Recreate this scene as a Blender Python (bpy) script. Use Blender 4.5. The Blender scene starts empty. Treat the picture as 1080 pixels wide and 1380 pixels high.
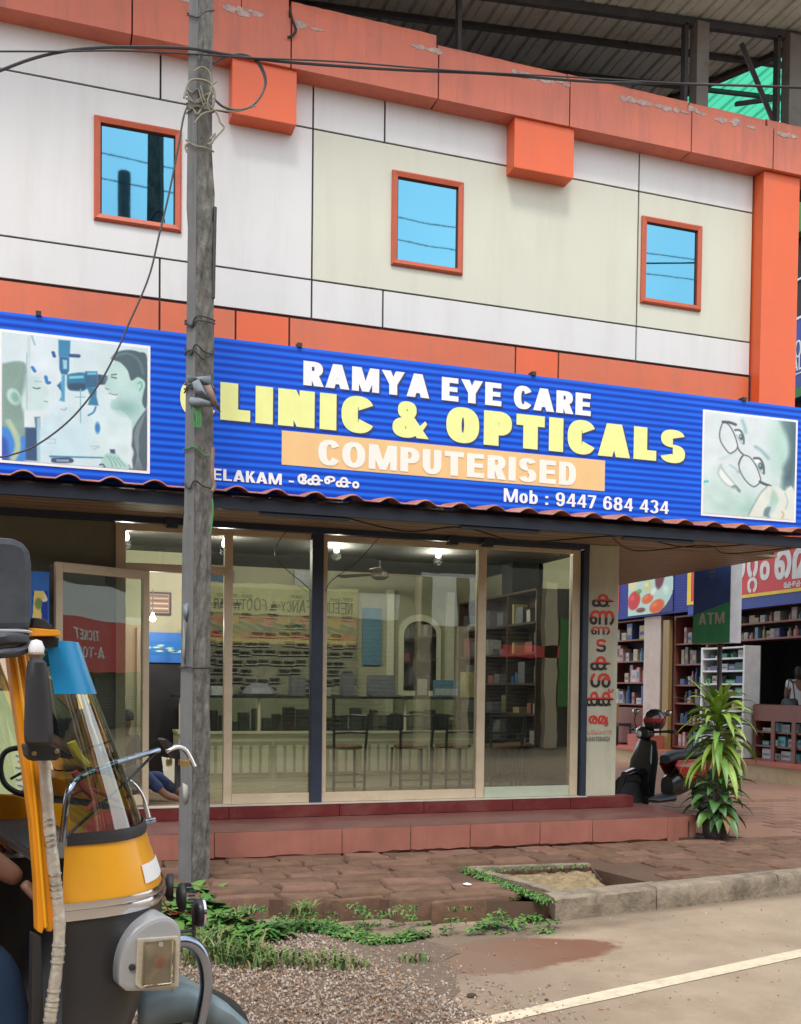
import bpy, bmesh, math, random
import numpy as np
from mathutils import Vector, Matrix, Euler
random.seed(7)
R = math.radians
S = bpy.context.scene
COL = S.collection

# ---------------------------------------------------------------- camera, sky, sun, exposure
CAM = Vector((0, -9.4, 1.6)); FPX = 1371.0; CY = 967.5
yaw, pitch, roll = R(18.72), R(-1.67), R(0.65)
FW = Vector((math.sin(yaw)*math.cos(pitch), math.cos(yaw)*math.cos(pitch), math.sin(pitch)))
r0 = Vector((math.cos(yaw), -math.sin(yaw), 0)); u0 = r0.cross(FW)
RT = r0*math.cos(roll) + u0*math.sin(roll); UP = -r0*math.sin(roll) + u0*math.cos(roll)
cd = bpy.data.cameras.new('camera'); cam = bpy.data.objects.new('camera', cd); COL.objects.link(cam)
m = Matrix((RT, UP, -FW)).transposed().to_4x4(); m.translation = CAM; cam.matrix_world = m
cd.sensor_fit = 'HORIZONTAL'; cd.sensor_width = 36; cd.lens = FPX/1080*36
cd.shift_y = (CY-690)/1080; cd.clip_start = 0.05; cd.clip_end = 600
S.camera = cam
W = bpy.data.worlds.new('World'); S.world = W; W.use_nodes = True
wt = W.node_tree; wt.nodes.clear()
SUN_EL, SUN_AZ = R(58), R(200)          # azimuth from +Y clockwise: sun stands behind the camera
wo = wt.nodes.new('ShaderNodeOutputWorld'); bg = wt.nodes.new('ShaderNodeBackground')
sky = wt.nodes.new('ShaderNodeTexSky'); sky.sky_type = 'NISHITA'; sky.sun_disc = False
sky.sun_elevation = SUN_EL; sky.sun_rotation = SUN_AZ; sky.air_density = 1.0; sky.dust_density = 2.0; sky.ozone_density = 1.0
tc = wt.nodes.new('ShaderNodeTexCoord'); ns = wt.nodes.new('ShaderNodeTexNoise')
ns.inputs['Scale'].default_value = 2.2; ns.inputs['Detail'].default_value = 6; ns.inputs['Roughness'].default_value = .55
rp = wt.nodes.new('ShaderNodeValToRGB'); rp.color_ramp.elements[0].position = .32; rp.color_ramp.elements[1].position = .62
rp.color_ramp.elements[0].color = (.45,)*3+(1,); rp.color_ramp.elements[1].color = (.95,)*3+(1,)
mx = wt.nodes.new('ShaderNodeMix'); mx.data_type = 'RGBA'
mx.inputs[7].default_value = (9.5, 9.9, 10.4, 1)      # thin cloud, in the sky texture's own units
wt.links.new(tc.outputs['Generated'], ns.inputs['Vector']); wt.links.new(ns.outputs['Fac'], rp.inputs['Fac'])
wt.links.new(rp.outputs['Color'], mx.inputs[0]); wt.links.new(sky.outputs['Color'], mx.inputs[6])
wt.links.new(mx.outputs[2], bg.inputs['Color']); bg.inputs['Strength'].default_value = 0.10
wt.links.new(bg.outputs['Background'], wo.inputs['Surface'])
sl = bpy.data.lights.new('sun', 'SUN'); sl.energy = 1.2; sl.angle = R(14); sl.color = (1, .96, .9)
so = bpy.data.objects.new('sun', sl); COL.objects.link(so)
sd = Vector((math.sin(SUN_AZ)*math.cos(SUN_EL), math.cos(SUN_AZ)*math.cos(SUN_EL), math.sin(SUN_EL)))
so.rotation_euler = sd.to_track_quat('Z', 'Y').to_euler()
S.view_settings.view_transform = 'Standard'; S.view_settings.look = 'None'
S.view_settings.exposure = 1.0; S.view_settings.gamma = 1; S.view_settings.use_curve_mapping = False
S.render.engine = 'CYCLES'
S.cycles.max_bounces = 7; S.cycles.transparent_max_bounces = 24; S.cycles.glossy_bounces = 4
S.cycles.use_denoising = True; S.cycles.caustics_reflective = False; S.cycles.caustics_refractive = False
S.cycles.sample_clamp_indirect = 6

# ---------------------------------------------------------------- geometry helpers
def ray(x, y): return FW*FPX + RT*(x-540) - UP*(y-CY)
def aY(x, y, Y=0.): d = ray(x, y); return CAM + d*((Y-CAM.y)/d.y)
def aZ(x, y, Z=0.): d = ray(x, y); return CAM + d*((Z-CAM.z)/d.z)
def aX(x, y, X=0.): d = ray(x, y); return CAM + d*((X-CAM.x)/d.x)
def aP(x, y, p, n): d = ray(x, y); return CAM + d*((p-CAM).dot(n)/d.dot(n))

BASE = {}
class MB:
    def __init__(s): s.v = []; s.f = []; s.smooth = False
    def add(s, vs, fs):
        k = len(s.v); s.v += [tuple(v) for v in vs]; s.f += [tuple(i+k for i in f) for f in fs]; return s
    def box(s, x0, x1, y0, y1, z0, z1, M=None):
        vs = [Vector(p) for p in ((x0,y0,z0),(x1,y0,z0),(x1,y1,z0),(x0,y1,z0),(x0,y0,z1),(x1,y0,z1),(x1,y1,z1),(x0,y1,z1))]
        if M: vs = [M @ v for v in vs]
        return s.add(vs, [(3,2,1,0),(4,5,6,7),(0,1,5,4),(1,2,6,5),(2,3,7,6),(3,0,4,7)])
    def tube(s, pts, r, n=8, cap=True, sq=1.0):
        pts = [Vector(p) for p in pts]; rr = r if isinstance(r, (list, tuple)) else [r]*len(pts)
        k = len(s.v); up = None
        for i, p in enumerate(pts):
            t = (pts[min(i+1, len(pts)-1)]-pts[max(i-1, 0)]).normalized()
            if up is None: up = t.orthogonal().normalized()
            up = (up - t*up.dot(t)); up = up.normalized() if up.length > 1e-6 else t.orthogonal().normalized()
            b = t.cross(up)
            for j in range(n):
                a = 2*math.pi*j/n
                s.v.append(tuple(p + up*math.cos(a)*rr[i] + b*math.sin(a)*rr[i]*sq))
        for i in range(len(pts)-1):
            for j in range(n):
                a = k+i*n+j; b2 = k+i*n+(j+1)%n
                s.f.append((a, b2, b2+n, a+n))
        if cap:
            s.f.append(tuple(k+j for j in reversed(range(n)))); e = k+(len(pts)-1)*n
            s.f.append(tuple(e+j for j in range(n)))
        return s
    def grid(s, rows, close=False):
        k = len(s.v); nr = len(rows); nc = len(rows[0])
        for r_ in rows: s.v += [tuple(p) for p in r_]
        for i in range(nr-1):
            for j in range(nc-1 if not close else nc):
                j2 = (j+1) % nc
                s.f.append((k+i*nc+j, k+i*nc+j2, k+(i+1)*nc+j2, k+(i+1)*nc+j))
        return s
    def prism(s, poly, d):
        poly = [Vector(p) for p in poly]; d = Vector(d); n = len(poly)
        return s.add(poly+[p+d for p in poly], [tuple(range(n))[::-1], tuple(range(n, 2*n))] + [(i, (i+1) % n, (i+1) % n+n, i+n) for i in range(n)])
    def lathe(s, prof, c=(0,0,0), n=20, axis='z'):
        rows = []
        for r_, h in prof:
            row = []
            for j in range(n):
                a = 2*math.pi*j/n; x, y = r_*math.cos(a), r_*math.sin(a)
                p = {'z': (x, y, h), 'y': (x, h, y), 'x': (h, x, y)}[axis]
                row.append(tuple(c[i]+p[i] for i in range(3)))
            rows.append(row)
        return s.grid(rows, True)
    def xf(s, M): s.v = [tuple(M @ Vector(v)) for v in s.v]; return s
    def build(s, name, mat, parent=None, smooth=False, bevel=0, solid=0, sub=0):
        b = BASE.get(parent.name, Vector((0,0,0))) if parent else Vector((0,0,0))
        me = bpy.data.meshes.new(name); me.from_pydata([tuple(Vector(v)-b) for v in s.v], [], s.f); me.validate()
        bm = bmesh.new(); bm.from_mesh(me); bmesh.ops.recalc_face_normals(bm, faces=bm.faces)
        if bevel: bmesh.ops.bevel(bm, geom=[e for e in bm.edges if e.calc_face_angle(0) > .5], offset=bevel, segments=2, affect='EDGES', profile=.6)
        bm.to_mesh(me); bm.free()
        if mat: me.materials.append(mat)
        if smooth or s.smooth:
            me.shade_smooth()
            try: me.set_sharp_from_angle(angle=R(45))
            except Exception: pass
        o = bpy.data.objects.new(name, me); COL.objects.link(o)
        if solid:
            md = o.modifiers.new('s', 'SOLIDIFY'); md.thickness = solid
        if sub:
            md = o.modifiers.new('u', 'SUBSURF'); md.levels = sub; md.render_levels = sub
        if parent: o.parent = parent; BASE[o.name] = b
        return o
def tag(o, label=None, cat=None, group=None, kind=None):
    if label: o['label'] = label
    if cat: o['category'] = cat
    if group: o['group'] = group
    if kind: o['kind'] = kind
    return o
def thing(name, loc, label, cat, group=None):
    o = bpy.data.objects.new(name, None); COL.objects.link(o); o.location = loc; o.empty_display_size = .1
    BASE[o.name] = Vector(loc); return tag(o, label, cat, group)
def copy_tree(o, parent=None):
    c = o.copy(); COL.objects.link(c)
    if parent: c.parent = parent
    BASE[c.name] = BASE.get(o.name, Vector((0,0,0)))
    for ch in list(o.children): copy_tree(ch, c)
    return c
def Bx(x0, x1, y0, y1, z0, z1): return MB().box(x0, x1, y0, y1, z0, z1)
def part(parent, name, mat, x0, x1, y0, y1, z0, z1, bevel=0): return Bx(x0, x1, y0, y1, z0, z1).build(name, mat, parent, bevel=bevel)
def smooth_path(pts, n=6):
    pts = [Vector(p) for p in pts]; out = []
    for i in range(len(pts)-1):
        p0, p1, p2, p3 = pts[max(i-1,0)], pts[i], pts[i+1], pts[min(i+2, len(pts)-1)]
        for k in range(n):
            t = k/n
            out.append(.5*((2*p1)+(p2-p0)*t+(2*p0-5*p1+4*p2-p3)*t*t+(3*p1-p0-3*p2+p3)*t**3))
    return out+[pts[-1]]

# ---------------------------------------------------------------- materials
def lin(c): return tuple(((x/255)/12.92 if x/255 <= .04045 else ((x/255+.055)/1.055)**2.4) for x in c)
def mat(name, col, rough=.6, metal=0, var=.12, scale=6, bump=0, bscale=40, streak=0, coat=0, spec=.5, dirt=None, dfac=.5, dscale=2.5, coords='Object', stretch=(1,1,1), emis=0):
    M = bpy.data.materials.new(name); M.use_nodes = True; nt = M.node_tree; N = nt.nodes; L = nt.links
    b = N['Principled BSDF']; b.inputs['Roughness'].default_value = rough; b.inputs['Metallic'].default_value = metal
    b.inputs['Coat Weight'].default_value = coat; b.inputs['Specular IOR Level'].default_value = spec
    t = N.new('ShaderNodeTexCoord'); mp = N.new('ShaderNodeMapping'); mp.inputs['Scale'].default_value = stretch
    L.new(t.outputs[coords], mp.inputs['Vector'])
    c0 = N.new('ShaderNodeRGB'); c0.outputs[0].default_value = (*col, 1); cur = c0.outputs[0]
    if var:
        n = N.new('ShaderNodeTexNoise'); n.inputs['Scale'].default_value = scale; n.inputs['Detail'].default_value = 6; n.inputs['Roughness'].default_value = .65
        L.new(mp.outputs[0], n.inputs['Vector'])
        mr = N.new('ShaderNodeMapRange'); mr.inputs[1].default_value = .3; mr.inputs[2].default_value = .7; mr.inputs[3].default_value = 1-var; mr.inputs[4].default_value = 1+var
        L.new(n.outputs['Fac'], mr.inputs[0])
        mm = N.new('ShaderNodeMix'); mm.data_type = 'RGBA'; mm.blend_type = 'MULTIPLY'; mm.inputs[0].default_value = 1
        L.new(cur, mm.inputs[6]); L.new(mr.outputs[0], mm.inputs[7]); cur = mm.outputs[2]
        rr = N.new('ShaderNodeMapRange'); rr.inputs[3].default_value = max(.02, rough-.08); rr.inputs[4].default_value = min(1, rough+.12)
        L.new(n.outputs['Fac'], rr.inputs[0]); L.new(rr.outputs[0], b.inputs['Roughness'])
    if dirt:
        n2 = N.new('ShaderNodeTexNoise'); n2.inputs['Scale'].default_value = dscale; n2.inputs['Detail'].default_value = 8; n2.inputs['Roughness'].default_value = .7
        if streak:
            m2 = N.new('ShaderNodeMapping'); m2.inputs['Scale'].default_value = (streak, streak, .35); L.new(t.outputs[coords], m2.inputs['Vector']); L.new(m2.outputs[0], n2.inputs['Vector'])
        else: L.new(mp.outputs[0], n2.inputs['Vector'])
        r2 = N.new('ShaderNodeMapRange'); r2.inputs[1].default_value = .48; r2.inputs[2].default_value = .72; r2.inputs[3].default_value = 0; r2.inputs[4].default_value = dfac
        L.new(n2.outputs['Fac'], r2.inputs[0])
        m3 = N.new('ShaderNodeMix'); m3.data_type = 'RGBA'; L.new(r2.outputs[0], m3.inputs[0]); L.new(cur, m3.inputs[6]); m3.inputs[7].default_value = (*dirt, 1); cur = m3.outputs[2]
    L.new(cur, b.inputs['Base Color'])
    if bump:
        n4 = N.new('ShaderNodeTexNoise'); n4.inputs['Scale'].default_value = bscale; n4.inputs['Detail'].default_value = 8; L.new(mp.outputs[0], n4.inputs['Vector'])
        bp = N.new('ShaderNodeBump'); bp.inputs['Strength'].default_value = bump; bp.inputs['Distance'].default_value = .01
        L.new(n4.outputs['Fac'], bp.inputs['Height']); L.new(bp.outputs[0], b.inputs['Normal'])
    if emis:
        b.inputs['Emission Color'].default_value = (1, .97, .9, 1); b.inputs['Emission Strength'].default_value = emis
    return M
def glassmat(name, tint=(.8,.84,.8), base=.1, k=1.0):
    M = bpy.data.materials.new(name); M.use_nodes = True; nt = M.node_tree; N = nt.nodes; L = nt.links; N.clear()
    o = N.new('ShaderNodeOutputMaterial'); mx = N.new('ShaderNodeMixShader'); t = N.new('ShaderNodeBsdfTransparent'); g = N.new('ShaderNodeBsdfGlossy')
    t.inputs[0].default_value = (*tint, 1); g.inputs['Color'].default_value = (.95,.98,.96,1)
    g.inputs['Roughness'].default_value = .0
    f = N.new('ShaderNodeFresnel'); f.inputs['IOR'].default_value = 1.5
    a = N.new('ShaderNodeMath'); a.operation = 'MULTIPLY_ADD'; a.inputs[1].default_value = k; a.inputs[2].default_value = base; a.use_clamp = True
    n = N.new('ShaderNodeTexNoise'); n.inputs['Scale'].default_value = 1.5; bp = N.new('ShaderNodeBump'); bp.inputs['Strength'].default_value = .06; bp.inputs['Distance'].default_value = .02
    tc_ = N.new('ShaderNodeTexCoord'); L.new(tc_.outputs['Object'], n.inputs['Vector']); L.new(n.outputs['Fac'], bp.inputs['Height']); L.new(bp.outputs[0], g.inputs['Normal'])
    L.new(f.outputs[0], a.inputs[0]); L.new(a.outputs[0], mx.inputs[0]); L.new(t.outputs[0], mx.inputs[1]); L.new(g.outputs[0], mx.inputs[2]); L.new(mx.outputs[0], o.inputs[0])
    return M
def vcol(name, rough=.5, spec=.4):
    M = bpy.data.materials.new(name); M.use_nodes = True; N = M.node_tree.nodes; a = N.new('ShaderNodeVertexColor'); a.layer_name = 'print'
    b = N['Principled BSDF']; b.inputs['Roughness'].default_value = rough; b.inputs['Specular IOR Level'].default_value = spec
    M.node_tree.links.new(a.outputs[0], b.inputs['Base Color']); return M
def stripes(name, c1, c2, pitch, axis='Z', rough=.45, sharp=.5, bump=0, thin=.5):
    M = bpy.data.materials.new(name); M.use_nodes = True; nt = M.node_tree; N = nt.nodes; L = nt.links; b = N['Principled BSDF']
    b.inputs['Roughness'].default_value = rough; b.inputs['Specular IOR Level'].default_value = .2
    t = N.new('ShaderNodeTexCoord'); s = N.new('ShaderNodeSeparateXYZ'); L.new(t.outputs['Object'], s.inputs[0])
    a = N.new('ShaderNodeMath'); a.operation = 'MULTIPLY'; a.inputs[1].default_value = 2*math.pi/pitch; L.new(s.outputs[axis], a.inputs[0])
    q = N.new('ShaderNodeMath'); q.operation = 'SINE'; L.new(a.outputs[0], q.inputs[0])
    r_ = N.new('ShaderNodeMapRange'); r_.inputs[1].default_value = -sharp; r_.inputs[2].default_value = sharp+(thin-.5)*2; L.new(q.outputs[0], r_.inputs[0])
    n = N.new('ShaderNodeTexNoise'); n.inputs['Scale'].default_value = 1.3; n.inputs['Detail'].default_value = 5; L.new(t.outputs['Object'], n.inputs['Vector'])
    mr = N.new('ShaderNodeMapRange'); mr.inputs[3].default_value = .82; mr.inputs[4].default_value = 1.18; L.new(n.outputs['Fac'], mr.inputs[0])
    m_ = N.new('ShaderNodeMix'); m_.data_type = 'RGBA'; L.new(r_.outputs[0], m_.inputs[0]); m_.inputs[6].default_value = (*c1,1); m_.inputs[7].default_value = (*c2,1)
    m2 = N.new('ShaderNodeMix'); m2.data_type = 'RGBA'; m2.blend_type = 'MULTIPLY'; m2.inputs[0].default_value = 1; L.new(m_.outputs[2], m2.inputs[6]); L.new(mr.outputs[0], m2.inputs[7])
    L.new(m2.outputs[2], b.inputs['Base Color'])
    if bump:
        bp = N.new('ShaderNodeBump'); bp.inputs['Strength'].default_value = bump; bp.inputs['Distance'].default_value = .01; L.new(q.outputs[0], bp.inputs['Height']); L.new(bp.outputs[0], b.inputs['Normal'])
    return M

K = {}
K['acp_white'] = mat('acp_white', (.66,.645,.63), .38, var=.03, scale=1.2, dirt=(.46,.44,.38), dfac=.32, dscale=1.0, streak=3)
K['acp_cream'] = mat('acp_cream', (.60,.59,.48), .38, var=.03, scale=1.2, dirt=(.45,.43,.33), dfac=.32, dscale=1.0, streak=3)
K['acp_orange'] = mat('acp_orange', (.62,.135,.055), .4, var=.08, scale=1.5, dirt=(.42,.13,.09), dfac=.5, dscale=1.5, streak=4)
K['bright_orange'] = mat('bright_orange', (.72,.115,.03), .35, var=.05, scale=1.5, dirt=(.5,.12,.06), dfac=.3, dscale=1.3, streak=3)
K['salmon'] = mat('faded_salmon', (.60,.165,.10), .6, var=.10, scale=2, dirt=(.36,.13,.10), dfac=.75, dscale=1.7, streak=4, bump=.15, bscale=12)
K['chip'] = mat('chipped_plaster', (.46,.33,.29), .9, var=.35, scale=25, bump=.4)
K['joint'] = mat('joint_dark', (.035,.03,.03), .8)
K['wframe'] = mat('window_red_frame', (.50,.09,.035), .4, var=.15, scale=5, dirt=(.2,.05,.03), dfac=.6, dscale=5)
K['cream_frame'] = mat('cream_aluminium', (.56,.46,.32), .4, var=.06, scale=3, dirt=(.35,.27,.17), dfac=.4, dscale=5)
K['dark_blue_steel'] = mat('dark_blue_steel', (.022,.032,.055), .45, var=.2)
K['glass'] = glassmat('shop_glass', (.86,.90,.84), .075, .9)
K['maroon'] = mat('maroon_tile', (.12,.018,.018), .3, var=.15, dirt=(.2,.09,.07), dfac=.4)
K['step_top'] = mat('step_top_maroon', (.145,.058,.05), .35, var=.12, scale=3, dirt=(.22,.12,.09), dfac=.5)
K['step_front'] = mat('step_front_salmon', (.33,.125,.09), .55, var=.14, scale=3, dirt=(.22,.09,.07), dfac=.6, dscale=2, streak=3)
K['soffit'] = stripes('beige_soffit', (.36,.27,.19), (.22,.16,.11), .16, 'Y', thin=.9, bump=.4)
K['rooftile'] = mat('brick_red_sheet', (.34,.12,.08), .6, var=.3, scale=6, dirt=(.5,.3,.24), dfac=.6)
K['plaster_dim'] = mat('grey_green_plaster', (.17,.165,.12), .7, var=.12)
K['olive_wall'] = mat('shop_cream_wall', (.34,.32,.22), .6, var=.10, scale=2)
K['ceiling'] = mat('shop_ceiling', (.30,.29,.22), .8, var=.05)
K['tile_floor'] = mat('shop_floor_tile', (.32,.25,.17), .22, var=.1)
K['black'] = mat('black_metal', (.018,.018,.022), .4, var=.2)
K['rubber'] = mat('black_rubber', (.02,.02,.022), .55, var=.2)
K['vinyl'] = mat('black_vinyl', (.035,.04,.05), .42, var=.15, scale=3, bump=.25, bscale=8, dirt=(.16,.17,.19), dfac=.35, dscale=2)
K['white_paint'] = mat('white_letter', (.80,.80,.80), .5, var=.04)
K['yellow_letter'] = mat('pale_yellow_letter', (.78,.80,.30), .5, var=.05)
K['letter_shadow'] = mat('letter_outline', (.02,.03,.16), .5, var=.02)
K['peach'] = mat('peach_print', (.78,.50,.22), .5, var=.04)
K['sign_blue'] = stripes('blue_striped_print', (.004,.045,.42), (.012,.14,.80), .058, 'Z', sharp=.8, thin=.6)
K['sign_edge'] = mat('sign_edge_blue', (.01,.04,.3), .5)
K['concrete'] = mat('kerb_concrete', (.25,.20,.145), .9, var=.3, scale=7, bump=1.0, bscale=30, dirt=(.075,.062,.042), dfac=.9, dscale=5)
K['pole'] = mat('weathered_pole', (.15,.14,.125), .9, var=.45, scale=16, bump=1.0, bscale=34, dirt=(.035,.032,.028), dfac=.85, dscale=11, stretch=(1,1,.6))
K['pole_side'] = mat('smooth_pole_side', (.15,.152,.15), .7, var=.18, scale=4, bump=.2, bscale=20, dirt=(.08,.08,.08), dfac=.6, dscale=3, streak=6)
K['cable'] = mat('black_cable', (.03,.03,.03), .5)
K['paintbits'] = mat('paper_scraps', (.36,.35,.32), .8, var=.3)

# ---------------------------------------------------------------- lettering and flat print
def text_mesh(s):
    c = bpy.data.curves.new('t', 'FONT'); c.body = s; c.size = 1; c.resolution_u = 5
    o = bpy.data.objects.new('t', c); COL.objects.link(o)
    dg = bpy.context.evaluated_depsgraph_get(); dg.update()
    me = bpy.data.meshes.new_from_object(o.evaluated_get(dg)); bpy.data.objects.remove(o); bpy.data.curves.remove(c)
    return me
def latin(s_, t, u, asp=1.0):
    """heavy grotesque capitals and figures built from stems, bars and bowls: height 1, stem t, bar u; returns polygons [(pts, ...)], total width"""
    out = []; X = 0.0
    def rect(x0, y0, x1, y1): out.append([[(x0,y0),(x1,y0)],[(x0,y1),(x1,y1)]])
    def quad(a, b, c, d): out.append([[a, b], [d, c]])
    def ring(cx, cy, rx, ry, a0, a1, t_=None, u_=None, n=22):
        t_ = t_ or t; u_ = u_ or u; rows = []; e = 2/2.35
        for k in range(n+1):
            a = math.radians(a0+(a1-a0)*k/n); c, d = math.cos(a), math.sin(a)
            f = lambda v, p: math.copysign(abs(v)**p, v)
            rows.append([(cx+rx*f(c,e), cy+ry*f(d,e)), (cx+max(.01,rx-t_)*f(c,.95), cy+max(.01,ry-u_)*f(d,.95))])
        out.append(rows)
    for ch in s_:
        w = {'I':t, 'M':.62+t*1.0, 'W':.75+t*1.1, 'L':.42+t*.55, 'E':.42+t*.6, 'F':.40+t*.6, 'T':.42+t*.8, '&':.55+t*.7, ':':t, '-':.32, '·':.2, 'o':.36+t*.7, 'b':.36+t*.7, 'h':.34+t*.7, '.':t, 'Y':.46+t, 'A':.46+t, 'N':.42+t, 'O':.5+t*.8,'C':.46+t*.8, '7':.5, '1':.35}.get(ch, .40+t*.8)*asp
        x0, x1 = X, X+w; m = X+w/2
        if ch == ' ': X += .34*asp; continue
        if ch in 'LEFIPRDBKNMHTUb': pass
        if ch == 'I': rect(x0,0,x1,1)
        elif ch in 'LEF':
            rect(x0,0,x0+t,1)
            if ch != 'F': rect(x0+t,0,x1,u*1.05)
            if ch != 'L': rect(x0+t,1-u*1.05,x1-.01,1); rect(x0+t,.5-u*.45,x1-.04,.5+u*.5)
        elif ch == 'T': rect(x0,1-u*1.1,x1,1); rect(m-t/2,0,m+t/2,1-u*1.1)
        elif ch in 'PR':
            rect(x0,0,x0+t,1); b = .44 if ch == 'P' else .5; r = (1-b+u*.45)/2; cy = 1-r; cx = x1-r*.95
            rect(x0+t,1-u,max(cx,x0+t),1); rect(x0+t,1-2*r,max(cx,x0+t),1-2*r+u); ring(max(cx,x0+t*.9),cy,x1-max(cx,x0+t*.9),r,-90,90)
            if ch == 'R': quad((x1-t*1.05,0),(x1+.03,0),(x1-t*.55,b),(x1-t*1.6,b))
        elif ch == 'B': rect(x0,0,x0+t,1); [ (rect(x0+t,y,m,y+u), 0) for y in (0,.5-u/2,1-u)]; ring(m,.27,x1-m,.27,-90,90); ring(m,.755,x1-m-.02,.245,-90,90)
        elif ch == 'D': rect(x0,0,x0+t,1); rect(x0+t,0,m,u); rect(x0+t,1-u,m,1); ring(m,.5,x1-m,.5,-90,90)
        elif ch == 'K': rect(x0,0,x0+t,1); quad((x0+t,.32),(x0+t,.32+t*1.1),(x1-t*1.15,1),(x1,1)) ; quad((x1-t*1.1,0),(x1+.04,0),(x0+t*1.75,.66),(x0+t*1.05,.45))
        elif ch == 'N': rect(x0,0,x0+t*.9,1); rect(x1-t*.9,0,x1,1); quad((x0,1),(x0+t*1.05,1),(x1,0),(x1-t*1.05,0))
        elif ch == 'M': rect(x0,0,x0+t*.85,1); rect(x1-t*.85,0,x1,1); quad((x0,1),(x0+t*1.15,1),(m+t*.42,0),(m-t*.42,0)); quad((x1,1),(x1-t*1.15,1),(m-t*.42,0),(m+t*.42,0))
        elif ch == 'W':
            q = w/4
            for a, b, y in ((x0,x0+q,1),(m,x0+q,1),(m,x1-q,1),(x1,x1-q,1)): quad((a-t*.42*(a!=x0)+0,1),(a+t*.42+(t*.42 if a==x0 else 0)-(t*.42 if a==x1 else 0),1),(b+t*.4,0),(b-t*.4,0))
        elif ch == 'A': quad((x0-.02,0),(x0+t,0),(m+t*.5,1),(m-t*.55,1)); quad((x1+.02,0),(x1-t,0),(m-t*.5,1),(m+t*.55,1)); rect(x0+w*.22,.18,x1-w*.22,.18+u*.9)
        elif ch == 'Y': quad((x0-.02,1),(x0+t*1.05,1),(m+t*.45,.4),(m-t*.45,.4)); quad((x1+.02,1),(x1-t*1.05,1),(m-t*.45,.4),(m+t*.45,.4)); rect(m-t/2,0,m+t/2,.45)
        elif ch in 'VX': quad((x0,1),(x0+t,1),(m+t*.4,0),(m-t*.4,0)); quad((x1,1),(x1-t,1),(m-t*.4,0),(m+t*.4,0))
        elif ch == 'H': rect(x0,0,x0+t,1); rect(x1-t,0,x1,1); rect(x0+t,.5-u/2,x1-t,.5+u/2)
        elif ch == 'U': rect(x0,.4,x0+t,1); rect(x1-t,.4,x1,1); ring(m,.4,w/2,.415,180,360)
        elif ch == 'O': ring(m,.5,w/2,.515,0,360,n=40)
        elif ch == '0': ring(m,.5,w/2,.51,0,360,n=40)
        elif ch == 'C': ring(m,.5,w/2,.515,30,330,n=36)
        elif ch == 'G': ring(m,.5,w/2,.515,38,340,n=36); rect(m,.30,x1,.30+u)
        elif ch == 'S': ring(m,.74,w/2*.96,.275,15,270,u_=u*.92); ring(m,.27,w/2,.285,-165,90,u_=u*.92)
        elif ch == '&':
            c_ = x0+w*.42; ring(c_,.765,w*.27,.25,0,360,t*.72,u*.75,n=30); ring(x0+w*.38,.27,w*.38,.285,0,360,t*.95,u*.85,n=34); quad((x0+w*.30,.62),(x0+w*.56,.66),(x1+.04,.0),(x1-w*.30,.0)); quad((x0+w*.62,.18),(x0+w*.76,.05),(x1,.42),(x1-w*.06,.50))
        elif ch == '4': rect(x1-t*1.25,0,x1-t*.3,1); rect(x0,.22,x1+.02,.22+u*.95); quad((x0,.22+u*.4),(x0+t*.95,.22+u*.9),(x1-t*.6,1),(x1-t*1.4,1))
        elif ch == '7': rect(x0,1-u,x1,1); quad((x0+w*.18,0),(x0+w*.18+t,0),(x1,1-u),(x1-t*1.05,1-u))
        elif ch == '9': ring(m,.68,w/2,.335,0,360,n=32); ring(m,.49,w/2,.51,-150,20,n=22)
        elif ch == '6': ring(m,.32,w/2,.335,0,360,n=32); ring(m,.51,w/2,.51,30,200,n=22)
        elif ch == '8': ring(m,.74,w/2*.92,.27,0,360,n=30); ring(m,.28,w/2,.295,0,360,n=30)
        elif ch == '3': ring(m,.74,w/2*.94,.275,-90,160); ring(m,.27,w/2,.285,-160,90)
        elif ch == '1': rect(x1-t,0,x1,1); quad((x0,.7),(x0,.85),(x1-t,1),(x1-t,.82))
        elif ch == 'o': ring(m,.36,w/2,.37,0,360,n=28)
        elif ch == 'b': rect(x0,0,x0+t*.95,1); ring(m,.36,w/2,.37,0,360,n=28)
        elif ch == 'h': rect(x0,0,x0+t*.95,1); rect(x1-t*.95,0,x1,.42); ring(m,.4,w/2,.33,0,180)
        elif ch == ':': rect(x0,0,x1,t); rect(x0,.5,x1,.5+t)
        elif ch == '.': rect(x0,0,x1,t)
        elif ch == '-': rect(x0,.3,x1,.3+u)
        elif ch == '·': rect(x0+.02,.4,x1-.02,.4+t)
        X = x1 + (.075+.10*t - (.05 if ch == 'C' else 0))*asp
    return out, X
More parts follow.
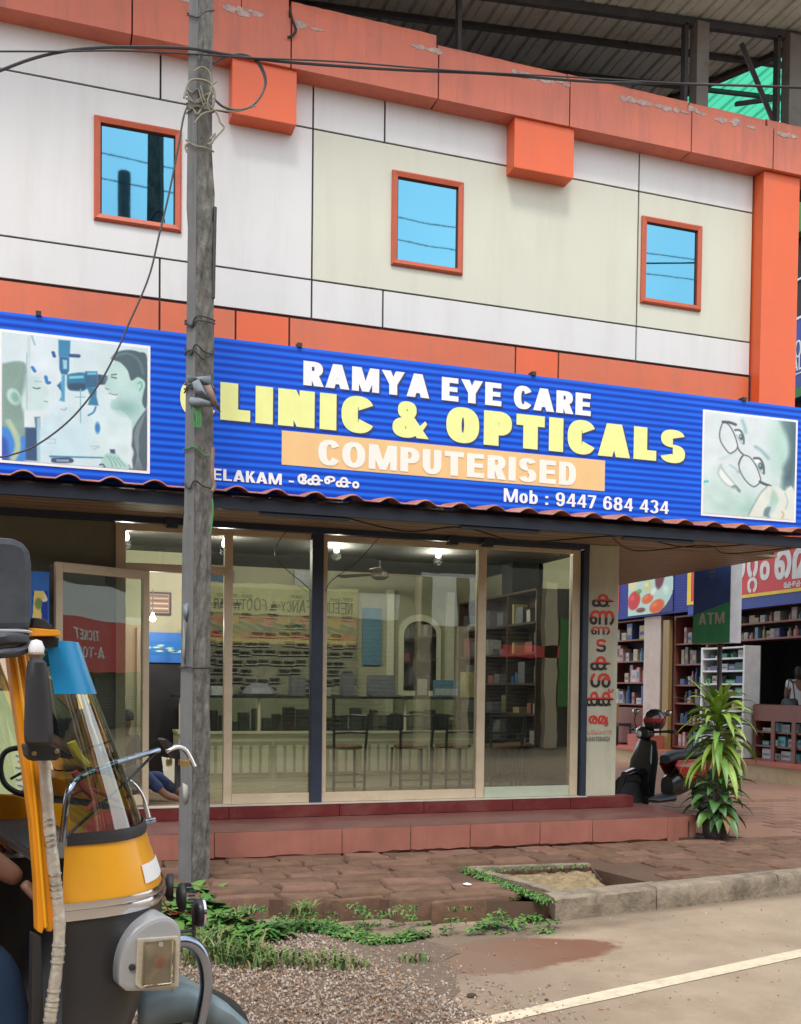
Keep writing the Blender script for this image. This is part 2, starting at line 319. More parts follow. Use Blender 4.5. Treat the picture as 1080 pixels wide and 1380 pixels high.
def text(s, org, ex, ez, w, h, mt, parent, name='lettering', off=0.0, lift=.003, shear=0, box=None, label=None):
    """fit string s into a w x h rectangle whose lower left corner is org, axes ex (reading direction), ez (up); off = extra stroke weight as a share of h"""
    ex = Vector(ex).normalized(); ez = Vector(ez).normalized(); n = ex.cross(ez)
    if all(ord(ch) < 256 for ch in s):
        t_ = .13+off*1.9; polys, _w = latin(s, t_, t_*.80); mb = MB()
        xs_ = [p[0] for g in polys for r_ in g for p in r_]; x0, x1_ = min(xs_), max(xs_); sx = w/(x1_-x0)
        for k, g in enumerate(polys): mb.grid([[Vector(org) + ex*((p[0]-x0)*sx) + ez*(p[1]*h) + n*(lift+(k % 9)*.00007) for p in r_] for r_ in g])
        b = BASE.get(parent.name, Vector((0,0,0))); me = bpy.data.meshes.new(name); me.from_pydata([tuple(Vector(v)-b) for v in mb.v], [], mb.f); me.materials.append(mt)
        o = bpy.data.objects.new(name, me); COL.objects.link(o); o.parent = parent; BASE[o.name] = b
        if label: o['label'] = label
        return o
    me = text_mesh(s); r_ = off*h
    co = np.array([v.co[:] for v in me.vertices]); F = [tuple(p.vertices) for p in me.polygons]; bpy.data.meshes.remove(me)
    x0, y0 = co[:,0].min(), co[:,1].min(); sx, sy = (w-2*r_)/(co[:,0].max()-x0), (h-2*r_)/(co[:,1].max()-y0)
    mb = MB(); kk = 12 if off else 0
    for k in range(kk+1):
        dx, dy = (0, 0) if k == 0 else (r_*max(-.95,min(.95,1.25*math.cos(k*math.pi/6))), r_*max(-.95,min(.95,1.25*math.sin(k*math.pi/6))))
        l_ = lift + k*.00006
        mb.add([Vector(org) + ex*(r_+dx+(c[0]-x0)*sx) + ez*(r_+dy+(c[1]-y0)*sy) + n*l_ for c in co], F)
    b = BASE.get(parent.name, Vector((0,0,0))); me = bpy.data.meshes.new(name); me.from_pydata([tuple(Vector(v)-b) for v in mb.v], [], mb.f); me.materials.append(mt)
    o = bpy.data.objects.new(name, me); COL.objects.link(o); o.parent = parent; BASE[o.name] = b
    if label: o['label'] = label
    return o
def textY(s, tl, br, Y, mt, parent, lift=.003, **k):
    """lettering on a wall plane Y=const, from the photo's top-left and bottom-right corners on that plane"""
    a, b = aY(*tl, Y), aY(*br, Y)
    return text(s, (a.x, Y, b.z), (1,0,0), (0,0,1), b.x-a.x, a.z-b.z, mt, parent, lift=lift, **k)

class Paint:
    """flat print painted into an array (x right 0..1, y down 0..1), put on a fine sheet as a colour attribute"""
    def __init__(s, nx, ny, bgc):
        s.nx, s.ny = nx, ny; s.X, s.Y = np.meshgrid((np.arange(nx)+.5)/nx, (np.arange(ny)+.5)/ny)
        s.a = np.ones((ny, nx, 3))*np.array(bgc)/255.; s.px = 1./max(nx, ny)
    def mix(s, m, c): m = np.clip(m, 0, 1)[..., None]; s.a = s.a*(1-m) + np.array(c)/255.*m
    def ell(s, cx, cy, rx, ry, c, rot=0, soft=.02, al=1):
        t = math.radians(rot); dx, dy = s.X-cx, s.Y-cy; u = (dx*math.cos(t)+dy*math.sin(t))/rx; v = (-dx*math.sin(t)+dy*math.cos(t))/ry
        d = (1-np.sqrt(u*u+v*v))*min(rx, ry); s.mix(al*(d/soft+.5), c)
    def poly(s, pts, c, soft=.006, al=1, curve=True):
        if curve:
            P = smooth_path([(p[0], p[1], 0) for p in pts]+[(pts[0][0], pts[0][1], 0)], 5)[:-1]; pts = [(p.x, p.y) for p in P]
        ins = np.zeros(s.X.shape, bool); D = np.full(s.X.shape, 9.)
        n = len(pts)
        for i in range(n):
            x1, y1 = pts[i]; x2, y2 = pts[(i+1) % n]
            if y1 != y2: ins ^= ((y1 > s.Y) != (y2 > s.Y)) & (s.X < (x2-x1)*(s.Y-y1)/(y2-y1)+x1)
            L2 = (x2-x1)**2+(y2-y1)**2+1e-12; t = np.clip(((s.X-x1)*(x2-x1)+(s.Y-y1)*(y2-y1))/L2, 0, 1)
            D = np.minimum(D, np.hypot(s.X-x1-t*(x2-x1), s.Y-y1-t*(y2-y1)))
        s.mix(al*(np.where(ins, D, -D)/soft+.5), c)
    def line(s, pts, w, c, soft=.006, al=1, curve=True):
        if curve and len(pts) > 2: pts = [(p.x, p.y) for p in smooth_path([(p[0], p[1], 0) for p in pts], 5)]
        D = np.full(s.X.shape, 9.)
        for i in range(len(pts)-1):
            x1, y1 = pts[i]; x2, y2 = pts[i+1]; L2 = (x2-x1)**2+(y2-y1)**2+1e-12
            t = np.clip(((s.X-x1)*(x2-x1)+(s.Y-y1)*(y2-y1))/L2, 0, 1); D = np.minimum(D, np.hypot(s.X-x1-t*(x2-x1), s.Y-y1-t*(y2-y1)))
        s.mix(al*((w-D)/soft+.5), c)
    def rect(s, x0, y0, x1, y1, c, soft=.004, al=1): s.poly([(x0,y0),(x1,y0),(x1,y1),(x0,y1)], c, soft, al, curve=False)
    def sheet(s, name, org, ex, ez, w, h, parent, mt, lift=.002):
        ex = Vector(ex).normalized(); ez = Vector(ez).normalized(); n = ex.cross(ez)
        b = BASE.get(parent.name, Vector((0,0,0))); o0 = np.array(Vector(org)+n*lift-b)
        gx, gy = np.meshgrid(np.linspace(0, w, s.nx+1), np.linspace(h, 0, s.ny+1))
        co = o0 + gx[..., None]*np.array(ex) + gy[..., None]*np.array(ez)
        i, j = np.meshgrid(np.arange(s.nx), np.arange(s.ny)); q = j*(s.nx+1)+i
        F = np.stack([q+s.nx+1, q+s.nx+2, q+1, q], -1).reshape(-1, 4)
        me = bpy.data.meshes.new(name); me.vertices.add(co.size//3); me.vertices.foreach_set('co', co.reshape(-1))
        me.loops.add(F.size); me.loops.foreach_set('vertex_index', F.reshape(-1)); me.polygons.add(len(F))
        me.polygons.foreach_set('loop_start', np.arange(0, F.size, 4)); me.update(calc_edges=True)
        a = np.clip(s.a, 0, 1); a = np.where(a <= .04045, a/12.92, ((a+.055)/1.055)**2.4)*.86
        ca = me.color_attributes.new('print', 'FLOAT_COLOR', 'CORNER')
        c4 = np.ones((len(F), 4, 4)); c4[..., :3] = a.reshape(-1, 1, 3); ca.data.foreach_set('color', c4.reshape(-1))
        me.materials.append(mt); o = bpy.data.objects.new(name, me); COL.objects.link(o); o.parent = parent; BASE[o.name] = b
        return o
K['print'] = vcol('flex_print')

# ================================================================ THE GROUND
K['road'] = mat('dusty_road', (.33,.25,.175), .85, var=.12, scale=2.3, bump=.5, bscale=70, dirt=(.21,.145,.095), dfac=.6, dscale=1.7)
K['mud'] = mat('red_mud_stain', (.17,.072,.04), .8, var=.2, scale=6, bump=.3, bscale=30)
K['line_paint'] = mat('worn_road_paint', (.62,.52,.38), .75, var=.12, scale=20, dirt=(.36,.27,.18), dfac=.6, dscale=9)
K['pavement'] = mat('red_brown_pavement', (.11,.06,.038), .9, var=.25, scale=3, bump=.5, bscale=18, dirt=(.07,.06,.035), dfac=.7, dscale=3)
K['apron'] = mat('brown_paving', (.24,.135,.09), .8, var=.22, scale=2, bump=.3, bscale=22, dirt=(.12,.08,.055), dfac=.6, dscale=2)
K['laterite'] = mat('laterite', (.145,.078,.046), .92, var=.3, scale=7, bump=.8, bscale=26, dirt=(.075,.05,.035), dfac=.75, dscale=6)
K['laterite2'] = mat('laterite_pale', (.19,.10,.066), .92, var=.25, scale=6, bump=.6, bscale=26, dirt=(.10,.065,.045), dfac=.7, dscale=5)
K['soil'] = mat('dark_soil', (.06,.042,.028), .95, var=.4, scale=8, bump=.7)
K['drainfill'] = mat('rubble_fill', (.27,.20,.11), .95, var=.4, scale=12, bump=1, bscale=30, dirt=(.12,.09,.05), dfac=.8, dscale=10)
def patch(M_, cx, cy, rx, ry, rot, col, fac, soft=.25, wob=.35, nscale=2.2):
    nt = M_.node_tree; N = nt.nodes; L = nt.links; b = N['Principled BSDF']; src = b.inputs['Base Color'].links[0].from_socket
    t = N.new('ShaderNodeTexCoord'); mp = N.new('ShaderNodeMapping'); mp.vector_type = 'TEXTURE'; mp.inputs['Location'].default_value = (cx, cy, 0); mp.inputs['Rotation'].default_value = (0,0,rot); mp.inputs['Scale'].default_value = (rx, ry, 1e3)
    L.new(t.outputs['Object'], mp.inputs[0]); ln_ = N.new('ShaderNodeVectorMath'); ln_.operation = 'LENGTH'; L.new(mp.outputs[0], ln_.inputs[0])
    n = N.new('ShaderNodeTexNoise'); n.inputs['Scale'].default_value = nscale; n.inputs['Detail'].default_value = 8; n.inputs['Roughness'].default_value = .65; L.new(t.outputs['Object'], n.inputs['Vector'])
    a = N.new('ShaderNodeMath'); a.operation = 'MULTIPLY_ADD'; a.inputs[1].default_value = wob*4; a.inputs[2].default_value = -wob*2; L.new(n.outputs['Fac'], a.inputs[0])
    s_ = N.new('ShaderNodeMath'); s_.operation = 'ADD'; L.new(a.outputs[0], s_.inputs[0]); L.new(ln_.outputs['Value'], s_.inputs[1])
    r_ = N.new('ShaderNodeMapRange'); r_.inputs[1].default_value = 1-soft; r_.inputs[2].default_value = 1+soft; r_.inputs[3].default_value = fac; r_.inputs[4].default_value = 0; L.new(s_.outputs[0], r_.inputs[0])
    m_ = N.new('ShaderNodeMix'); m_.data_type = 'RGBA'; L.new(r_.outputs[0], m_.inputs[0]); L.new(src, m_.inputs[6]); m_.inputs[7].default_value = (*col, 1); L.new(m_.outputs[2], b.inputs['Base Color'])
patch(K['road'], 2.52, -3.85, .80, .36, .13, (.17,.068,.036), .95, .07, .22, 3)
patch(K['road'], 2.6, -3.42, 1.3, .13, .14, (.12,.085,.055), .75, .5, .3, 4)
patch(K['road'], 4.6, -2.93, 2.4, .10, .149, (.14,.10,.065), .7, .6, .3, 5)
patch(K['road'], 1.9, -3.9, .8, 1.6, .1, (.20,.14,.10), .6, .4, .3, 3)
patch(K['road'], 5.4, -6.2, 3.5, .5, .25, (.38,.30,.22), .5, .7, .3, 1.2)
def kerbY(x): return -3.13+.149*(x-3.28)
def stoneY(x): return -3.15 if x > 3.2 else -2.42-.75*max(0, min(1, (x-.6)/2.6))**1.3
def road_z(Y): t = max(0, min(1, (-5-Y)/2.5)); return .12*t*t*(3-2*t)
rows = []
for Y in [-150,-60,-30,-15,-10,-8,-7.5,-7,-6.5,-6,-5.5,-5,-4,-3,-2,0,10,40,120]: rows.append([(x, Y, road_z(Y)) for x in (-150,-40,-10,0,10,40,150)])
tag(MB().grid(rows).build('road', K['road'], smooth=True), kind='structure')
# white edge line
p0, p1 = aZ(620,1385), aZ(1080,1285); dv = (p1-p0).normalized(); nv = Vector((-dv.y, dv.x, 0))
rows = []
for i in range(-6, 40):
    c = p0+dv*(i*.5); w_ = .058+random.uniform(-.004, .004); z_ = road_z(c.y)+.004
    rows.append([(c-nv*w_).xy.to_3d()+Vector((0,0,z_)), (c+nv*(w_+random.uniform(-.004,.004))).xy.to_3d()+Vector((0,0,z_))])
tag(MB().grid(rows).build('road_line', K['line_paint']), kind='structure')
# red mud stain
def blob(pts, z, n=5, jit=.03):
    P = smooth_path([(*p, 0) for p in pts]+[(*pts[0], 0)], n)[:-1]
    P = [Vector((p.x+random.uniform(-jit, jit), p.y+random.uniform(-jit, jit), z)) for p in P]
    b = MB(); b.v = [tuple(p) for p in P]; b.f = [tuple(range(len(P)))]; return b
st = [aZ(*p) for p in ((572,1278),(640,1268),(700,1266),(745,1276),(785,1290),(762,1308),(722,1322),(660,1326),(590,1322),(548,1300))]
st = [aZ(*p) for p in ((440,1262),(560,1262),(700,1250),(760,1246),(790,1256),(720,1268),(600,1276),(540,1300),(450,1290))]
# pavement slab with the open drain cut through it
from mathutils.geometry import tessellate_polygon
ZP = .135
pit = [aZ(*p, ZP) for p in ((800,1171),(884,1192),(833,1197),(812,1187))]
fill = [aZ(*p, ZP) for p in ((648,1176),(796,1169),(812,1187),(833,1197),(764,1204))]
outer = [(-9,-2.38)]+[(x_*.2, stoneY(x_*.2)+.07+random.uniform(-.02,.02)) for x_ in range(0, 16)]+[(3.2,-3.10),(3.28,kerbY(3.28)+.1),(8,kerbY(8)+.1),(16,kerbY(16)+.1),(16,24),(-9,24)]
outer = [Vector((*p, ZP)) for p in outer]
loops = [outer, pit, fill]
tr = tessellate_polygon(loops); allv = [v for l in loops for v in l]
pv = MB(); pv.v = [tuple(v) for v in allv]; pv.f = [tuple(t) for t in tr]
k = len(pv.v)                                        # front face down to the road, and the walls of the drain
for l, zb in ((outer, -.02), (pit, -.9), (fill, .07)):
    for i in range(len(l)):
        a, b = l[i], l[(i+1) % len(l)]; k = len(pv.v); pv.v += [tuple(a), tuple(b), (b.x,b.y,zb), (a.x,a.y,zb)]; pv.f.append((k,k+1,k+2,k+3))
pavement = tag(pv.build('pavement', K['pavement']), kind='structure'); BASE[pavement.name] = Vector((0,0,0))
b = MB(); b.v = [(p.x,p.y,-.85) for p in pit]; b.f = [(0,1,2,3)]; b.build('drain_bottom', K['soil'], pavement)
# rubble fill of the covered part, lumpy
c0, c1, c2, c3 = fill[0], fill[1], (fill[2]+fill[3])/2, fill[4]; rows = []
for i in range(15):
    rows.append([((c0.lerp(c1, j/18)).lerp(c3.lerp(c2, j/18), i/14)).xy.to_3d()+Vector((0,0,.105+.018*math.sin(i*1.7+j*.9)*math.sin(j*1.3)+random.uniform(-.012,.012))) for j in range(19)])
MB().grid(rows).build('drain_fill', K['drainfill'], pavement)
fr = MB()
for (a, b_) in (((633,1172),(762,1207)),((633,1172),(795,1167)),((762,1205),(884,1193))):
    A, B = aZ(*a, ZP), aZ(*b_, ZP); d = (B-A).normalized(); n = Vector((-d.y, d.x, 0))*.045
    rows = []
    for i in range(13):
        c = A.lerp(B, i/12); j = Vector((random.uniform(-.008,.008), random.uniform(-.008,.008), 0))
        rows.append([c-n+j-Vector((0,0,.06)), c-n+j+Vector((0,0,.02+random.uniform(-.004,.004))), c+n+j+Vector((0,0,.02)), c+n+j-Vector((0,0,.06))])
    fr.grid(rows)
fr.build('drain_rim', K['concrete'], pavement)
# kerb: blocks end to end
x = 3.27
kb = 0
while x < 15.5:
    L_ = random.uniform(1.1, 1.6) if kb else .9; b = MB(); rows = []
    n = 12
    for i in range(n+1):
        xx = x+(L_-.006)*i/n; yy = kerbY(xx); e = lambda a: random.uniform(-a, a)
        rows.append([(xx, yy+e(.006), -.02), (xx, yy+e(.008), .07), (xx, yy+.005+e(.006), .145+e(.004)), (xx, yy+.022+e(.004), .160+e(.003)), (xx, yy+.14, .163+e(.004)), (xx, yy+.19+e(.008), .160), (xx, yy+.20, .10)])
    b.grid(rows); b.f.append(tuple(range(7))); b.f.append(tuple(7*n+j for j in range(7))[::-1])
    b.build('kerb_stone', K['concrete'], pavement, smooth=True); x += L_; kb += 1
# laterite paving blocks, each its own piece
def in_poly(p, poly):
    c = False; n = len(poly)
    for i in range(n):
        a, b = poly[i], poly[(i+1) % n]
        if (a.y > p[1]) != (b.y > p[1]) and p[0] < (b.x-a.x)*(p[1]-a.y)/(b.y-a.y)+a.x: c = not c
    return c
keep = [aZ(*p, ZP) for p in ((622,1172),(800,1160),(905,1193),(765,1212))]
y = -.96; row = 0; ns_ = 0
while y > -3.4:
    h = random.uniform(.21, .27); x = -1.2+random.uniform(0, .4)
    while x < 7.4:
        w = random.uniform(.34, .58); cx, cy = x+w/2, y-h/2
        lim = stoneY(cx)+.04 if cx < 3.25 else kerbY(cx)+.22
        y0 = max(y-h+.012, lim-.03) ; x0, x1, y1 = x+.010, x+w-.010, y-.010
        bad = any(in_poly(p, keep) for p in ((x0,y0),(x1,y0),(x0,y1),(x1,y1),(cx,cy)))
        if y0 < y1-.05 and not bad:
            flat = cx > 3.3
            top = (.158 if flat else .166)+random.uniform(-.004, .004)*(1 if flat else 2.6); j = .008 if flat else .022; tilt = random.uniform(-.012, .012)*(0.25 if flat else 1)
            if cy < -2.3 and cx < 3.2: top -= random.uniform(0, .018)
            ring = []
            for a, b_ in ((0,0),(.35,0),(.7,0),(1,0),(1,.5),(1,1),(.65,1),(.3,1),(0,1),(0,.5)):
                ring.append((x0+(x1-x0)*a+random.uniform(-j,j), y0+(y1-y0)*b_+random.uniform(-j,j)*.6))
            c = (cx, (y0+y1)/2)
            rows = [[(p[0], p[1], -.01 if y0 < lim+.03 else .10) for p in ring], [(p[0], p[1], top-.016+tilt*((p[0]-cx)/w)) for p in ring],
                    [(c[0]+(p[0]-c[0])*.93, c[1]+(p[1]-c[1])*.88, top+random.uniform(-.004,.004)+tilt*((p[0]-cx)/w)) for p in ring]]
            b = MB().grid(rows, True); b.f.append(tuple(20+i for i in range(10)))
            b.build('paving_stone', K['laterite'] if random.random() < .72 else K['laterite2'], pavement, smooth=True); ns_ += 1
        x += w
    y -= h; row += 1
print('stones', ns_)
# brown forecourt to the right as its own sheet with shallow brick courses
ap = MB(); ap.v = [(5.98,-.2,.147),(7.5,kerbY(7.5)+.25,.147),(11.05,kerbY(11)+.3,.147),(11.4,10,.147),(5.98,10,.147)]; ap.f = [(0,1,2,3,4)]
K['apron2'] = mat('forecourt', (.26,.14,.095), .75, var=.2, scale=1.6, bump=.2, bscale=30, dirt=(.17,.10,.07), dfac=.6, dscale=1.6)
ap.build('forecourt', K['apron2'], pavement)
ns_ = 0
for r_ in range(13):
    for c in range(10):
        X0 = 7.3+c*.38+(r_ % 2)*.19; Y0 = -.9+r_*.24
        if X0 > 10.7: continue
        MB().box(X0+.006, X0+.372, Y0+.006, Y0+.232, .13, .152+random.uniform(-.001,.002)).build('paving_stone', K['apron2'] if random.random()<.8 else K['laterite2'], pavement); ns_ += 1
# leaves of ground weeds, grass, gravel: nobody could count them
def leafmix(name, cols_):
    M_ = bpy.data.materials.new(name); M_.use_nodes = True; nt = M_.node_tree; g = nt.nodes.new('ShaderNodeNewGeometry'); r = nt.nodes.new('ShaderNodeValToRGB'); r.color_ramp.interpolation = 'CONSTANT'
    for i, c in enumerate(cols_):
        e_ = r.color_ramp.elements[i] if i < 2 else r.color_ramp.elements.new(i/len(cols_)); e_.position = i/len(cols_); e_.color = (*c, 1)
    nt.links.new(g.outputs['Random Per Island'], r.inputs[0]); nt.links.new(r.outputs[0], nt.nodes['Principled BSDF'].inputs['Base Color']); nt.nodes['Principled BSDF'].inputs['Roughness'].default_value = .6; return M_
K['weed'] = leafmix('weed_leaves', ((.05,.16,.03),(.09,.22,.03),(.035,.11,.025),(.12,.24,.05),(.06,.18,.03),(.17,.20,.06),(.04,.13,.02)))
K['weed2'] = leafmix('grass_blades', ((.10,.19,.04),(.16,.22,.06),(.06,.14,.03),(.24,.22,.10)))
def weeds(name, spots, mt, label, blade=False):
    b = MB()
    for (x, y, z, r_, n, h) in spots:
        for i in range(n):
            a, d = random.uniform(0, 6.28), r_*math.sqrt(random.random()); px, py = x+math.cos(a)*d, y+math.sin(a)*d*.6
            t = random.uniform(0, 6.28); L_ = h*random.uniform(.6, 1.3)
            if blade:
                e = Vector((math.cos(t), math.sin(t), 0)); o = Vector((px, py, z)); up = Vector((0,0,1)); s_ = e.cross(up)*.006
                b.grid([[o-s_, o+s_], [o+up*L_*.7+e*L_*.25-s_, o+up*L_*.7+e*L_*.25+s_], [o+up*L_*.85+e*L_*.75, o+up*L_*.85+e*L_*.75+s_*.2]])
            else:
                zz = z+random.uniform(.1, 1)*h*(1-.5*d/r_); e = Vector((math.cos(t), math.sin(t), random.uniform(-.3, .5))); s_ = e.cross(Vector((0,0,1))).normalized()*L_*.26
                o = Vector((px, py, zz)); b.add([o, o+e*L_*.3-s_, o+e*L_*.3+s_, o+e*L_*.75-s_*.6-Vector((0,0,.008)), o+e*L_*.75+s_*.6, o+e*L_-Vector((0,0,.02))], [(0,1,2),(1,3,4,2),(3,5,4)])
    return tag(b.build(name, mt), label, name.replace('_', ' '), kind='stuff')
sp = []
for i in range(38):
    t = i/37; u = 236+t*330; v = 1262+12*math.sin(t*9)-8*t; p = aZ(u, v, .03); sp.append((p.x, p.y+.05, .0, .17-.08*t, int(150-80*t), .062-.02*t))
for u, v, r_, n, h in ((262,1240,.2,190,.16),(250,1225,.16,120,.2),(300,1250,.17,150,.13),(355,1262,.15,110,.1),(560,1258,.09,30,.05),(600,1255,.06,14,.05),(655,1248,.07,25,.05),(690,1246,.1,50,.05),(720,1238,.08,40,.05)):
    p = aZ(u, v, .03); sp.append((p.x, p.y, .02, r_, n, h))
for i in range(22):
    t = i/21; p = aZ(630+t*108, 1174+t*42, .15); sp.append((p.x, p.y, .15, .05, 42, .035))
for i in range(46):
    u = random.uniform(300, 745); p = aZ(u, random.uniform(1238, 1252), .05); sp.append((p.x, p.y+.03, random.choice((0,.03,.08,.12)), random.uniform(.03,.09), random.randint(8,26), random.uniform(.025,.05)))
for i in range(12):
    t = i/11; p = aZ(640+t*145, 1176-t*8, .15); sp.append((p.x, p.y, .15, .025, 12, .03))
weeds('weeds', sp, K['weed'], 'low green weeds creeping along the broken edge of the pavement')
sp = []
for u, v, r_, n, h in ((300,1262,.25,220,.13),(270,1250,.2,150,.15),(360,1268,.2,120,.10),(430,1268,.18,80,.08),(405,1228,.09,45,.09),(470,1272,.12,40,.07),(560,1262,.10,30,.06),(555,1200,.05,20,.03),(600,1204,.10,40,.025),(640,1206,.08,26,.025),(1000,1135,.16,120,.04),(960,1138,.15,60,.03),(700,1205,.1,25,.02),(330,1225,.08,16,.05),(530,1226,.1,26,.03),(620,1222,.1,26,.03)):
    p = aZ(u, v, .15); sp.append((p.x, p.y, .12 if v < 1240 else 0, r_, n, h))
weeds('grass', sp, K['weed2'], 'thin tufts of grass growing in the stone joints', blade=True)
def stones_mesh(n, region, zf, smin, smax):
    b = MB(); cnt = 0; tries = 0
    while cnt < n and tries < n*20:
        tries += 1; x, y = random.uniform(region[0], region[1]), random.uniform(region[2], region[3]); w_ = zf(x, y)
        if w_ is None or random.random() > w_[1]: continue
        s_ = random.uniform(smin, smax); q = Euler((random.uniform(0,6), random.uniform(0,6), random.uniform(0,6))).to_matrix(); sc = Vector((1, random.uniform(.55,.95), random.uniform(.35,.6)))*s_
        vs = [q @ Vector((v[0]*sc.x*random.uniform(.8,1.2), v[1]*sc.y, v[2]*sc.z)) for v in ((1,0,0),(-1,0,0),(0,1,0),(0,-1,0),(0,0,1),(0,0,-1))]
        o = Vector((x, y, w_[0]+s_*.25)); b.add([o+v for v in vs], [(0,2,4),(2,1,4),(1,3,4),(3,0,4),(2,0,5),(1,2,5),(3,1,5),(0,3,5)]); cnt += 1
    return b
def gz(x, y):
    e1 = (1.95-.2*(y+4))-x; e2 = -2.75-.28*max(0,x-.6)-y
    if e2 < 0 or e1 < -.6: return None
    w_ = 1 if e1 > .15 else max(.03, .5+e1*1.3)*.5
    return (random.uniform(0, .022)*min(1, max(0.1, e1*2)), w_)
K['gravel'] = bpy.data.materials.new('gravel_mix'); K['gravel'].use_nodes = True
_n = K['gravel'].node_tree; _g = _n.nodes.new('ShaderNodeNewGeometry'); _r = _n.nodes.new('ShaderNodeValToRGB'); _r.color_ramp.interpolation = 'CONSTANT'
for i, (p_, c_) in enumerate(((0,(.36,.27,.20)),(.18,(.24,.17,.13)),(.34,(.46,.39,.32)),(.5,(.32,.22,.15)),(.64,(.20,.15,.13)),(.78,(.40,.34,.29)),(.92,(.42,.25,.14)))):
    e_ = _r.color_ramp.elements[i] if i < 2 else _r.color_ramp.elements.new(p_); e_.position = p_; e_.color = (*c_, 1)
_n.links.new(_g.outputs['Random Per Island'], _r.inputs[0]); _n.links.new(_r.outputs[0], _n.nodes['Principled BSDF'].inputs['Base Color']); _n.nodes['Principled BSDF'].inputs['Roughness'].default_value = .85
tag(stones_mesh(24000, (-.7, 2.7, -5.3, -2.5), gz, .005, .014).build('gravel', K['gravel']), 'patch of loose brown and grey gravel at the road edge', 'gravel', kind='stuff')
K['gravelbed'] = mat('gravel_bed', (.15,.105,.075), .95, var=.3, scale=30, bump=.8, bscale=90)
tag(blob([(-2,-2.4),(.6,-2.5),(1.5,-3.0),(2.3,-3.45),(2.15,-4.0),(1.95,-4.6),(1.6,-5.4),(-2,-5.6)], .0035, 6, .05).build('gravel_bed', K['gravelbed']), kind='structure')
tag(stones_mesh(260, (1.6, 6.5, -5.2, -3.1), lambda x, y: (.0, 1) if y < kerbY(x) else None, .004, .012).build('loose_pebbles', K['gravel']), 'scattered pebbles lying on the dusty road', 'pebbles', kind='stuff')
tag(MB().grid([[(c.x+.03*math.cos(a)*f, c.y+.045*math.sin(a)*f, .172+.012*(1-f)*random.uniform(.5,1.5)) for a in [k*.6283 for k in range(10)]] for c in [aZ(630,1192,.17)] for f in (1,.7,.4,.1)], True).build('litter_scrap', K['white_paint'], smooth=True), 'small crumpled white scrap of litter on the paving stones', 'litter')
for (u, v, s_) in ((636,1343,.028),(837-100,1348,.012)):
    p = aZ(u, v, .004); b = MB().lathe([(0,.0),(s_,.002),(s_*.8,s_*.45),(0,s_*.6)], (p.x,p.y,.004), 9); 
    tag(b.build('clod', K['soil'], smooth=True), 'dark clod of earth on the road near the white line' if s_ > .02 else 'tiny dark pebble clod on the road nearer the white line', 'clod')

# ================================================================ THE EYE CLINIC BUILDING
clinic = thing('clinic_building', (0, 0, 0), 'two-storey white, cream and orange eye clinic building with glass shopfront', 'building')
B = clinic
P = lambda name, m, *a, **k: part(B, name, K[m], *a, **k)
XL = -3.0
# upper storey core and recessed dark backing for the panel joints
P('upper_wall', 'joint', XL, 7.55, .02, 6.5, 3.12, 7.6)
def panel(x0, x1, z0, z1, m, name='wall_panel', y=-.0, j=.009, holes=()):
    x0 += j; x1 -= j; z0 += j; z1 -= j
    b = MB()
    if not holes: b.box(x0, x1, y, y+.025, z0, z1)
    else:
        hx0, hx1, hz0, hz1 = holes
        if hx0 > x0: b.box(x0, hx0, y, y+.025, z0, z1)
        if hx1 < x1: b.box(hx1, x1, y, y+.025, z0, z1)
        b.box(max(x0,hx0), min(x1,hx1), y, y+.025, z0, hz0); b.box(max(x0,hx0), min(x1,hx1), y, y+.025, hz1, z1)
    return b.build(name, K[m], B)
WZ0, WZ1 = 5.655, 6.55
wins = [(.305, 1.055), (3.035, 3.77), (5.775, 6.51)]
for x0, x1 in ((-1.9,-.52),(-.52,.87),(.87,2.26),(2.26,2.96),(2.96,4.35),(4.35,5.74),(5.74,7.16)): panel(x0, x1, 6.80, 7.21, 'acp_white')
panel(-1.9, -.52, 5.41, 6.8, 'acp_white'); panel(-.52, 2.26, 5.41, 6.8, 'acp_white', holes=(*wins[0], WZ0, WZ1))
panel(2.26, 4.35+1.39, 5.41, 6.8, 'acp_cream', holes=(*wins[1], WZ0, WZ1))
panel(5.74, 7.16, 5.41, 6.8, 'acp_cream', holes=(*wins[2], WZ0, WZ1))
for x0, x1 in ((-1.9,.87),(.87,2.26),(2.26,2.96),(2.96,5.74),(5.74,7.16)): panel(x0, x1, 5.05, 5.41, 'acp_white')
for x0, x1, m in ((-1.9,.87,'acp_orange'),(.87,1.55,'acp_orange'),(1.55,2.05,'bright_orange'),(2.05,4.36,'acp_orange'),(4.36,4.84,'bright_orange'),(4.84,7.16,'acp_orange')): panel(x0, x1, 3.9, 5.04, m, 'band_panel')
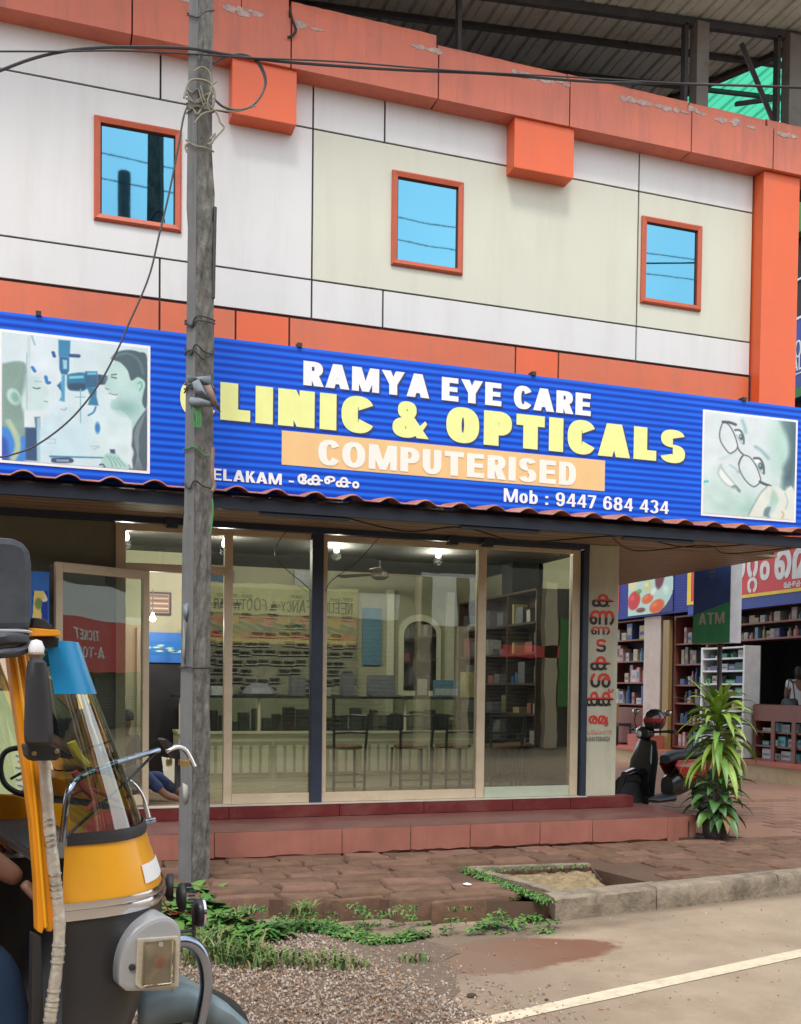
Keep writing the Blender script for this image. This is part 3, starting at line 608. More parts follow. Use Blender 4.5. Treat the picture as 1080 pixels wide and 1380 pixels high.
# windows: proud red mitred frames and blue mirrored glass
K['blueglass'] = mat('blue_mirror_glass', (.125,.355,.48), .02, metal=1, var=0, bump=.025, bscale=1.2)
for i, (x0, x1) in enumerate(wins):
    fw = .055
    w_ = MB(); yf = -.035
    for q in (((x0,WZ0),(x1,WZ0),(x1-fw,WZ0+fw),(x0+fw,WZ0+fw)), ((x1,WZ0),(x1,WZ1),(x1-fw,WZ1-fw),(x1-fw,WZ0+fw)), ((x1,WZ1),(x0,WZ1),(x0+fw,WZ1-fw),(x1-fw,WZ1-fw)), ((x0,WZ1),(x0,WZ0),(x0+fw,WZ0+fw),(x0+fw,WZ1-fw))):
        o_, i_ = q[:2], q[2:]
        w_.add([(o_[0][0],.03,o_[0][1]),(o_[1][0],.03,o_[1][1]),(o_[0][0],yf+.012,o_[0][1]),(o_[1][0],yf+.012,o_[1][1]),
                ((o_[0][0]*.7+i_[1][0]*.3),yf,(o_[0][1]*.7+i_[1][1]*.3)),((o_[1][0]*.7+i_[0][0]*.3),yf,(o_[1][1]*.7+i_[0][1]*.3)),
                (i_[1][0],yf+.01,i_[1][1]),(i_[0][0],yf+.01,i_[0][1]),(i_[1][0],.05,i_[1][1]),(i_[0][0],.05,i_[0][1])],
               [(0,1,3,2),(2,3,5,4),(4,5,7,6),(6,7,9,8)])
    wf = w_.build('window', K['wframe'], B)
    g_ = MB().box(x0+fw, x1-fw, .005, .012, WZ0+fw, WZ1-fw); g_.build('pane', K['blueglass'], wf)
    t_ = MB()
    for (a, b_, c, d) in ((x0+fw,x0+fw+.012,WZ0+fw,WZ1-fw),(x1-fw-.012,x1-fw,WZ0+fw,WZ1-fw),(x0+fw,x1-fw,WZ1-fw-.012,WZ1-fw)): t_.box(a, b_, -.003, .0045, c, d)
    t_.build('gasket', K['joint'], wf)
# cornice: sloped salmon fascia with soffit, cap and broken plaster
cj = [-2.2,-.78,.61,2.0,3.42,4.81,6.22,7.24,9.4]
for a, b_ in zip(cj[:-1], cj[1:]):
    P('fascia_panel', 'salmon', a+.007, b_-.007, -.215, -.18, 7.185, 7.62)
    P('soffit_panel', 'salmon', a+.007, b_-.007, -.178, .06, 7.19, 7.215)
P('cornice_core', 'joint', XL, 9.4, -.178, .35, 7.22, 7.6)
for a, b_, zt in ((-2.2,1.55,7.76),(1.55,1.98,7.80),(2.0,3.40,7.79),(3.41,4.78,7.70),(4.79,6.18,7.705),(6.19,7.14,7.70),(7.16,9.4,7.71)):
    rows = []; n = int((b_-a)/.07)
    for i in range(n+1):
        x = a+.004+(b_-a-.008)*i/n; d = random.uniform(-.008,.008)
        rows.append([(x,-.14,7.60+d),(x,-.205,7.61+random.uniform(-.02,.004)),(x,-.21,7.63+d),(x,-.205,zt-.02+d*.3),(x,-.185,zt+d*.3),(x,.1,zt),(x,.35,zt)])
    b = MB().grid(rows); b.f.append(tuple(range(7))); b.f.append(tuple(7*n+j for j in range(7))[::-1]); b.build('coping', K['salmon'], B, smooth=True)
for u0, v0, u1, v1, n in ((560,54,592,62,9),(690,92,766,110,20),(840,130,925,146,26),(930,140,1020,170,16),(1040,176,1076,180,7),(400,28,450,40,6),(240,0,262,2,3),(300,6,350,14,8)):
    b = MB()
    for i in range(n):
        t = random.random(); p = aY(u0+(u1-u0)*t, v0+(v1-v0)*t+5, -.22); x, z = p.x, min(7.62, max(7.57, p.z+random.uniform(-.03,.03)))
        w_, h_ = random.uniform(.05,.16), random.uniform(.012,.04); ring = []
        for k_ in range(9):
            a = k_/9*6.283; ring.append((x+w_*.5*math.cos(a)*random.uniform(.6,1.1), -.216-random.uniform(.001,.005), z+h_*math.sin(a)*random.uniform(.5,1.1)))
        b.add(ring+[(p_[0],-.2155,p_[2]) for p_ in ring], [tuple(range(9))]+[(j, (j+1) % 9, 9+(j+1) % 9, 9+j) for j in range(9)])
    b.build('broken_plaster', K['chip'], B)
cr = smooth_path([aY(391,12,-.225), aY(394,25,-.235), aY(399,40,-.245), aY(393,48,-.24), aY(388,50,-.235)], 5)
MB().tube(cr, [.012]*len(cr), 5).build('hanging_wire', K['joint'], B)
for x0, x1 in ((1.475,2.06),(4.23,4.88)):
    MB().box(x0, x1, -.185, .015, 6.70, 7.184).build('bracket_box', K['bright_orange'], B, bevel=.006)
# right pilaster and the side of the upper storey
MB().box(7.17, 7.64, -.16, .3, 3.3, 7.184).build('pilaster', K['bright_orange'], B, bevel=.008)
P('overhang_soffit', 'soffit', 5.57, 7.54, -.05, 6.4, 3.09, 3.117)
P('side_wall', 'acp_cream', 7.56, 7.62, .31, 6.5, 3.12, 7.18)
P('gutter_pipe', 'joint', 7.155, 7.17, -.012, .02, 4.6, 5.05)
# ground storey
P('floor', 'tile_floor', -.6, 5.56, -.02, 3.6, .38, .5)
P('back_wall', 'olive_wall', -.6, 5.6, 3.5, 3.62, .5, 3.3)
P('inner_ceiling', 'ceiling', -.6, 5.6, -.0, 3.5, 3.25, 3.30)
P('inner_side_wall', 'olive_wall', 5.56, 5.68, .25, 3.5, .38, 3.3)
P('inner_left_wall', 'olive_wall', -.7, -.6, -.02, 3.5, .38, 3.3)
P('left_front_wall', 'plaster_dim', XL, .50, .02, .12, .14, 3.12)
pw = MB().box(5.20, 5.555, -.05, .25, .5, 3.10).build('sign_pier', mat('pier_paint', (.50,.49,.37), .6, var=.08, scale=2, dirt=(.26,.24,.17), dfac=.6, dscale=1.5, streak=2.5), B, bevel=.006)
ST = mat('plinth_maroon', (.13,.02,.02), .3, var=.15, scale=4, dirt=(.25,.11,.09), dfac=.5, dscale=3)
x = -3.0
for x1 in (-1.4,.2,1.5,2.55,3.4,4.35,5.0,5.74): part(B, 'plinth_tile', ST, x+.003, x1-.003, -.11, .1, .385, .498+(.0 if x1 < 5.7 else .0)); x = x1
K['wmarble'] = mat('pale_sill', (.5,.45,.4), .4, var=.1)
P('sill_strip', 'wmarble', .52, 5.19, -.115, .0, .4985, .508)
# step: floor slab and salmon front with tile joints; its right end is cut back
b = MB().prism([(-3,-.92,.33),(5.62,-.92,.33),(5.98,-.86,.33),(6.02,.2,.33),(5.7,.3,.33),(-3,.3,.33)], (0,0,.05)); b.build('step_slab', K['step_top'], B)
x = -3.0
for x1 in (-1.2,.4,1.25,2.35,2.98,3.55,4.25,4.8,5.62):
    b = MB(); rows = []
    for i in range(9):
        xx = x+.003+(x1-x-.006)*i/8; rows.append([(xx,-.90,.15+random.uniform(-.012,.01)),(xx,-.925+random.uniform(-.002,.002),.17+random.uniform(-.01,.01)),(xx,-.925,.374),(xx,-.90,.378)])
    b.grid(rows); b.build('riser_tile', K['step_front'], B); x = x1
MB().add([(5.62,-.925,.14),(5.985,-.862,.14),(6.03,.2,.14),(6.03,.2,.376),(5.985,-.862,.376),(5.62,-.925,.376)], [(0,1,4,5),(1,2,3,4)]).build('riser_tile', K['step_front'], B)
MB().box(-3,5.9,-.88,.3,.05,.325).build('step_core', K['soil'], B)
MB().box(-3,6.0,-.90,-.86,.10,.17).build('step_gap', K['soil'], B)
# mats at the door: thin slatted doormat by the pole
# shopfront frame members
CF = K['cream_frame']
def member(x0, x1, z0, z1, m=CF, y0=-.035, y1=.035, name='frame_bar'): return MB().box(x0, x1, y0, y1, z0, z1).build(name, m, B, bevel=.004)
member(.50, .585, .51, 3.04, name='door_jamb'); member(1.46, 1.535, .51, 3.04)
member(.586, 1.459, 2.62, 2.69); member(.586, 1.459, 2.975, 3.04)
member(1.536, 2.27, 2.985, 3.04); member(1.536, 2.27, .51, .60); 
member(2.275, 2.385, .50, 3.05, K['dark_blue_steel'], -.06, .04, 'steel_post')
member(2.39, 3.97, 2.985, 3.04); member(2.39, 3.97, .51, .60); member(2.39, 2.43, .601, 2.984)
member(3.975, 4.065, .51, 3.04); member(4.07, 5.02, 3.0, 3.04)
K['pale_rail'] = mat('pale_green_rail', (.42,.47,.36), .4, var=.06)
member(4.07, 5.02, .51, .615, K['pale_rail']); member(5.025, 5.115, .51, 3.04)
member(5.13, 5.195, .50, 3.06, K['dark_blue_steel'], -.075, .04, 'steel_post')
member(XL, 5.2, 3.045, 3.118, K['dark_blue_steel'], -.07, .02, 'lintel_beam')
for x0, x1 in ((1.537,2.273),(2.432,3.973),(4.067,5.023)): MB().box(x0, x1, -.003, .003, .602 if x0 < 4 else .617, 2.983).build('glass_pane', K['glass'], B)
MB().box(.587, 1.458, -.003, .003, 2.692, 2.974).build('glass_pane', K['glass'], B)
MB().box(1.30, 1.455, -.003, .003, .56, 2.615).build('glass_pane', K['glass'], B)
member(1.26, 1.30, .51, 2.618)
for x0 in (.93, 3.63, 4.0): MB().box(x0, x0+.10, -.11, -.04, 3.01, 3.09).build('shutter_bracket', K['dark_blue_steel'], B)
# open glass door leaf
e = Vector((.79,.40,0)).normalized(); nrm = Vector((e.y,-e.x,0)); M = Matrix(((e.x,-nrm.x,0,-.01),(e.y,-nrm.y,0,-.42),(0,0,1,0),(0,0,0,1)))
LW = .885
def leafbox(x0, x1, z0, z1, th=.02): return MB().box(x0, x1, -th, th, z0, z1, M)
dl = MB().box(0,.06,-.022,.022,.53,2.62,M).box(LW-.06,LW,-.022,.022,.53,2.62,M).box(.0605,LW-.0605,-.022,.022,2.54,2.62,M).box(.0605,LW-.0605,-.022,.022,.53,.62,M).build('door', CF, B, bevel=.003)
leafbox(.061, LW-.061, .621, 2.539, .003).build('pane', K['glass'], dl)
MB().box(.085,.11,-.06,-.03,1.3,1.75,M).box(.085,.11,-.031,-.022,1.32,1.36,M).box(.085,.11,-.031,-.022,1.69,1.73,M).build('handle', K['cream_frame'], dl)
# interior doorway into the back room, dark
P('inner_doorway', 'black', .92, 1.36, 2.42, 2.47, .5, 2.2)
K['blueprint'] = mat('blue_banner', (.015,.13,.45), .5, var=.15)
P('inner_partition', 'olive_wall', .2, 1.5, 2.48, 2.56, .5, 3.25)
P('door_casing', 'olive_wall', .86, .915, 2.40, 2.475, .5, 2.25); P('door_casing', 'olive_wall', 1.365, 1.42, 2.40, 2.475, .5, 2.25)
# awning: soffit, beams, sheet roof
P('soffit', 'soffit', XL, 7.3, -1.19, -.072, 3.10, 3.118)
P('front_beam', 'dark_blue_steel', XL, 7.25, -1.26, -1.195, 3.01, 3.10)
for x0 in (-.2,1.55,3.3,4.9): P('awning_arm', 'dark_blue_steel', x0, x0+.75, -1.23, -1.18, 2.985, 3.005) if x0 in (1.55,3.3,4.9) else None
rows = []; per = .315
xs = [XL+i*.0225 for i in range(int((7.42-XL)/.0225))]
for k_, (y_, z_) in enumerate(((-1.40,3.125),(-1.36,3.14),(-1.0,3.19),(-.1,3.30))):
    row = []
    for x in xs:
        t = (x/per) % 1; hh = .040*max(0, math.sin(math.pi*min(1, t/.55)))**.8 if t < .55 else 0
        row.append((x+.0, y_+(random.uniform(-.006,.006) if k_ == 0 else 0), z_+hh*(1 if k_ < 2 else .9)))
    rows.append(row)
MB().grid(rows).build('awning_sheet', K['rooftile'], B, smooth=True, solid=.006)
MB().tube(smooth_path([(2.2,-1.1,3.05),(2.9,-.9,2.98),(3.4,-1.0,3.03),(4.1,-.8,2.97),(5,-1.05,3.04),(5.8,-.9,3.0),(6.6,-1.1,3.06)]), .007, 5).build('loose_cable', K['cable'], B)
MB().tube(smooth_path([(4.8,-1.1,3.06),(5.4,-.6,2.98),(6.0,-.9,3.03),(6.5,-.6,3.01),(7.0,-1.1,3.05)]), .006, 5).build('loose_cable', K['cable'], B)
MB().tube(smooth_path([(2.0,-.2,3.04),(1.9,-.15,2.8),(2.2,-.1,2.55),(2.26,-.08,2.5)]), .004, 5).build('loose_cable', K['cable'], B)
MB().tube(smooth_path([(2.9,-.25,3.05),(2.7,-.15,2.8),(2.45,-.1,2.6),(2.4,-.08,2.5)]), .004, 5).build('loose_cable', K['cable'], B)
# lettering on the pier (red above, black below, printed)
K['redblack'] = bpy.data.materials.new('red_black_print'); K['redblack'].use_nodes = True
_n = K['redblack'].node_tree; _t = _n.nodes.new('ShaderNodeTexCoord'); _s = _n.nodes.new('ShaderNodeSeparateXYZ'); _r = _n.nodes.new('ShaderNodeValToRGB'); _r.color_ramp.interpolation = 'CONSTANT'
_r.color_ramp.elements[0].color = (.015,.012,.012,1); _r.color_ramp.elements[1].position = .5; _r.color_ramp.elements[1].color = (.62,.035,.02,1)
_n.links.new(_t.outputs['Generated'], _s.inputs[0]); _n.links.new(_s.outputs[2], _r.inputs[0]); _n.links.new(_r.outputs[0], _n.nodes['Principled BSDF'].inputs['Base Color'])
K['redprint'] = mat('red_print', (.62,.035,.02), .5, var=.05); K['redfaint'] = mat('faint_red_print', (.55,.22,.15), .5, var=.1); K['blackprint'] = mat('black_print', (.10,.09,.08), .5, var=.1)
PY = -.0525; _tY = textY
def textY(s, a, b, Y, *r, **k): return _tY(s, (a[0]+(3 if Y == PY else 0), a[1]), (b[0]+(3 if Y == PY else 0), b[1]), Y, *r, **k)
for s_, a, b_ in (('ക',(795,800),(825,819)),('ണ',(792,822),(825,843)),('ണ',(794,844),(819,856)),('ട',(801,861),(814,879)),('ക',(793,884),(821,904)),('ശ',(793,907),(820,927))):
    textY(s_, a, b_, PY, K['redblack'], pw, name='lettering', off=.035)
textY('ക', (787,932), (809,952), PY, K['redblack'], pw, off=.03); textY('ക', (803,932), (825,952), PY, K['redblack'], pw, off=.03, lift=.0045)
textY('്', (817,928), (824,934), PY, K['redprint'], pw, off=.03)
textY('രമ', (791,964), (814,976), PY, K['redprint'], pw, off=.05); textY('ൃ', (812,966), (817,979), PY, K['redprint'], pw, off=.03)
textY('ഒപ്ടിക്കൽസ്', (786,983), (822,990), PY, K['redfaint'], pw); textY('Ph:9447684434', (785,993), (819,999), PY, K['blackprint'], pw)

# ================================================================ THE BIG SIGN
SY = -1.06
sg = thing('shop_sign', (3.3, SY, 3.17), 'long blue striped sign board reading RAMYA EYE CARE CLINIC & OPTICALS above the awning', 'sign')
MB().box(-.62, 7.17, SY, SY+.10, 3.175, 4.415).build('sign_board', K['sign_blue'], sg, bevel=.004)
wp, yl = K['white_paint'], K['yellow_letter']; LS = K['letter_shadow']
def tl_(s_, a, b_, m, off, sh=2.0):
    textY(s_, (a[0]+sh, a[1]+sh), (b_[0]+sh, b_[1]+sh), SY, LS, sg, lift=.0030, off=off+.008, name='lettering_shadow'); textY(s_, a, b_, SY, m, sg, lift=.0055, off=off)
tl_('RAMYA EYE CARE', (409,486), (796,561), wp, .072)
tl_('CLINIC & OPTICALS', (243,509), (923,625), yl, .125)
a, b_ = aY(380,580,SY), aY(815,662,SY)
MB().box(a.x, b_.x, SY-.0025, SY-.0008, b_.z, a.z).build('peach_panel', K['peach'], sg)
K['peach_edge'] = K['letter_shadow']
textY('COMPUTERISED', (429,592), (776,655), SY, mat('cream_letter', (.80,.78,.70), .5, var=.03), sg, lift=.006, off=.06)
textY('KELAKAM -', (272,630), (396,655), SY, wp, sg, lift=.006, off=.03)
textY('േകളകം', (401,638), (484,663), SY, wp, sg, lift=.006, off=.035)
textY('Mob : 9447 684 434', (679,658), (901,693), SY, wp, sg, lift=.006, off=.022)
for u in (52,404,720,1005): p = aY(u, 430, SY); MB().box(p.x-.02, p.x+.02, SY-.02, SY+.06, 4.41, 4.445).build('fixing', K['black'], sg)
for x0 in (-.3,1.2,2.8,4.4,6.0): MB().box(x0, x0+.04, SY+.1, -.0, 4.2, 4.24).box(x0, x0+.04, SY+.1, -.0, 3.4, 3.44).build('sign_bracket', K['black'], sg)

# ---- the two printed photographs on the sign
def photo(name, tl, tr, bl, br, painter, label):
    a, b_, c, d = aY(*tl, SY), aY(*tr, SY), aY(*bl, SY), aY(*br, SY)
    x0, x1, z0, z1 = (a.x+c.x)/2, (b_.x+d.x)/2, (c.z+d.z)/2, (a.z+b_.z)/2
    fr = MB().box(x0-.022, x1+.022, SY-.003, SY-.0005, z0-.022, z1+.022).build('photo_panel', K['white_paint'], sg); fr['label'] = label
    g = np.random.default_rng(5); ny, nx = painter.a.shape[:2]
    low = np.kron(g.normal(0, 1, (ny//12+2, nx//12+2)), np.ones((12, 12)))[:ny, :nx]
    for _ in range(6): low = (low+np.roll(low,3,0)+np.roll(low,-3,0)+np.roll(low,3,1)+np.roll(low,-3,1))/5
    painter.a = (painter.a*.84+.16*np.array((.90,.94,.97)))*(1+.02*low[..., None])+g.normal(0, .010, (ny, nx, 1))
    painter.sheet('photo_print', (x0, SY-.003, z0), (1,0,0), (0,0,1), x1-x0, z1-z0, fr, K['print'])
def NL(X, Y): t = 30+.113*X; b = 925+.073*X; return ((X-15)/1007, (Y-t)/(b-t))
q = Paint(200, 178, (212,230,234))
def pl(pts, c, soft=.008, al=1, curve=True): q.poly([NLF(*p) for p in pts], c, soft, al, curve)
def ln(pts, w, c, soft=.006, al=1, curve=True): q.line([NLF(*p) for p in pts], w, c, soft, al, curve)
NLF = NL
q.ell(*NL(250,250), .2, .3, (222,234,238), soft=.2); q.ell(*NL(450,800), .3, .2, (196,226,234), soft=.2); q.ell(*NL(820,760), .2, .25, (215,236,236), soft=.1)
pl([(15,255),(90,238),(160,242),(185,290),(185,430),(150,500),(165,640),(190,760),(170,860),(90,800),(15,690)], (120,150,138), .02)
for k_ in range(16): ln([(20+k_*9,270),(25+k_*7,420+k_*8),(30+k_*10,600),(60+k_*8,760)], .004, (85,115,105) if k_ % 2 else (150,178,160), .02, .35)
pl([(180,330),(260,350),(270,400),(320,430),(330,470),(312,500),(322,520),(300,560),(230,590),(170,590),(150,500),(170,400)], (198,224,220), .03)
q.ell(*NL(95,485), .045, .065, (178,216,206), rot=-15, soft=.015); q.ell(*NL(105,490), .025, .04, (120,165,150), rot=-15, soft=.02)
ln([(225,420),(250,428),(270,422)], .005, (60,95,100)); ln([(300,515),(322,520)], .004, (150,130,135)); ln([(235,375),(280,380)], .004, (150,180,175))
pl([(15,690),(70,720),(110,800),(170,760),(175,930),(15,930)], (35,120,215), .02); pl([(15,760),(50,800),(60,930),(15,930)], (20,60,170), .03); ln([(60,660),(110,760),(120,850),(90,920)], .02, (170,195,160), .02)
ln([(195,70),(195,580)], .012, (200,218,220), .01); ln([(215,60),(235,120)], .006, (140,175,185)); ln([(180,180),(183,570)], .003, (150,175,180))
pl([(165,585),(340,580),(340,600),(290,610),(290,700),(165,700)], (222,234,238), .008, curve=False); pl([(232,625),(272,625),(272,700),(240,700)], (80,105,125), .01, curve=False)
pl([(172,700),(250,700),(255,935),(175,930)], (22,55,100), .015, curve=False); ln([(262,640),(262,930)], .01, (150,200,215), .01)
pl([(395,85),(478,92),(475,205),(398,200)], (28,115,165), .01, curve=False); pl([(402,200),(470,205),(470,300),(455,330),(415,325),(402,290)], (20,90,140), .01, curve=False)
pl([(425,225),(455,228),(455,290),(430,288)], (150,205,225), .01, curve=False); pl([(418,330),(442,330),(440,520),(402,510),(415,480)], (60,150,190), .01, curve=False); pl([(385,405),(415,375),(420,450)], (25,90,150), .01, curve=False)
ln([(480,195),(535,198)], .014, (25,60,120)); ln([(360,175),(368,200)], .012, (20,70,140)); ln([(310,345),(320,385),(335,385)], .012, (25,110,190)); ln([(220,280),(235,305)], .012, (25,110,190))
pl([(455,330),(500,318),(585,322),(585,432),(500,440),(458,420)], (18,105,145), .012); pl([(470,340),(570,335),(570,352),(470,358)], (120,205,225), .012, curve=False); pl([(462,390),(580,390),(580,430),(480,435)], (22,50,80), .02)
pl([(580,305),(665,305),(672,415),(580,425)], (22,80,120), .01, curve=False); pl([(595,312),(660,312),(660,328),(595,330)], (90,185,215), .01, curve=False); pl([(668,325),(745,335),(748,395),(668,400)], (24,48,84), .01, curve=False); pl([(740,335),(770,340),(768,392),(742,395)], (200,225,230), .01, curve=False); q.ell(*NL(778,362), .018, .035, (25,45,70), soft=.01)
pl([(590,415),(660,420),(660,480),(675,545),(600,540),(620,480)], (25,105,150), .012, curve=False); ln([(655,555),(640,590),(605,612)], .007, (40,120,170)); ln([(548,430),(550,665)], .004, (120,170,190)); ln([(515,485),(580,485)], .004, (110,170,190)); q.ell(*NL(668,700), .018, .045, (28,110,180), soft=.012)
ln([(415,570),(440,575),(450,560)], .004, (130,165,175)); ln([(310,780),(375,780),(375,810),(315,808)], .003, (160,190,200), curve=False); ln([(620,830),(680,830),(640,850)], .003, (150,185,195))
pl([(805,225),(745,300),(742,350),(718,405),(735,440),(750,445),(752,470),(768,488),(760,515),(768,570),(850,585),(905,660),(905,760),(1000,640),(1015,500),(1012,330),(930,270)], (176,212,208), .012)
q.ell(*NL(850,350), .1, .13, (195,228,218), soft=.12); q.ell(*NL(870,560), .07, .05, (110,165,155), soft=.08, al=.7)
pl([(760,215),(800,172),(880,155),(960,170),(1020,215),(1020,545),(985,520),(1000,420),(1000,375),(955,345),(905,368),(880,300),(830,245),(775,225)], (52,76,84), .012); ln([(790,200),(880,180),(960,230),(990,320)], .006, (90,120,125), .02)
q.ell(*NL(968,405), .036, .055, (172,218,205), rot=10, soft=.01); ln([(955,390),(975,380),(982,410),(965,440)], .004, (95,145,135))
ln([(750,462),(775,478),(800,478),(785,492),(760,490)], .006, (232,240,240), .01); ln([(748,458),(790,470),(805,465)], .004, (95,120,120)); ln([(765,330),(800,325)], .005, (60,90,90)); ln([(765,345),(800,352)], .005, (50,80,85)); ln([(725,425),(745,430)], .004, (90,130,125))
pl([(1020,560),(960,640),(915,720),(900,800),(925,870),(905,940),(885,985),(1020,1000)], (62,78,88), .015)
for k_ in range(8): ln([(1005-k_*8,600+k_*12),(960-k_*4,750),(960-k_*2,860),(930+k_*9,990)], .003, (115,130,135), .008, .8)
pl([(905,640),(880,760),(880,850),(895,960),(920,980),(905,860),(915,760)], (225,238,238), .015)
pl([(335,895),(720,905),(722,915),(335,908)], (40,120,160), .008, curve=False); pl([(350,912),(480,910),(492,945),(360,945)], (35,50,80), .01); pl([(380,922),(470,922),(470,940),(385,938)], (120,150,170), .01, curve=False)
pl([(755,850),(790,850),(795,885),(760,882)], (40,60,90), .01, curve=False)
pl([(710,905),(735,878),(800,885),(850,930),(895,985),(700,985)], (165,212,202), .015)
for k_ in range(4): ln([(735+k_*25,895+k_*4),(760+k_*28,930+k_*6),(775+k_*30,970)], .003, (105,150,145), .008)
ln([(685,960),(705,955),(720,975)], .006, (50,70,90))
photo('eye_exam', (2,448), (199,469), (3,620), (198,634), q, 'printed photo of a woman examining a patient with a slit lamp')

def NR(X, Y): t = 100+.108*(X-70); b = 1175+.065*(X-60); return ((X-65)/970, (Y-t)/(b-t))
NLF = NR; q = Paint(160, 176, (222,230,230))
q.ell(*NR(300,1050), .5, .25, (196,222,212), soft=.3); q.ell(*NR(550,1130), .3, .12, (165,205,190), soft=.15, al=.8); q.ell(*NR(880,450), .14, .4, (180,215,200), soft=.15, al=.9)
pl([(860,195),(1040,200),(1040,880),(960,900),(925,945),(885,880),(915,760),(900,680),(960,560),(950,400),(900,280)], (88,122,126), .06); pl([(960,200),(1040,200),(1040,760),(960,860),(900,790),(940,690),(990,500)], (55,78,88), .08, .8)
ln([(225,600),(330,560),(420,500)], .01, (190,215,212), .03); ln([(120,1000),(250,1110),(450,1160)], .012, (180,208,200), .05)
pl([(232,665),(212,740),(240,820),(330,900),(445,945),(430,880),(350,790),(290,730)], (240,240,236), .02); ln([(240,660),(222,700),(215,760),(290,860),(440,940)], .008, (165,185,178), .02); ln([(245,690),(300,760),(380,850),(440,930)], .008, (150,175,165), .02); ln([(370,890),(400,890),(440,935)], .014, (80,110,105), .02, .8); ln([(330,660),(380,690),(420,730)], .010, (165,195,188), .02); ln([(420,735),(440,730)], .01, (150,180,175), .02)
ln([(455,190),(480,250),(492,310)], .018, (140,190,192), .03, .9); ln([(600,465),(670,510),(740,585)], .016, (130,172,180), .03, .9)
for (cx, cy, s_) in ((435,350,1.),(650,655,1.15)):
    q.ell(*NR(cx-15,cy-10), .045*s_, .03*s_, (242,244,244), rot=55, soft=.01); q.ell(*NR(cx+10,cy+15), .024*s_, .032*s_, (60,86,88), rot=-20, soft=.012); q.ell(*NR(cx+4,cy+6), .008, .008, (210,225,225), soft=.008)
    ln([(cx-55*s_,cy-60*s_),(cx,cy-55*s_),(cx+35*s_,cy+10),(cx+40*s_,cy+80*s_)], .010*s_, (62,84,86), .012); ln([(cx-40,cy-10),(cx-5,cy+50),(cx+30,cy+90)], .005, (130,160,155), .015)
G1 = (86,90,96)
ln([(250,210),(222,300),(228,400),(290,500),(340,536),(408,482),(405,430),(370,330),(325,250),(290,218)], .007, G1, .008); ln([(250,205),(320,210),(385,232)], .014, (62,70,76), .01)
ln([(408,470),(440,520),(470,552),(445,590),(425,650)], .009, G1, .008); ln([(470,552),(430,640),(440,720),(500,820),(570,880),(610,882),(660,832),(650,760),(600,650),(540,575),(480,552)], .007, G1, .008); ln([(655,835),(710,860),(770,880)], .014, (58,64,72), .01)
pl([(535,1200),(590,1090),(660,960),(730,885),(790,895),(775,1020),(720,1110),(690,1200)], (226,230,214), .015); ln([(540,1190),(600,1070),(670,950),(730,890)], .005, (120,140,130), .02)
pl([(780,900),(840,880),(920,930),(960,900),(1000,880),(1040,980),(1040,1240),(790,1225),(830,1120),(860,1040)], (222,228,212), .02); pl([(790,905),(840,960),(860,1040),(800,1090),(770,1060)], (170,205,185), .03); pl([(700,1195),(715,1120),(780,1100),(760,1180),(770,1215)], (95,118,125), .02); ln([(900,1150),(920,1180),(905,1215)], .008, (200,165,110), .02); ln([(930,950),(960,1040),(940,1120)], .004, (160,175,160), .02)
ln([(72,840),(105,836)], .012, (60,190,185), .01)
photo('glasses', (949,555), (1072,569), (949,691), (1071,702), q, 'printed photo of a smiling face with glasses tilted across it')

# ================================================================ ROOF OVER THE TERRACE
K['roof_metal'] = mat('weathered_roof_metal', (.58,.68,.67), .6, var=.15, scale=1.5, dirt=(.36,.38,.37), dfac=.5)
K['roof_green'] = bpy.data.materials.new('green_fibreglass'); K['roof_green'].use_nodes = True
_n = K['roof_green'].node_tree; _b = _n.nodes['Principled BSDF']; _b.inputs['Base Color'].default_value = (.06,.36,.22,1); _t = _n.nodes.new('ShaderNodeBsdfTranslucent'); _t.inputs[0].default_value = (.08,.55,.33,1)
_m = _n.nodes.new('ShaderNodeMixShader'); _m.inputs[0].default_value = .6; _n.links.new(_b.outputs[0], _m.inputs[1]); _n.links.new(_t.outputs[0], _m.inputs[2]); _n.links.new(_m.outputs[0], _n.nodes['Material Output'].inputs[0])
K['steel_dark'] = mat('rusty_dark_steel', (.05,.05,.055), .6, var=.3, scale=5, dirt=(.12,.08,.06), dfac=.5); K['post_grey'] = mat('grey_post', (.19,.17,.15), .7, var=.3, scale=5, dirt=(.09,.07,.06), dfac=.6)
rf = thing('terrace_roof', (6.7, 1, 7.6), 'grey corrugated metal canopy on steel posts above the terrace parapet', 'roof')
def rz(X): return 9.02+.10*(X-6.7)
hp0, hp1 = aZ(950,111,9.1), aZ(1062,47,9.3)
def hipY(X): return hp0.y+(X-hp0.x)*(hp1.y-hp0.y)/(hp1.x-hp0.x)
def corr(x0, x1, y0, y1f, mt, name, step=.29):
    x = x0
    while x < x1:
        xe = min(x+step, x1)
        ya, yb = y1f(x), y1f(xe)
        if ya > y0+.05:
            rows = []
            for t, dz in ((0,.0),(.06,.0),(.10,.035),(.20,.035),(.24,0),(.5,.0),(.52,.012),(.56,.012),(.58,0),(.97,0)):
                X = x+(xe-x)*t; Yb = ya+(yb-ya)*t; rows.append([(X, y0, rz(X)+dz), (X, y0+(Yb-y0)*.5, rz(X)+dz), (X, Yb, rz(X)+dz)])
            MB().grid(rows).build(name, mt, rf, solid=.004)
        x = xe
def farY(X): return 3.3
def darkY(X): return max(-1.1, min(3.3, hipY(X)+0)) if X > hp0.x-6 else 3.3
print('hip', hp0, hp1)
RX0, RX1 = -3.2, 13.5
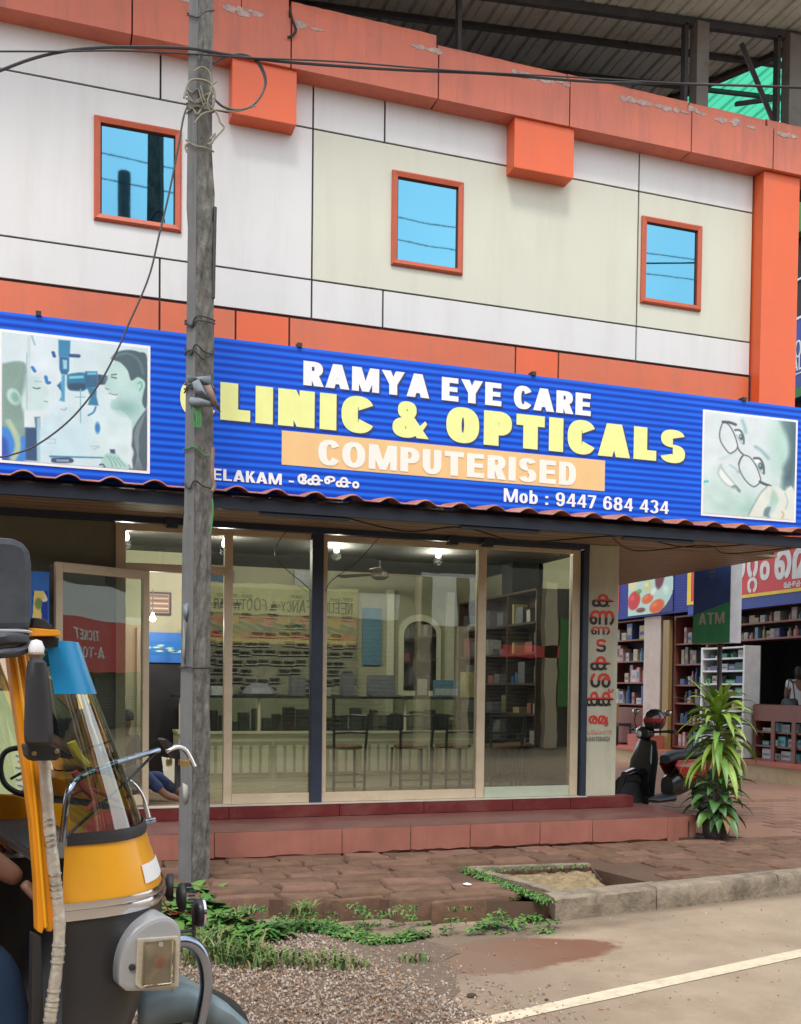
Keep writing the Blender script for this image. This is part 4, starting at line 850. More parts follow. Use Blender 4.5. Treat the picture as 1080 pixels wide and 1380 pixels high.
def sheet(poly, mt, name, dz=0):
    """roof sheet with its ridges, cut to a run of strips between poly(x)->(ya, yb)"""
    x = RX0
    while x < RX1:
        xe = x+.29; rows = []; ok = False
        for t, h_ in ((0,0),(.06,0),(.10,.03),(.20,.03),(.24,0),(.5,0),(.53,.012),(.57,.012),(.6,0),(1,0)):
            X = x+.29*t; ya, yb = poly(X)
            if yb > ya+.02: ok = True
            yb = max(yb, ya); rows.append([(X, ya, rz(X)+h_+dz), (X, (ya+yb)/2, rz(X)+h_+dz), (X, yb, rz(X)+h_+dz)])
        if ok: MB().grid(rows).build(name, mt, rf)
        x = xe
g0, g1 = aZ(1012,158,9.4), aZ(1062,136,9.5)
cutX = hp0.x-(hp0.y-3.3)*(hp1.x-hp0.x)/(hp1.y-hp0.y)
sheet(lambda X: (-1.2, 3.3 if X < cutX else min(3.3, hipY(X))), K['roof_metal'], 'roof_sheet')
sheet(lambda X: (hipY(X) if X > cutX else 9, max(hipY(X), min(3.3, g0.y+(X-g0.x)*(g1.y-g0.y)/(g1.x-g0.x)) if X > g0.x-1.2 else 3.3) if X > cutX else 9), K['roof_green'], 'green_sheet', -.01)
for (u0,v0,u1,v1,Y,h_,nm) in ((820,12,1080,48,.4,.09,'beam'),(820,42,1020,68,.95,.05,'purlin')):
    a, b_ = aY(u0,v0+0,Y), aY(u1,v1,Y)
    s_ = (b_.z-a.z)/(b_.x-a.x); z = lambda X: min(rz(X)-.012, a.z+s_*(X-a.x)+.02) if nm == 'beam' else rz(X)-.01
    b = MB(); b.grid([[(X,Y-.03,z(X)),(X,Y+.03,z(X)),(X,Y+.03,z(X)-h_),(X,Y-.03,z(X)-h_)] for X in (RX0, 4, 8, RX1)], True); b.build(nm, K['steel_dark'], rf)
for Y in (-1.1, -.3, 1.6, 2.3, 3.0):
    MB().grid([[(X,Y-.02,rz(X)-.008),(X,Y+.02,rz(X)-.008),(X,Y+.02,rz(X)-.055),(X,Y-.02,rz(X)-.055)] for X in (RX0, 4, 8, RX1)], True).build('purlin', K['steel_dark'], rf)
d_ = (hp1-hp0); d_.z = 0; d_.normalize()
a, b_ = Vector((cutX, 3.3, rz(cutX)-.03)), Vector((hp1.x+d_.x*3, hp1.y+d_.y*3, rz(hp1.x+d_.x*3)-.03)); MB().tube([a, b_], .055, 4).build('hip_rafter', K['steel_dark'], rf)
for u, yb, Y in ((943,140,.35),(1068,168,.35),(640,90,.35),(400,40,.35)):
    p = aY(u, yb-30, Y); w_ = .075 if u != 1068 else .09
    if u > 900: MB().box(p.x-w_, p.x+w_, Y-.06, Y+.08, 7.6, rz(p.x)-.10).build('roof_post', K['post_grey'], rf)
    MB().box(p.x-w_-.10, p.x-w_-.06, Y+.02, Y+.1, 7.6, rz(p.x)-.10).build('steel_strut', K['steel_dark'], rf)
MB().tube([aY(992,140,.9), aY(1080,128,.9)], .03, 4).build('brace', K['steel_dark'], rf)
MB().tube([(8.05,.45,7.62),(7.3,.45,8.9)], .03, 5).build('brace', K['steel_dark'], rf)

# ================================================================ THE UTILITY POLE
pb = aZ(261,1194,.12); PYY = pb.y
pole = thing('utility_pole', (pb.x, pb.y, .12), 'weathered grey wooden utility pole wrapped in old wires in front of the sign', 'utility pole')
def pc(v): # left, mid, right silhouette px at image row v (the pole leans a little)
    t = (1195-v)/1195.; return 240+15*t+ (2 if 300<v<700 else 0), 258+9.5*t, 282+5.5*t+(2.5 if 250<v<700 else 0)
rows = []; side = []
for i in range(64):
    v = 1215-i*27.5; l, m_, r_ = pc(v); z = aY(m_, v, PYY).z
    A = aY(l, v, PYY+.02); Bq = aY(m_, v, PYY-.10); Cq = aY(r_, v, PYY+.03); e = lambda a: random.uniform(-a, a)
    A.z = Bq.z = Cq.z = z; Dq = A+Cq-Bq+Vector((.0,.0,0)); 
    side.append([A, A.lerp(Bq,.5)+Vector((0,e(.001),0)), Bq+Vector((-.002,-.001,0))])
    nn = (Cq-Bq).normalized(); out = Vector((nn.y,-nn.x,0))
    rows.append([Bq+Vector((0,0,0))]+[Bq.lerp(Cq, t)+out*(random.uniform(-.010,.006)-.002) for t in (.12,.3,.5,.7,.88)]+[Cq+Vector((e(.005),e(.005),0)), Dq+Vector((e(.004),0,0)), A+Vector((.001,.001,0))])
MB().grid(rows, True).build('pole_shaft', K['pole'], pole)
MB().grid(side).build('planed_face', K['pole_side'], pole)
def around(v, r_=.01, m='cable', amp=6, name='wire_wrap', seed=None):
    l, m_, rr = pc(v); pts = [aY(l-2, v+random.uniform(-amp,amp), PYY+.02), aY((l+m_)/2, v+random.uniform(-amp,amp), PYY-.06), aY(m_, v+random.uniform(-amp,amp), PYY-.115), aY((m_+rr)/2, v+random.uniform(-amp,amp), PYY-.06), aY(rr+1.5, v+random.uniform(-amp,amp), PYY+.03), aY((l+rr)/2, v, PYY+.17), aY(l-2, v, PYY+.02)]
    return MB().tube(smooth_path(pts, 5), r_, 5).build(name, K[m], pole)
K['oldwire'] = mat('weathered_wire', (.22,.20,.14), .7, var=.2); K['greenrag'] = mat('green_twine', (.06,.22,.07), .8); K['rag'] = mat('faded_rag', (.19,.22,.25), .9, var=.35, scale=12, dirt=(.10,.08,.07)); K['ragbrown'] = mat('brown_rag', (.22,.15,.12), .9, var=.3)
for v in (18, 72): around(v, .006, amp=5)
for v in (122,128,133,139,146,197): around(v, .006, 'oldwire', amp=9)
for v in (432,437,470,478,518,524,610,652): around(v, .006, 'cable' if v != 610 else 'greenrag', amp=8)
around(900, .006, amp=1)
def wire(pts, r_, m='cable', Y=None, name='wire_loop', par=None):
    Y = PYY-.13 if Y is None else Y
    P_ = [aY(u, v, Y) if not isinstance(Y, list) else aY(u, v, Y[i]) for i, (u, v) in enumerate(pts)]
    return MB().tube(smooth_path(P_, 7), r_, 6).build(name, K[m], par or pole)
wire([(287,86),(300,78),(325,73),(345,82),(357,105),(354,125),(340,142),(320,148),(300,143),(288,132)], .008)
wire([(292,136),(310,148),(335,145),(352,128),(359,108),(350,85),(330,75)], .006)
wire([(262,96),(272,90),(283,98),(285,120),(280,138),(292,152),(297,165),(302,172),(292,184),(282,196)], .006, 'oldwire')
wire([(248,132),(255,110),(270,107),(284,113),(290,128),(286,145)], .008, 'oldwire'); wire([(262,166),(272,154),(284,150),(292,148),(318,150),(345,142)], .006, 'oldwire'); wire([(283,188),(290,180),(286,192),(280,194)], .008, 'oldwire')
wire([(252,205),(250,196),(256,192)], .007, 'oldwire'); wire([(292,110),(284,118),(290,130)], .005, 'oldwire'); wire([(270,115),(276,135),(283,148)], .005, 'oldwire'); wire([(268,120),(274,140),(285,150)], .004, 'oldwire')
# rags caught in the wires
def rag(pts, m, off=.13, name='rag'):
    P_ = [aY(u, v, PYY-off-random.uniform(0,.03)) for u, v in pts]; c = sum(P_, Vector())/len(P_)+Vector((0,-.03,0)); b = MB(); b.v = [tuple(c)]+[tuple(p) for p in P_]; n = len(P_); b.f = [(0,1+i,1+(i+1) % n) for i in range(n)]
    b.build(name, K[m], pole, solid=.004, smooth=True)
rag([(259,515),(268,510),(276,525),(285,540),(280,542),(270,534),(262,528)], 'rag'); rag([(275,520),(284,518),(290,532),(298,556),(290,550),(283,540)], 'ragbrown'); rag([(256,535),(268,536),(286,541),(288,548),(270,548),(254,545)], 'rag'); rag([(252,505),(262,508),(284,506),(286,520),(270,518),(254,516)], 'rag', .11)
for k_ in range(9): wire([(258+k_*1.3,545),(259+k_*1.5+random.uniform(-2,2),560),(262+k_*1.1,576)], .004, 'greenrag', name='twine')
wire([(287,603),(286,640),(289,655),(286,662)], .014, 'ragbrown'); wire([(286,672),(287,690),(284,720)], .006, 'greenrag')
rag([(247,815),(254,812),(255,838),(248,842)], 'rag', .03, 'poster_scrap'); rag([(246,1055),(256,1060),(255,1085),(247,1082)], 'paintbits', .04, 'poster_scrap'); rag([(247,830),(252,840),(250,900),(246,880)], 'paintbits', .035, 'poster_scrap')
a = aY(290,279,PYY+.02); b_ = aY(287.5,402,PYY+.02); MB().tube([a, b_], .013, 6).build('black_rod', K['cable'], pole)
# overhead cables
for i, (pts, r_, lb) in enumerate((
    ([(-90,130),(-20,103),(0,95),(40,80),(80,70),(130,64),(190,63),(255,65),(300,72),(345,79),(420,86),(540,94),(660,99),(800,110),(930,113),(1080,118),(1300,130)], .010, 'thick black cable sagging from the left edge past the pole to the far right'),
    ([(-90,70),(0,69),(80,69),(160,68),(250,72),(345,78),(460,83),(600,94),(760,103),(940,113),(1080,117),(1300,126)], .006, 'thin straight wire strung across the cornice just above the thick cable'))):
    P_ = [aY(u, v, PYY-.14-i*.02-max(0,u-280)*.0000) for u, v in pts]; tag(MB().tube(smooth_path(P_, 6), r_, 6).build('overhead_cable', K['cable']), lb, 'cable')
P_ = [aY(u, v, PYY-.12+.0*v) for u, v in [(253,142),(247,160),(240,200),(228,260),(215,315),(200,375),(172,440),(160,468),(135,515),(100,560),(60,593),(25,610),(-20,618),(-120,620)]]
tag(MB().tube(smooth_path(P_, 7), .007, 6).build('drop_cable', K['cable']), 'thin black cable dropping from the pole past the window and the eye exam photo', 'cable')

# ================================================================ INSIDE THE SHOP
K['counter'] = mat('cream_counter', (.62,.61,.46), .4, var=.06); K['counter_dk'] = mat('counter_moulding', (.38,.37,.25), .45); K['ledge'] = mat('black_ledge', (.02,.02,.022), .25)
ct = thing('display_counter', (2.9, 1.7, .5), 'long cream panelled counter with a glass case and black top inside the shop', 'counter')
MB().box(1.25, 4.75, 1.70, 2.25, .5, 1.08).build('base_cabinet', K['counter'], ct)
for i in range(7):
    x0 = 1.30+i*.49
    MB().box(x0+.01, x0+.47, 1.682, 1.6995, .60, 1.0).build('front_panel', K['counter_dk'], ct, bevel=.004)
    for j in range(4): MB().box(x0+.035+j*.107, x0+.035+j*.107+.075, 1.674, 1.6815, .65, .95).build('fluting', K['counter'], ct, bevel=.003)
MB().box(1.24, 4.76, 1.68, 2.25, 1.081, 1.11).build('case_floor', K['counter'], ct)
MB().box(1.26, 4.74, 1.70, 1.706, 1.111, 1.47).build('case_glass', K['glass'], ct)
MB().box(1.22, 4.78, 1.66, 2.28, 1.472, 1.50).build('countertop', K['ledge'], ct)
for x0 in (1.25,2.1,2.95,3.8,4.7): MB().box(x0, x0+.03, 1.69, 1.72, 1.111, 1.471).build('case_post', K['counter'] if x0 != 2.95 else K['ledge'], ct)
cols = [(.04,.09,.22),(.30,.28,.25),(.25,.08,.08),(.08,.19,.28),(.30,.25,.12),(.12,.12,.14),(.40,.40,.42)]
CM = [mat('packet_%s' % n_, c, .5, var=.2, scale=20) for n_, c in zip(('blue','grey','red','teal','ochre','dark','white'), cols)]
x = 1.35
while x < 4.6:
    w_ = random.uniform(.05, .14); MB().box(x, x+w_, 1.80, 1.95, 1.112, 1.112+random.uniform(.08,.26)).build('spectacle_case', random.choice(CM), ct); x += w_+random.uniform(.01,.06)
def small(name, label, cat, b, m, group=None): return tag(b.build(name, m), label, cat, group)
small('tissue_box', 'white box standing on the counter top near the cream post', 'box', MB().box(1.62,1.84,1.78,1.95,1.501,1.60), CM[6])
small('cloth_bag', 'dark cloth bag slumped on the counter left of the blue steel post', 'bag', MB().lathe([(.0,.14),(.08,.13),(.16,.08),(.20,.02),(.19,0)], (2.15,1.9,1.502), 14), CM[5])
for x0, lb in ((3.55,'flat dark laptop-like folder leaning on the counter'),): small('laptop', 'open dark laptop standing on the counter right of the fan', 'laptop', MB().box(3.45,3.80,1.80,2.02,1.501,1.52).box(3.45,3.80,2.02,2.035,1.52,1.75), CM[5])
ph = thing('photo_stand', (4.05,1.8,1.5), 'small framed portrait standing on the counter beside the blue brochure stand', 'picture frame')
MB().box(3.98,4.14,1.80,1.815,1.501,1.73).build('frame', K['black'], ph); MB().box(4.0,4.12,1.796,1.7995,1.52,1.71).build('picture', CM[1], ph)
bs = thing('brochure_stand', (4.35,1.8,1.5), 'blue and white brochure stand at the right end of the counter', 'stand')
MB().box(4.20,4.52,1.80,1.82,1.501,1.70).build('card', CM[3], bs); MB().box(4.22,4.50,1.796,1.7995,1.52,1.60).build('printed_strip', CM[6], bs)
# eyewear wall: cream backing with bricks-like shelves and many frames
ew = thing('eyewear_wall', (3.0, 3.48, 1.5), 'cream wall display filled with rows of small spectacle frames', 'display')
MB().box(1.52,3.75,3.46,3.498,1.5,2.85).build('backing', mat('display_backing', (.22,.21,.15), .7, var=.25, scale=9), ew)
b = MB(); b2 = MB()
for r_ in range(11):
    for c in range(13):
        if random.random() < (.18 if r_ < 6 else .72): continue
        x0, z0 = 1.58+c*.165+(r_ % 2)*.06+random.uniform(-.02,.02), 1.56+r_*.118+random.uniform(-.012,.012)
        for k_ in (0, 1): b.tube([(x0+k_*.062+.028*math.cos(a), 3.40, z0+.019*math.sin(a)) for a in [j*.785 for j in range(9)]], .0045, 4, cap=False)
        b.box(x0-.03,x0+.092,3.405,3.45,z0+.012,z0+.024); b2.box(x0-.05,x0+.11,3.415,3.46,z0-.035,z0-.028)
b.build('spectacles', K['black'], ew)['kind'] = 'stuff'; b2.build('ledge_strips', CM[6], ew)['kind'] = 'stuff'
# tall dark cabinets along the right-hand inner wall, posters and clutter
dc = thing('side_cabinet', (5.35,2.6,.5), 'tall dark brown shelf cabinet along the inner right wall behind the chairs', 'cabinet')
K['dark_wood'] = mat('dark_wood', (.055,.035,.025), .45, var=.25)
MB().box(5.40,5.555,1.0,3.35,.5,2.75).build('carcass', K['dark_wood'], dc)
for z in (.95,1.3,1.65,2.0,2.35,2.72): MB().box(5.12,5.398,1.0,3.35,z,z+.025).build('shelf', K['dark_wood'], dc)
for y in (1.0,1.78,2.56,3.32): MB().box(5.12,5.398,y-.03,y-.002,.5,2.72).build('upright', K['dark_wood'], dc)
for z in (.975,1.325,1.675,2.025,2.375):
    y = 1.04
    while y < 3.2:
        w_ = random.uniform(.06,.2); MB().box(5.18,5.36,y,y+w_,z+.001,z+random.uniform(.05,.26)).build('stock_box', random.choice((CM[5],CM[5],CM[4],CM[2],CM[0],CM[1])), dc); y += w_+random.uniform(.01,.3)
for i, (x0, z0, w_, h_, m_, lb) in enumerate(((3.82,1.9,.26,.75,3,'tall teal poster on the back wall between the spectacles and the mirror'),(1.62,2.9,.5,.16,0,'small blue strip notice high on the back wall of the shop'),(2.9,2.9,.42,.2,6,'small white notice high on the back wall of the shop'),(5.12,2.0,.0,.0,0,''))):
    if w_: tag(MB().box(x0,x0+w_,3.455,3.47,z0,z0+h_).build('poster', CM[m_]), lb, 'poster')
for i, (x0, w_, h_, m_, lb) in enumerate(((2.50,.16,.22,5,'dark small case standing on the counter just right of the blue steel post'),(2.75,.2,.10,1,'low grey tray on the counter behind the first chair'),(3.1,.13,.26,5,'black upright mirror stand on the counter behind the first chairs'),(4.6,.12,.3,4,'ochre upright carton at the far right end of the counter'))):
    tag(MB().box(x0,x0+w_,1.78,1.95,1.501,1.501+h_).build('counter_item', CM[m_]), lb, 'counter item')
# arched mirror
am = thing('arched_mirror', (4.6,3.46,1.6), 'arched wall mirror in a cream moulded frame between the shelves and the side wall', 'mirror')
def arch(x0, x1, z0, z1, n=10): return [(x0,z0),(x1,z0),(x1,z1)]+[((x0+x1)/2+(x1-x0)/2*math.cos(math.pi*k_/n), z1+(x1-x0)/2*.8*math.sin(math.pi*k_/n)) for k_ in range(1, n)]+[(x0,z1)]
MB().prism([(x,3.45,z) for x, z in arch(4.32,4.92,1.5,2.35)], (0,.05,0)).build('frame', K['counter'], am)
MB().prism([(x,3.444,z) for x, z in arch(4.39,4.85,1.57,2.32)], (0,.004,0)).build('mirror_glass', mat('mirror_silver', (.75,.78,.78), .03, metal=1, var=.02), am)
for x0 in (4.14, 5.0): MB().box(x0,x0+.10,3.42,3.498,.5,2.9).build('pilaster', K['counter'], am)
# ceiling fan
fn = thing('ceiling_fan', (3.65,2.2,3.25), 'brown ceiling fan with three blades hanging inside the shop', 'fan')
MB().tube([(3.65,2.2,3.249),(3.65,2.2,2.99)], .014, 8).build('rod', K['black'], fn); MB().lathe([(0,.05),(.05,.05),(.10,.02),(.11,-.03),(.06,-.06),(0,-.06)], (3.65,2.2,2.95), 18).build('motor', mat('fan_brown', (.10,.07,.05), .4), fn, smooth=True)
MB().lathe([(0,0),(.07,0),(.05,-.06),(0,-.07)], (3.65,2.2,3.249), 14).build('canopy', CM[5], fn, smooth=True)
for a in (8, 128, 248):
    M_ = Matrix.Translation((3.65,2.2,2.955)) @ Matrix.Rotation(R(a), 4, 'Z') @ Matrix.Rotation(R(10), 4, 'X')
    MB().add([(.10,-.04,0),(.18,-.055,0),(.60,-.07,0),(.62,0,0),(.60,.06,0),(.18,.05,0),(.10,.03,0),(.10,-.04,.006),(.18,-.055,.006),(.60,-.07,.006),(.62,0,.006),(.60,.06,.006),(.18,.05,.006),(.10,.03,.006)], [tuple(range(7))[::-1], tuple(range(7,14))]+[(i,(i+1)%7,7+(i+1)%7,7+i) for i in range(7)]).xf(M_).build('blade', mat('blade_brown', (.13,.10,.07), .45) if a == 8 else bpy.data.materials['blade_brown'], fn)
# lit bulbs on the ceiling
K['bulb'] = mat('lit_bulb', (.9,.9,.9), .4, var=0, emis=14)
for i, (u, v, Y, lb) in enumerate(((454,739,1.3,'lit white bulb under the shop ceiling left of the fan'),(591,746,1.3,'lit white bulb under the shop ceiling right of the fan'),(170,722,.9,'lit white bulb seen over the open glass door'),(303,731,1.0,'lit white bulb just right of the utility pole'),(206,832,1.8,'lit round bulb glowing above the dark inner doorway'))):
    p = aY(u, v, Y); cz = 3.25 if v < 800 else 2.2+.3
    bt = thing('light_bulb', p, lb, 'light bulb', 'lit bulbs in the shop'); MB().lathe([(0,-.045),(.022,-.04),(.032,-.018),(.026,.005),(.014,.03),(.014,.045)], p, 12).build('bulb', K['bulb'], bt, smooth=True)
    MB().tube([p+Vector((0,0,.046)), Vector((p.x,p.y,min(3.249,p.z+.3 if v>800 else 3.249)))], .016 if p.z > 3.1 else .005, 8).build('holder', CM[5], bt)
    ld = bpy.data.lights.new('bulb_light', 'POINT'); ld.energy = 27 if v < 800 else 5; ld.shadow_soft_size = .05; ld.color = (1,.96,.85); lo = bpy.data.objects.new('bulb_light', ld); COL.objects.link(lo); lo.location = p+Vector((0,-.0,-.08)); 
# framed certificate over the inner door
fc = thing('framed_certificate', (1.12,2.46,2.42), 'black framed certificate hanging above the inner doorway', 'picture frame')
MB().box(.98,1.24,2.455,2.475,2.40,2.66).build('frame', K['black'], fc); q = Paint(40,36,(150,120,105))
for i in range(7): q.rect(.06,.08+i*.13,.94,.13+i*.13,(205,195,180) if i % 2 else (110,80,70))
q.sheet('print', (1.0,2.4545,2.42), (1,0,0), (0,0,1), .22, .22, fc, K['print'])
bc = thing('blue_banner', (1.1,2.4,2.0), 'blue banner printed with pale shapes across the top of the inner doorway', 'banner')
MB().box(.90,1.38,2.395,2.40,1.86,2.2).build('cloth', K['blueprint'], bc); q = Paint(60,20,(20,110,190))
for i in range(16): q.ell(random.random(), random.uniform(.3,.8), .06, .1, random.choice(((190,210,200),(60,90,110),(210,220,225))), rot=random.uniform(0,90), soft=.05)
q.sheet('print', (.92,2.394,1.95), (1,0,0), (0,0,1), .44, .15, bc, K['print'])
# cafe chairs, one built and then copied
K['seat_brown'] = mat('brown_seat', (.14,.075,.04), .5, var=.15)
def chair():
    t = thing('cafe_chair', (0,0,0), 'x', 'chair', 'metal chairs at the counter')
    for sx in (-1, 1):
        MB().tube([(sx*.17,-.18,0),(sx*.175,-.19,.45),(sx*.19,-.24,.82)], .015, 6).build('back_leg', K['black'], t)
        MB().tube([(sx*.18,.19,0),(sx*.17,.17,.44)], .015, 6).build('front_leg', K['black'], t)
    MB().lathe([(0,.49),(.16,.488),(.195,.475),(.20,.455),(.18,.44),(0,.44)], (0,0,0), 18).build('seat', K['seat_brown'], t, smooth=True)
    for z in (.80,.62): MB().tube([(-.188,-.235 if z > .7 else -.213,z),(0,-.255 if z > .7 else -.23,z+.01),(.188,-.235 if z > .7 else -.213,z)], .012, 6).build('back_rail', K['black'], t)
    for z in (.10,.16): MB().tube([(-.17,-.185 if z < .12 else 0,z),(.17,-.185 if z < .12 else 0,z)], .008, 5).build('stretcher', K['black'], t)
    MB().tube([(-.175,-.185,.16),(-.178,.185,.16)], .008, 5).build('stretcher', K['black'], t); MB().tube([(.175,-.185,.16),(.178,.185,.16)], .008, 5).build('stretcher', K['black'], t)
    return t
c0_ = chair()
for i, (x, y, rz_, lb) in enumerate(((2.94,1.15,2,'brown-seated metal chair directly right of the blue steel post'),(3.72,1.2,-3,'brown-seated metal chair in the middle of the big window'),(4.22,1.2,4,'brown-seated metal chair just left of the cream window post'),(4.72,1.0,-8,'brown-seated metal chair just right of the cream window post'),(5.12,1.35,100,'brown-seated metal chair turned sideways in the right-hand window'))):
    o = c0_ if i == 0 else copy_tree(c0_); o.location = (x, y, .5); o.rotation_euler = (0,0,R(rz_)); o['label'] = lb
tb = thing('side_table', (5.0,1.2,.5), 'low dark table among the chairs in the right-hand window', 'table')
MB().box(4.75,5.35,1.55,1.95,.98,1.01).build('tabletop', K['ledge'], tb)
for x0 in (4.78,5.29):
    for y0 in (1.58,1.88): MB().box(x0,x0+.03,y0,y0+.03,.5,.979).build('leg', K['black'], tb)
small('black_bag', 'black bag lying on the low table inside the right-hand window', 'bag', MB().lathe([(0,.24),(.10,.22),(.17,.1),(.18,0)], (5.05,1.75,1.011), 12), K['rubber'])
small('wall_speaker', 'dark box speaker fixed high in the right corner of the shop', 'speaker', MB().box(5.15,5.5,1.7,2.0,2.72,3.12), K['black'])
# things left of the doorway
K['cream_print'] = mat('cream_board', (.72,.66,.40), .6, var=.05)
sb = thing('standing_banner', (-.35,-.35,.38), 'tall blue and cream advertising board standing left of the open door', 'banner')
a, b_ = aY(-60,765,-.5), aY(66,1090,-.5)
MB().box(a.x, b_.x, -.50, -.46, .385, a.z).build('board', K['blueprint'], sb)
p0, p1 = aY(-40,893,-.5), aY(38,1085,-.5); MB().prism([(p0.x,-.503,p1.z),(p1.x,-.503,p1.z),(aY(30,1000,-.5).x,-.503,aY(30,1000,-.5).z),(aY(10,885,-.5).x,-.503,p0.z+.03),(p0.x,-.503,p0.z-.05)], (0,.002,0)).build('cream_shape', K['cream_print'], sb)
q = Paint(30,60,(20,60,165)); q.poly([(.1,.0),(.75,.0),(.95,.2),(.9,.32),(.55,.35),(.6,.98),(.0,.98)], (240,215,120), curve=False); q.ell(.4,.45,.25,.2,(120,150,80),soft=.1); q.line([(.8,.15),(.95,.3),(.7,.33)], .05, (235,235,225))
p0, p1 = aY(44,796,-.503), aY(64,835,-.503); q.sheet('print', (p0.x,-.5035,p1.z), (1,0,0), (0,0,1), p1.x-p0.x, p0.z-p1.z, sb, K['print'])
for k_ in range(5):
    u, v = 24, 1010+k_*16; MB().tube(smooth_path([aY(u,v,-.506), aY(u+8,v+3,-.506), aY(u+3,v+9,-.506), aY(u-3,v+8,-.506)]), .006, 4).build('blue_squiggle', K['blueprint'], sb)
wb = thing('wall_side_pillar', (.0,-.2,.5), 'narrow brown granite pillar beside the open glass door', 'pillar'); a = aY(66,775,-.15); b_ = aY(77,1080,-.15); MB().box(a.x, b_.x+.02, -.20, .019, .505, 2.62).build('shaft', mat('brown_granite', (.16,.12,.09), .2, var=.35, scale=18), wb)
def ax(u, v, d): r_ = ray(u, v); return CAM + r_*(d/r_.dot(FW))
def textX(s_, tl, br, X, mt, parent, **k):
    a, b_ = aX(*tl, X), aX(*br, X); return text(s_, (X, a.y, b_.z), (0,-1,0), (0,0,1), a.y-b_.y, a.z-b_.z, mt, parent, **k)
# ================================================================ THE MEDICINE SHOP ON THE RIGHT
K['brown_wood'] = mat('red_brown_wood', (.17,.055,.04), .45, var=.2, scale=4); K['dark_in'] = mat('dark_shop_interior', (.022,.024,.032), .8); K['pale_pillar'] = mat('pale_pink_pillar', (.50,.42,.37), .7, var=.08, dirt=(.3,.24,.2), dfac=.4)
K['gold_frame'] = mat('ochre_door_frame', (.26,.17,.06), .45, var=.1); K['red_edge'] = mat('red_oxide', (.36,.10,.07), .5, var=.12); K['buff'] = mat('buff_riser', (.42,.32,.19), .75, var=.1, dirt=(.2,.14,.09), dfac=.5)
K['sign_red'] = mat('sign_red', (.62,.035,.045), .45, var=.05); K['sign_yellow'] = mat('sign_yellow', (.80,.55,.03), .45); K['sign_navy'] = stripes('navy_striped_print', (.012,.02,.16), (.02,.04,.27), .05, 'Z', thin=.5); K['navy'] = mat('navy_print', (.02,.055,.30), .5, var=.05)
XB = 11.5
ms = thing('medicine_shop', (XB, 6, .16), 'two-storey medicine shop with red and blue Malayalam sign and shelves of packets', 'shop')
Q = lambda name, m, *a, **k: part(ms, name, K[m], *a, **k)
Q('platform', 'buff', 10.98, 17, 1.0, 12, .0, .40); Q('platform_top', 'red_edge', 10.95, 17, .98, 12, .401, .452)
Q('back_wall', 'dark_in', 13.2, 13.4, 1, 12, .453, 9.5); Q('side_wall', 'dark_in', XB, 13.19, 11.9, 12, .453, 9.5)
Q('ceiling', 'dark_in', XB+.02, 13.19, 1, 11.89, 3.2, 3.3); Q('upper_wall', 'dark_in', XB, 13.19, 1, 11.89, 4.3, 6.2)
# sign boards
Q('sign_board', 'sign_navy', XB-.12, XB-.02, 5.75, 11.6, 3.12, 4.16); Q('sign_board', 'navy', XB-.121, XB-.02, 1.5, 7.22, 3.05, 4.16)
def boardX(u0, v0, u1, v1, X, m, name, th=.004): a, b_ = aX(u0,v0,X), aX(u1,v1,X); return MB().box(X-th, X, b_.y, a.y, b_.z, a.z).build(name, K[m], ms)
rp_ = MB().box(XB-.13, XB-.1215, 1.5, 7.10, 3.30, 4.17).build('red_panel', K['sign_red'], ms); MB().box(XB-.132, XB-.1225, 1.5, 7.15, 3.24, 3.297).build('yellow_line', K['sign_yellow'], ms)
MB().box(XB-.133, XB-.1228, 7.12, 7.24, 3.24, 4.12).build('yellow_line', K['sign_yellow'], ms); MB().box(XB-.133, XB-.1225, 9.72, 10.2, 3.28, 4.05).build('red_panel', K['sign_red'], ms)
XS = XB-.131
K['offwhite'] = mat('offwhite_letter', (.72,.74,.76), .5)
for s_, a, b_, of in (('റ',(1001-14,746),(1005,780),.06),('റ',(1008,745),(1022,777),.06),('റ',(1008,779),(1021,798),.06),('ം',(1025,757),(1038,781),.06),('െ',(1045,741),(1067,779),.05),('മ',(1069,738),(1094,777),.05),('കേളകം',(1057,785),(1084,792),.03)):
    if s_ == 'കേളകം': s_ = 'േകളകം'
    textX(s_, a, b_, XS, K['offwhite'], ms, off=of, lift=.004)
q = Paint(70, 84, (190,225,215))
for cx, cy, rx, ry, c, rot in ((.35,.18,.10,.10,(225,90,50),20),(.72,.25,.10,.26,(110,25,50),8),(.93,.15,.06,.08,(225,70,140),0),(.1,.3,.1,.16,(235,225,170),0),(.45,.42,.09,.12,(215,215,150),30),(.14,.68,.14,.2,(205,40,40),10),(.45,.68,.13,.1,(225,100,45),-20),(.66,.86,.17,.13,(230,95,40),-30),(.25,.5,.06,.05,(90,160,60),0),(.58,.55,.05,.08,(240,240,230),30),(.85,.55,.06,.1,(215,240,230),0),(.3,.9,.1,.05,(120,40,40),0)):
    q.ell(cx, cy, rx, ry, c, rot, soft=.03); q.ell(cx-rx*.3, cy-ry*.3, rx*.35, ry*.3, tuple(min(255, v+50) for v in c), rot, soft=.05, al=.7)
m_ = ((q.X-.15)**2/.86**2+(q.Y-.45)**2/.70**2) > 1; q.a[m_] = np.array((30,45,120))/255.
a, b_ = aX(848,758,XS), aX(907,829,XS); q.sheet('food_print', (XS, a.y, 3.16), (0,-1,0), (0,0,1), a.y-b_.y, .97, ms, K['print'])
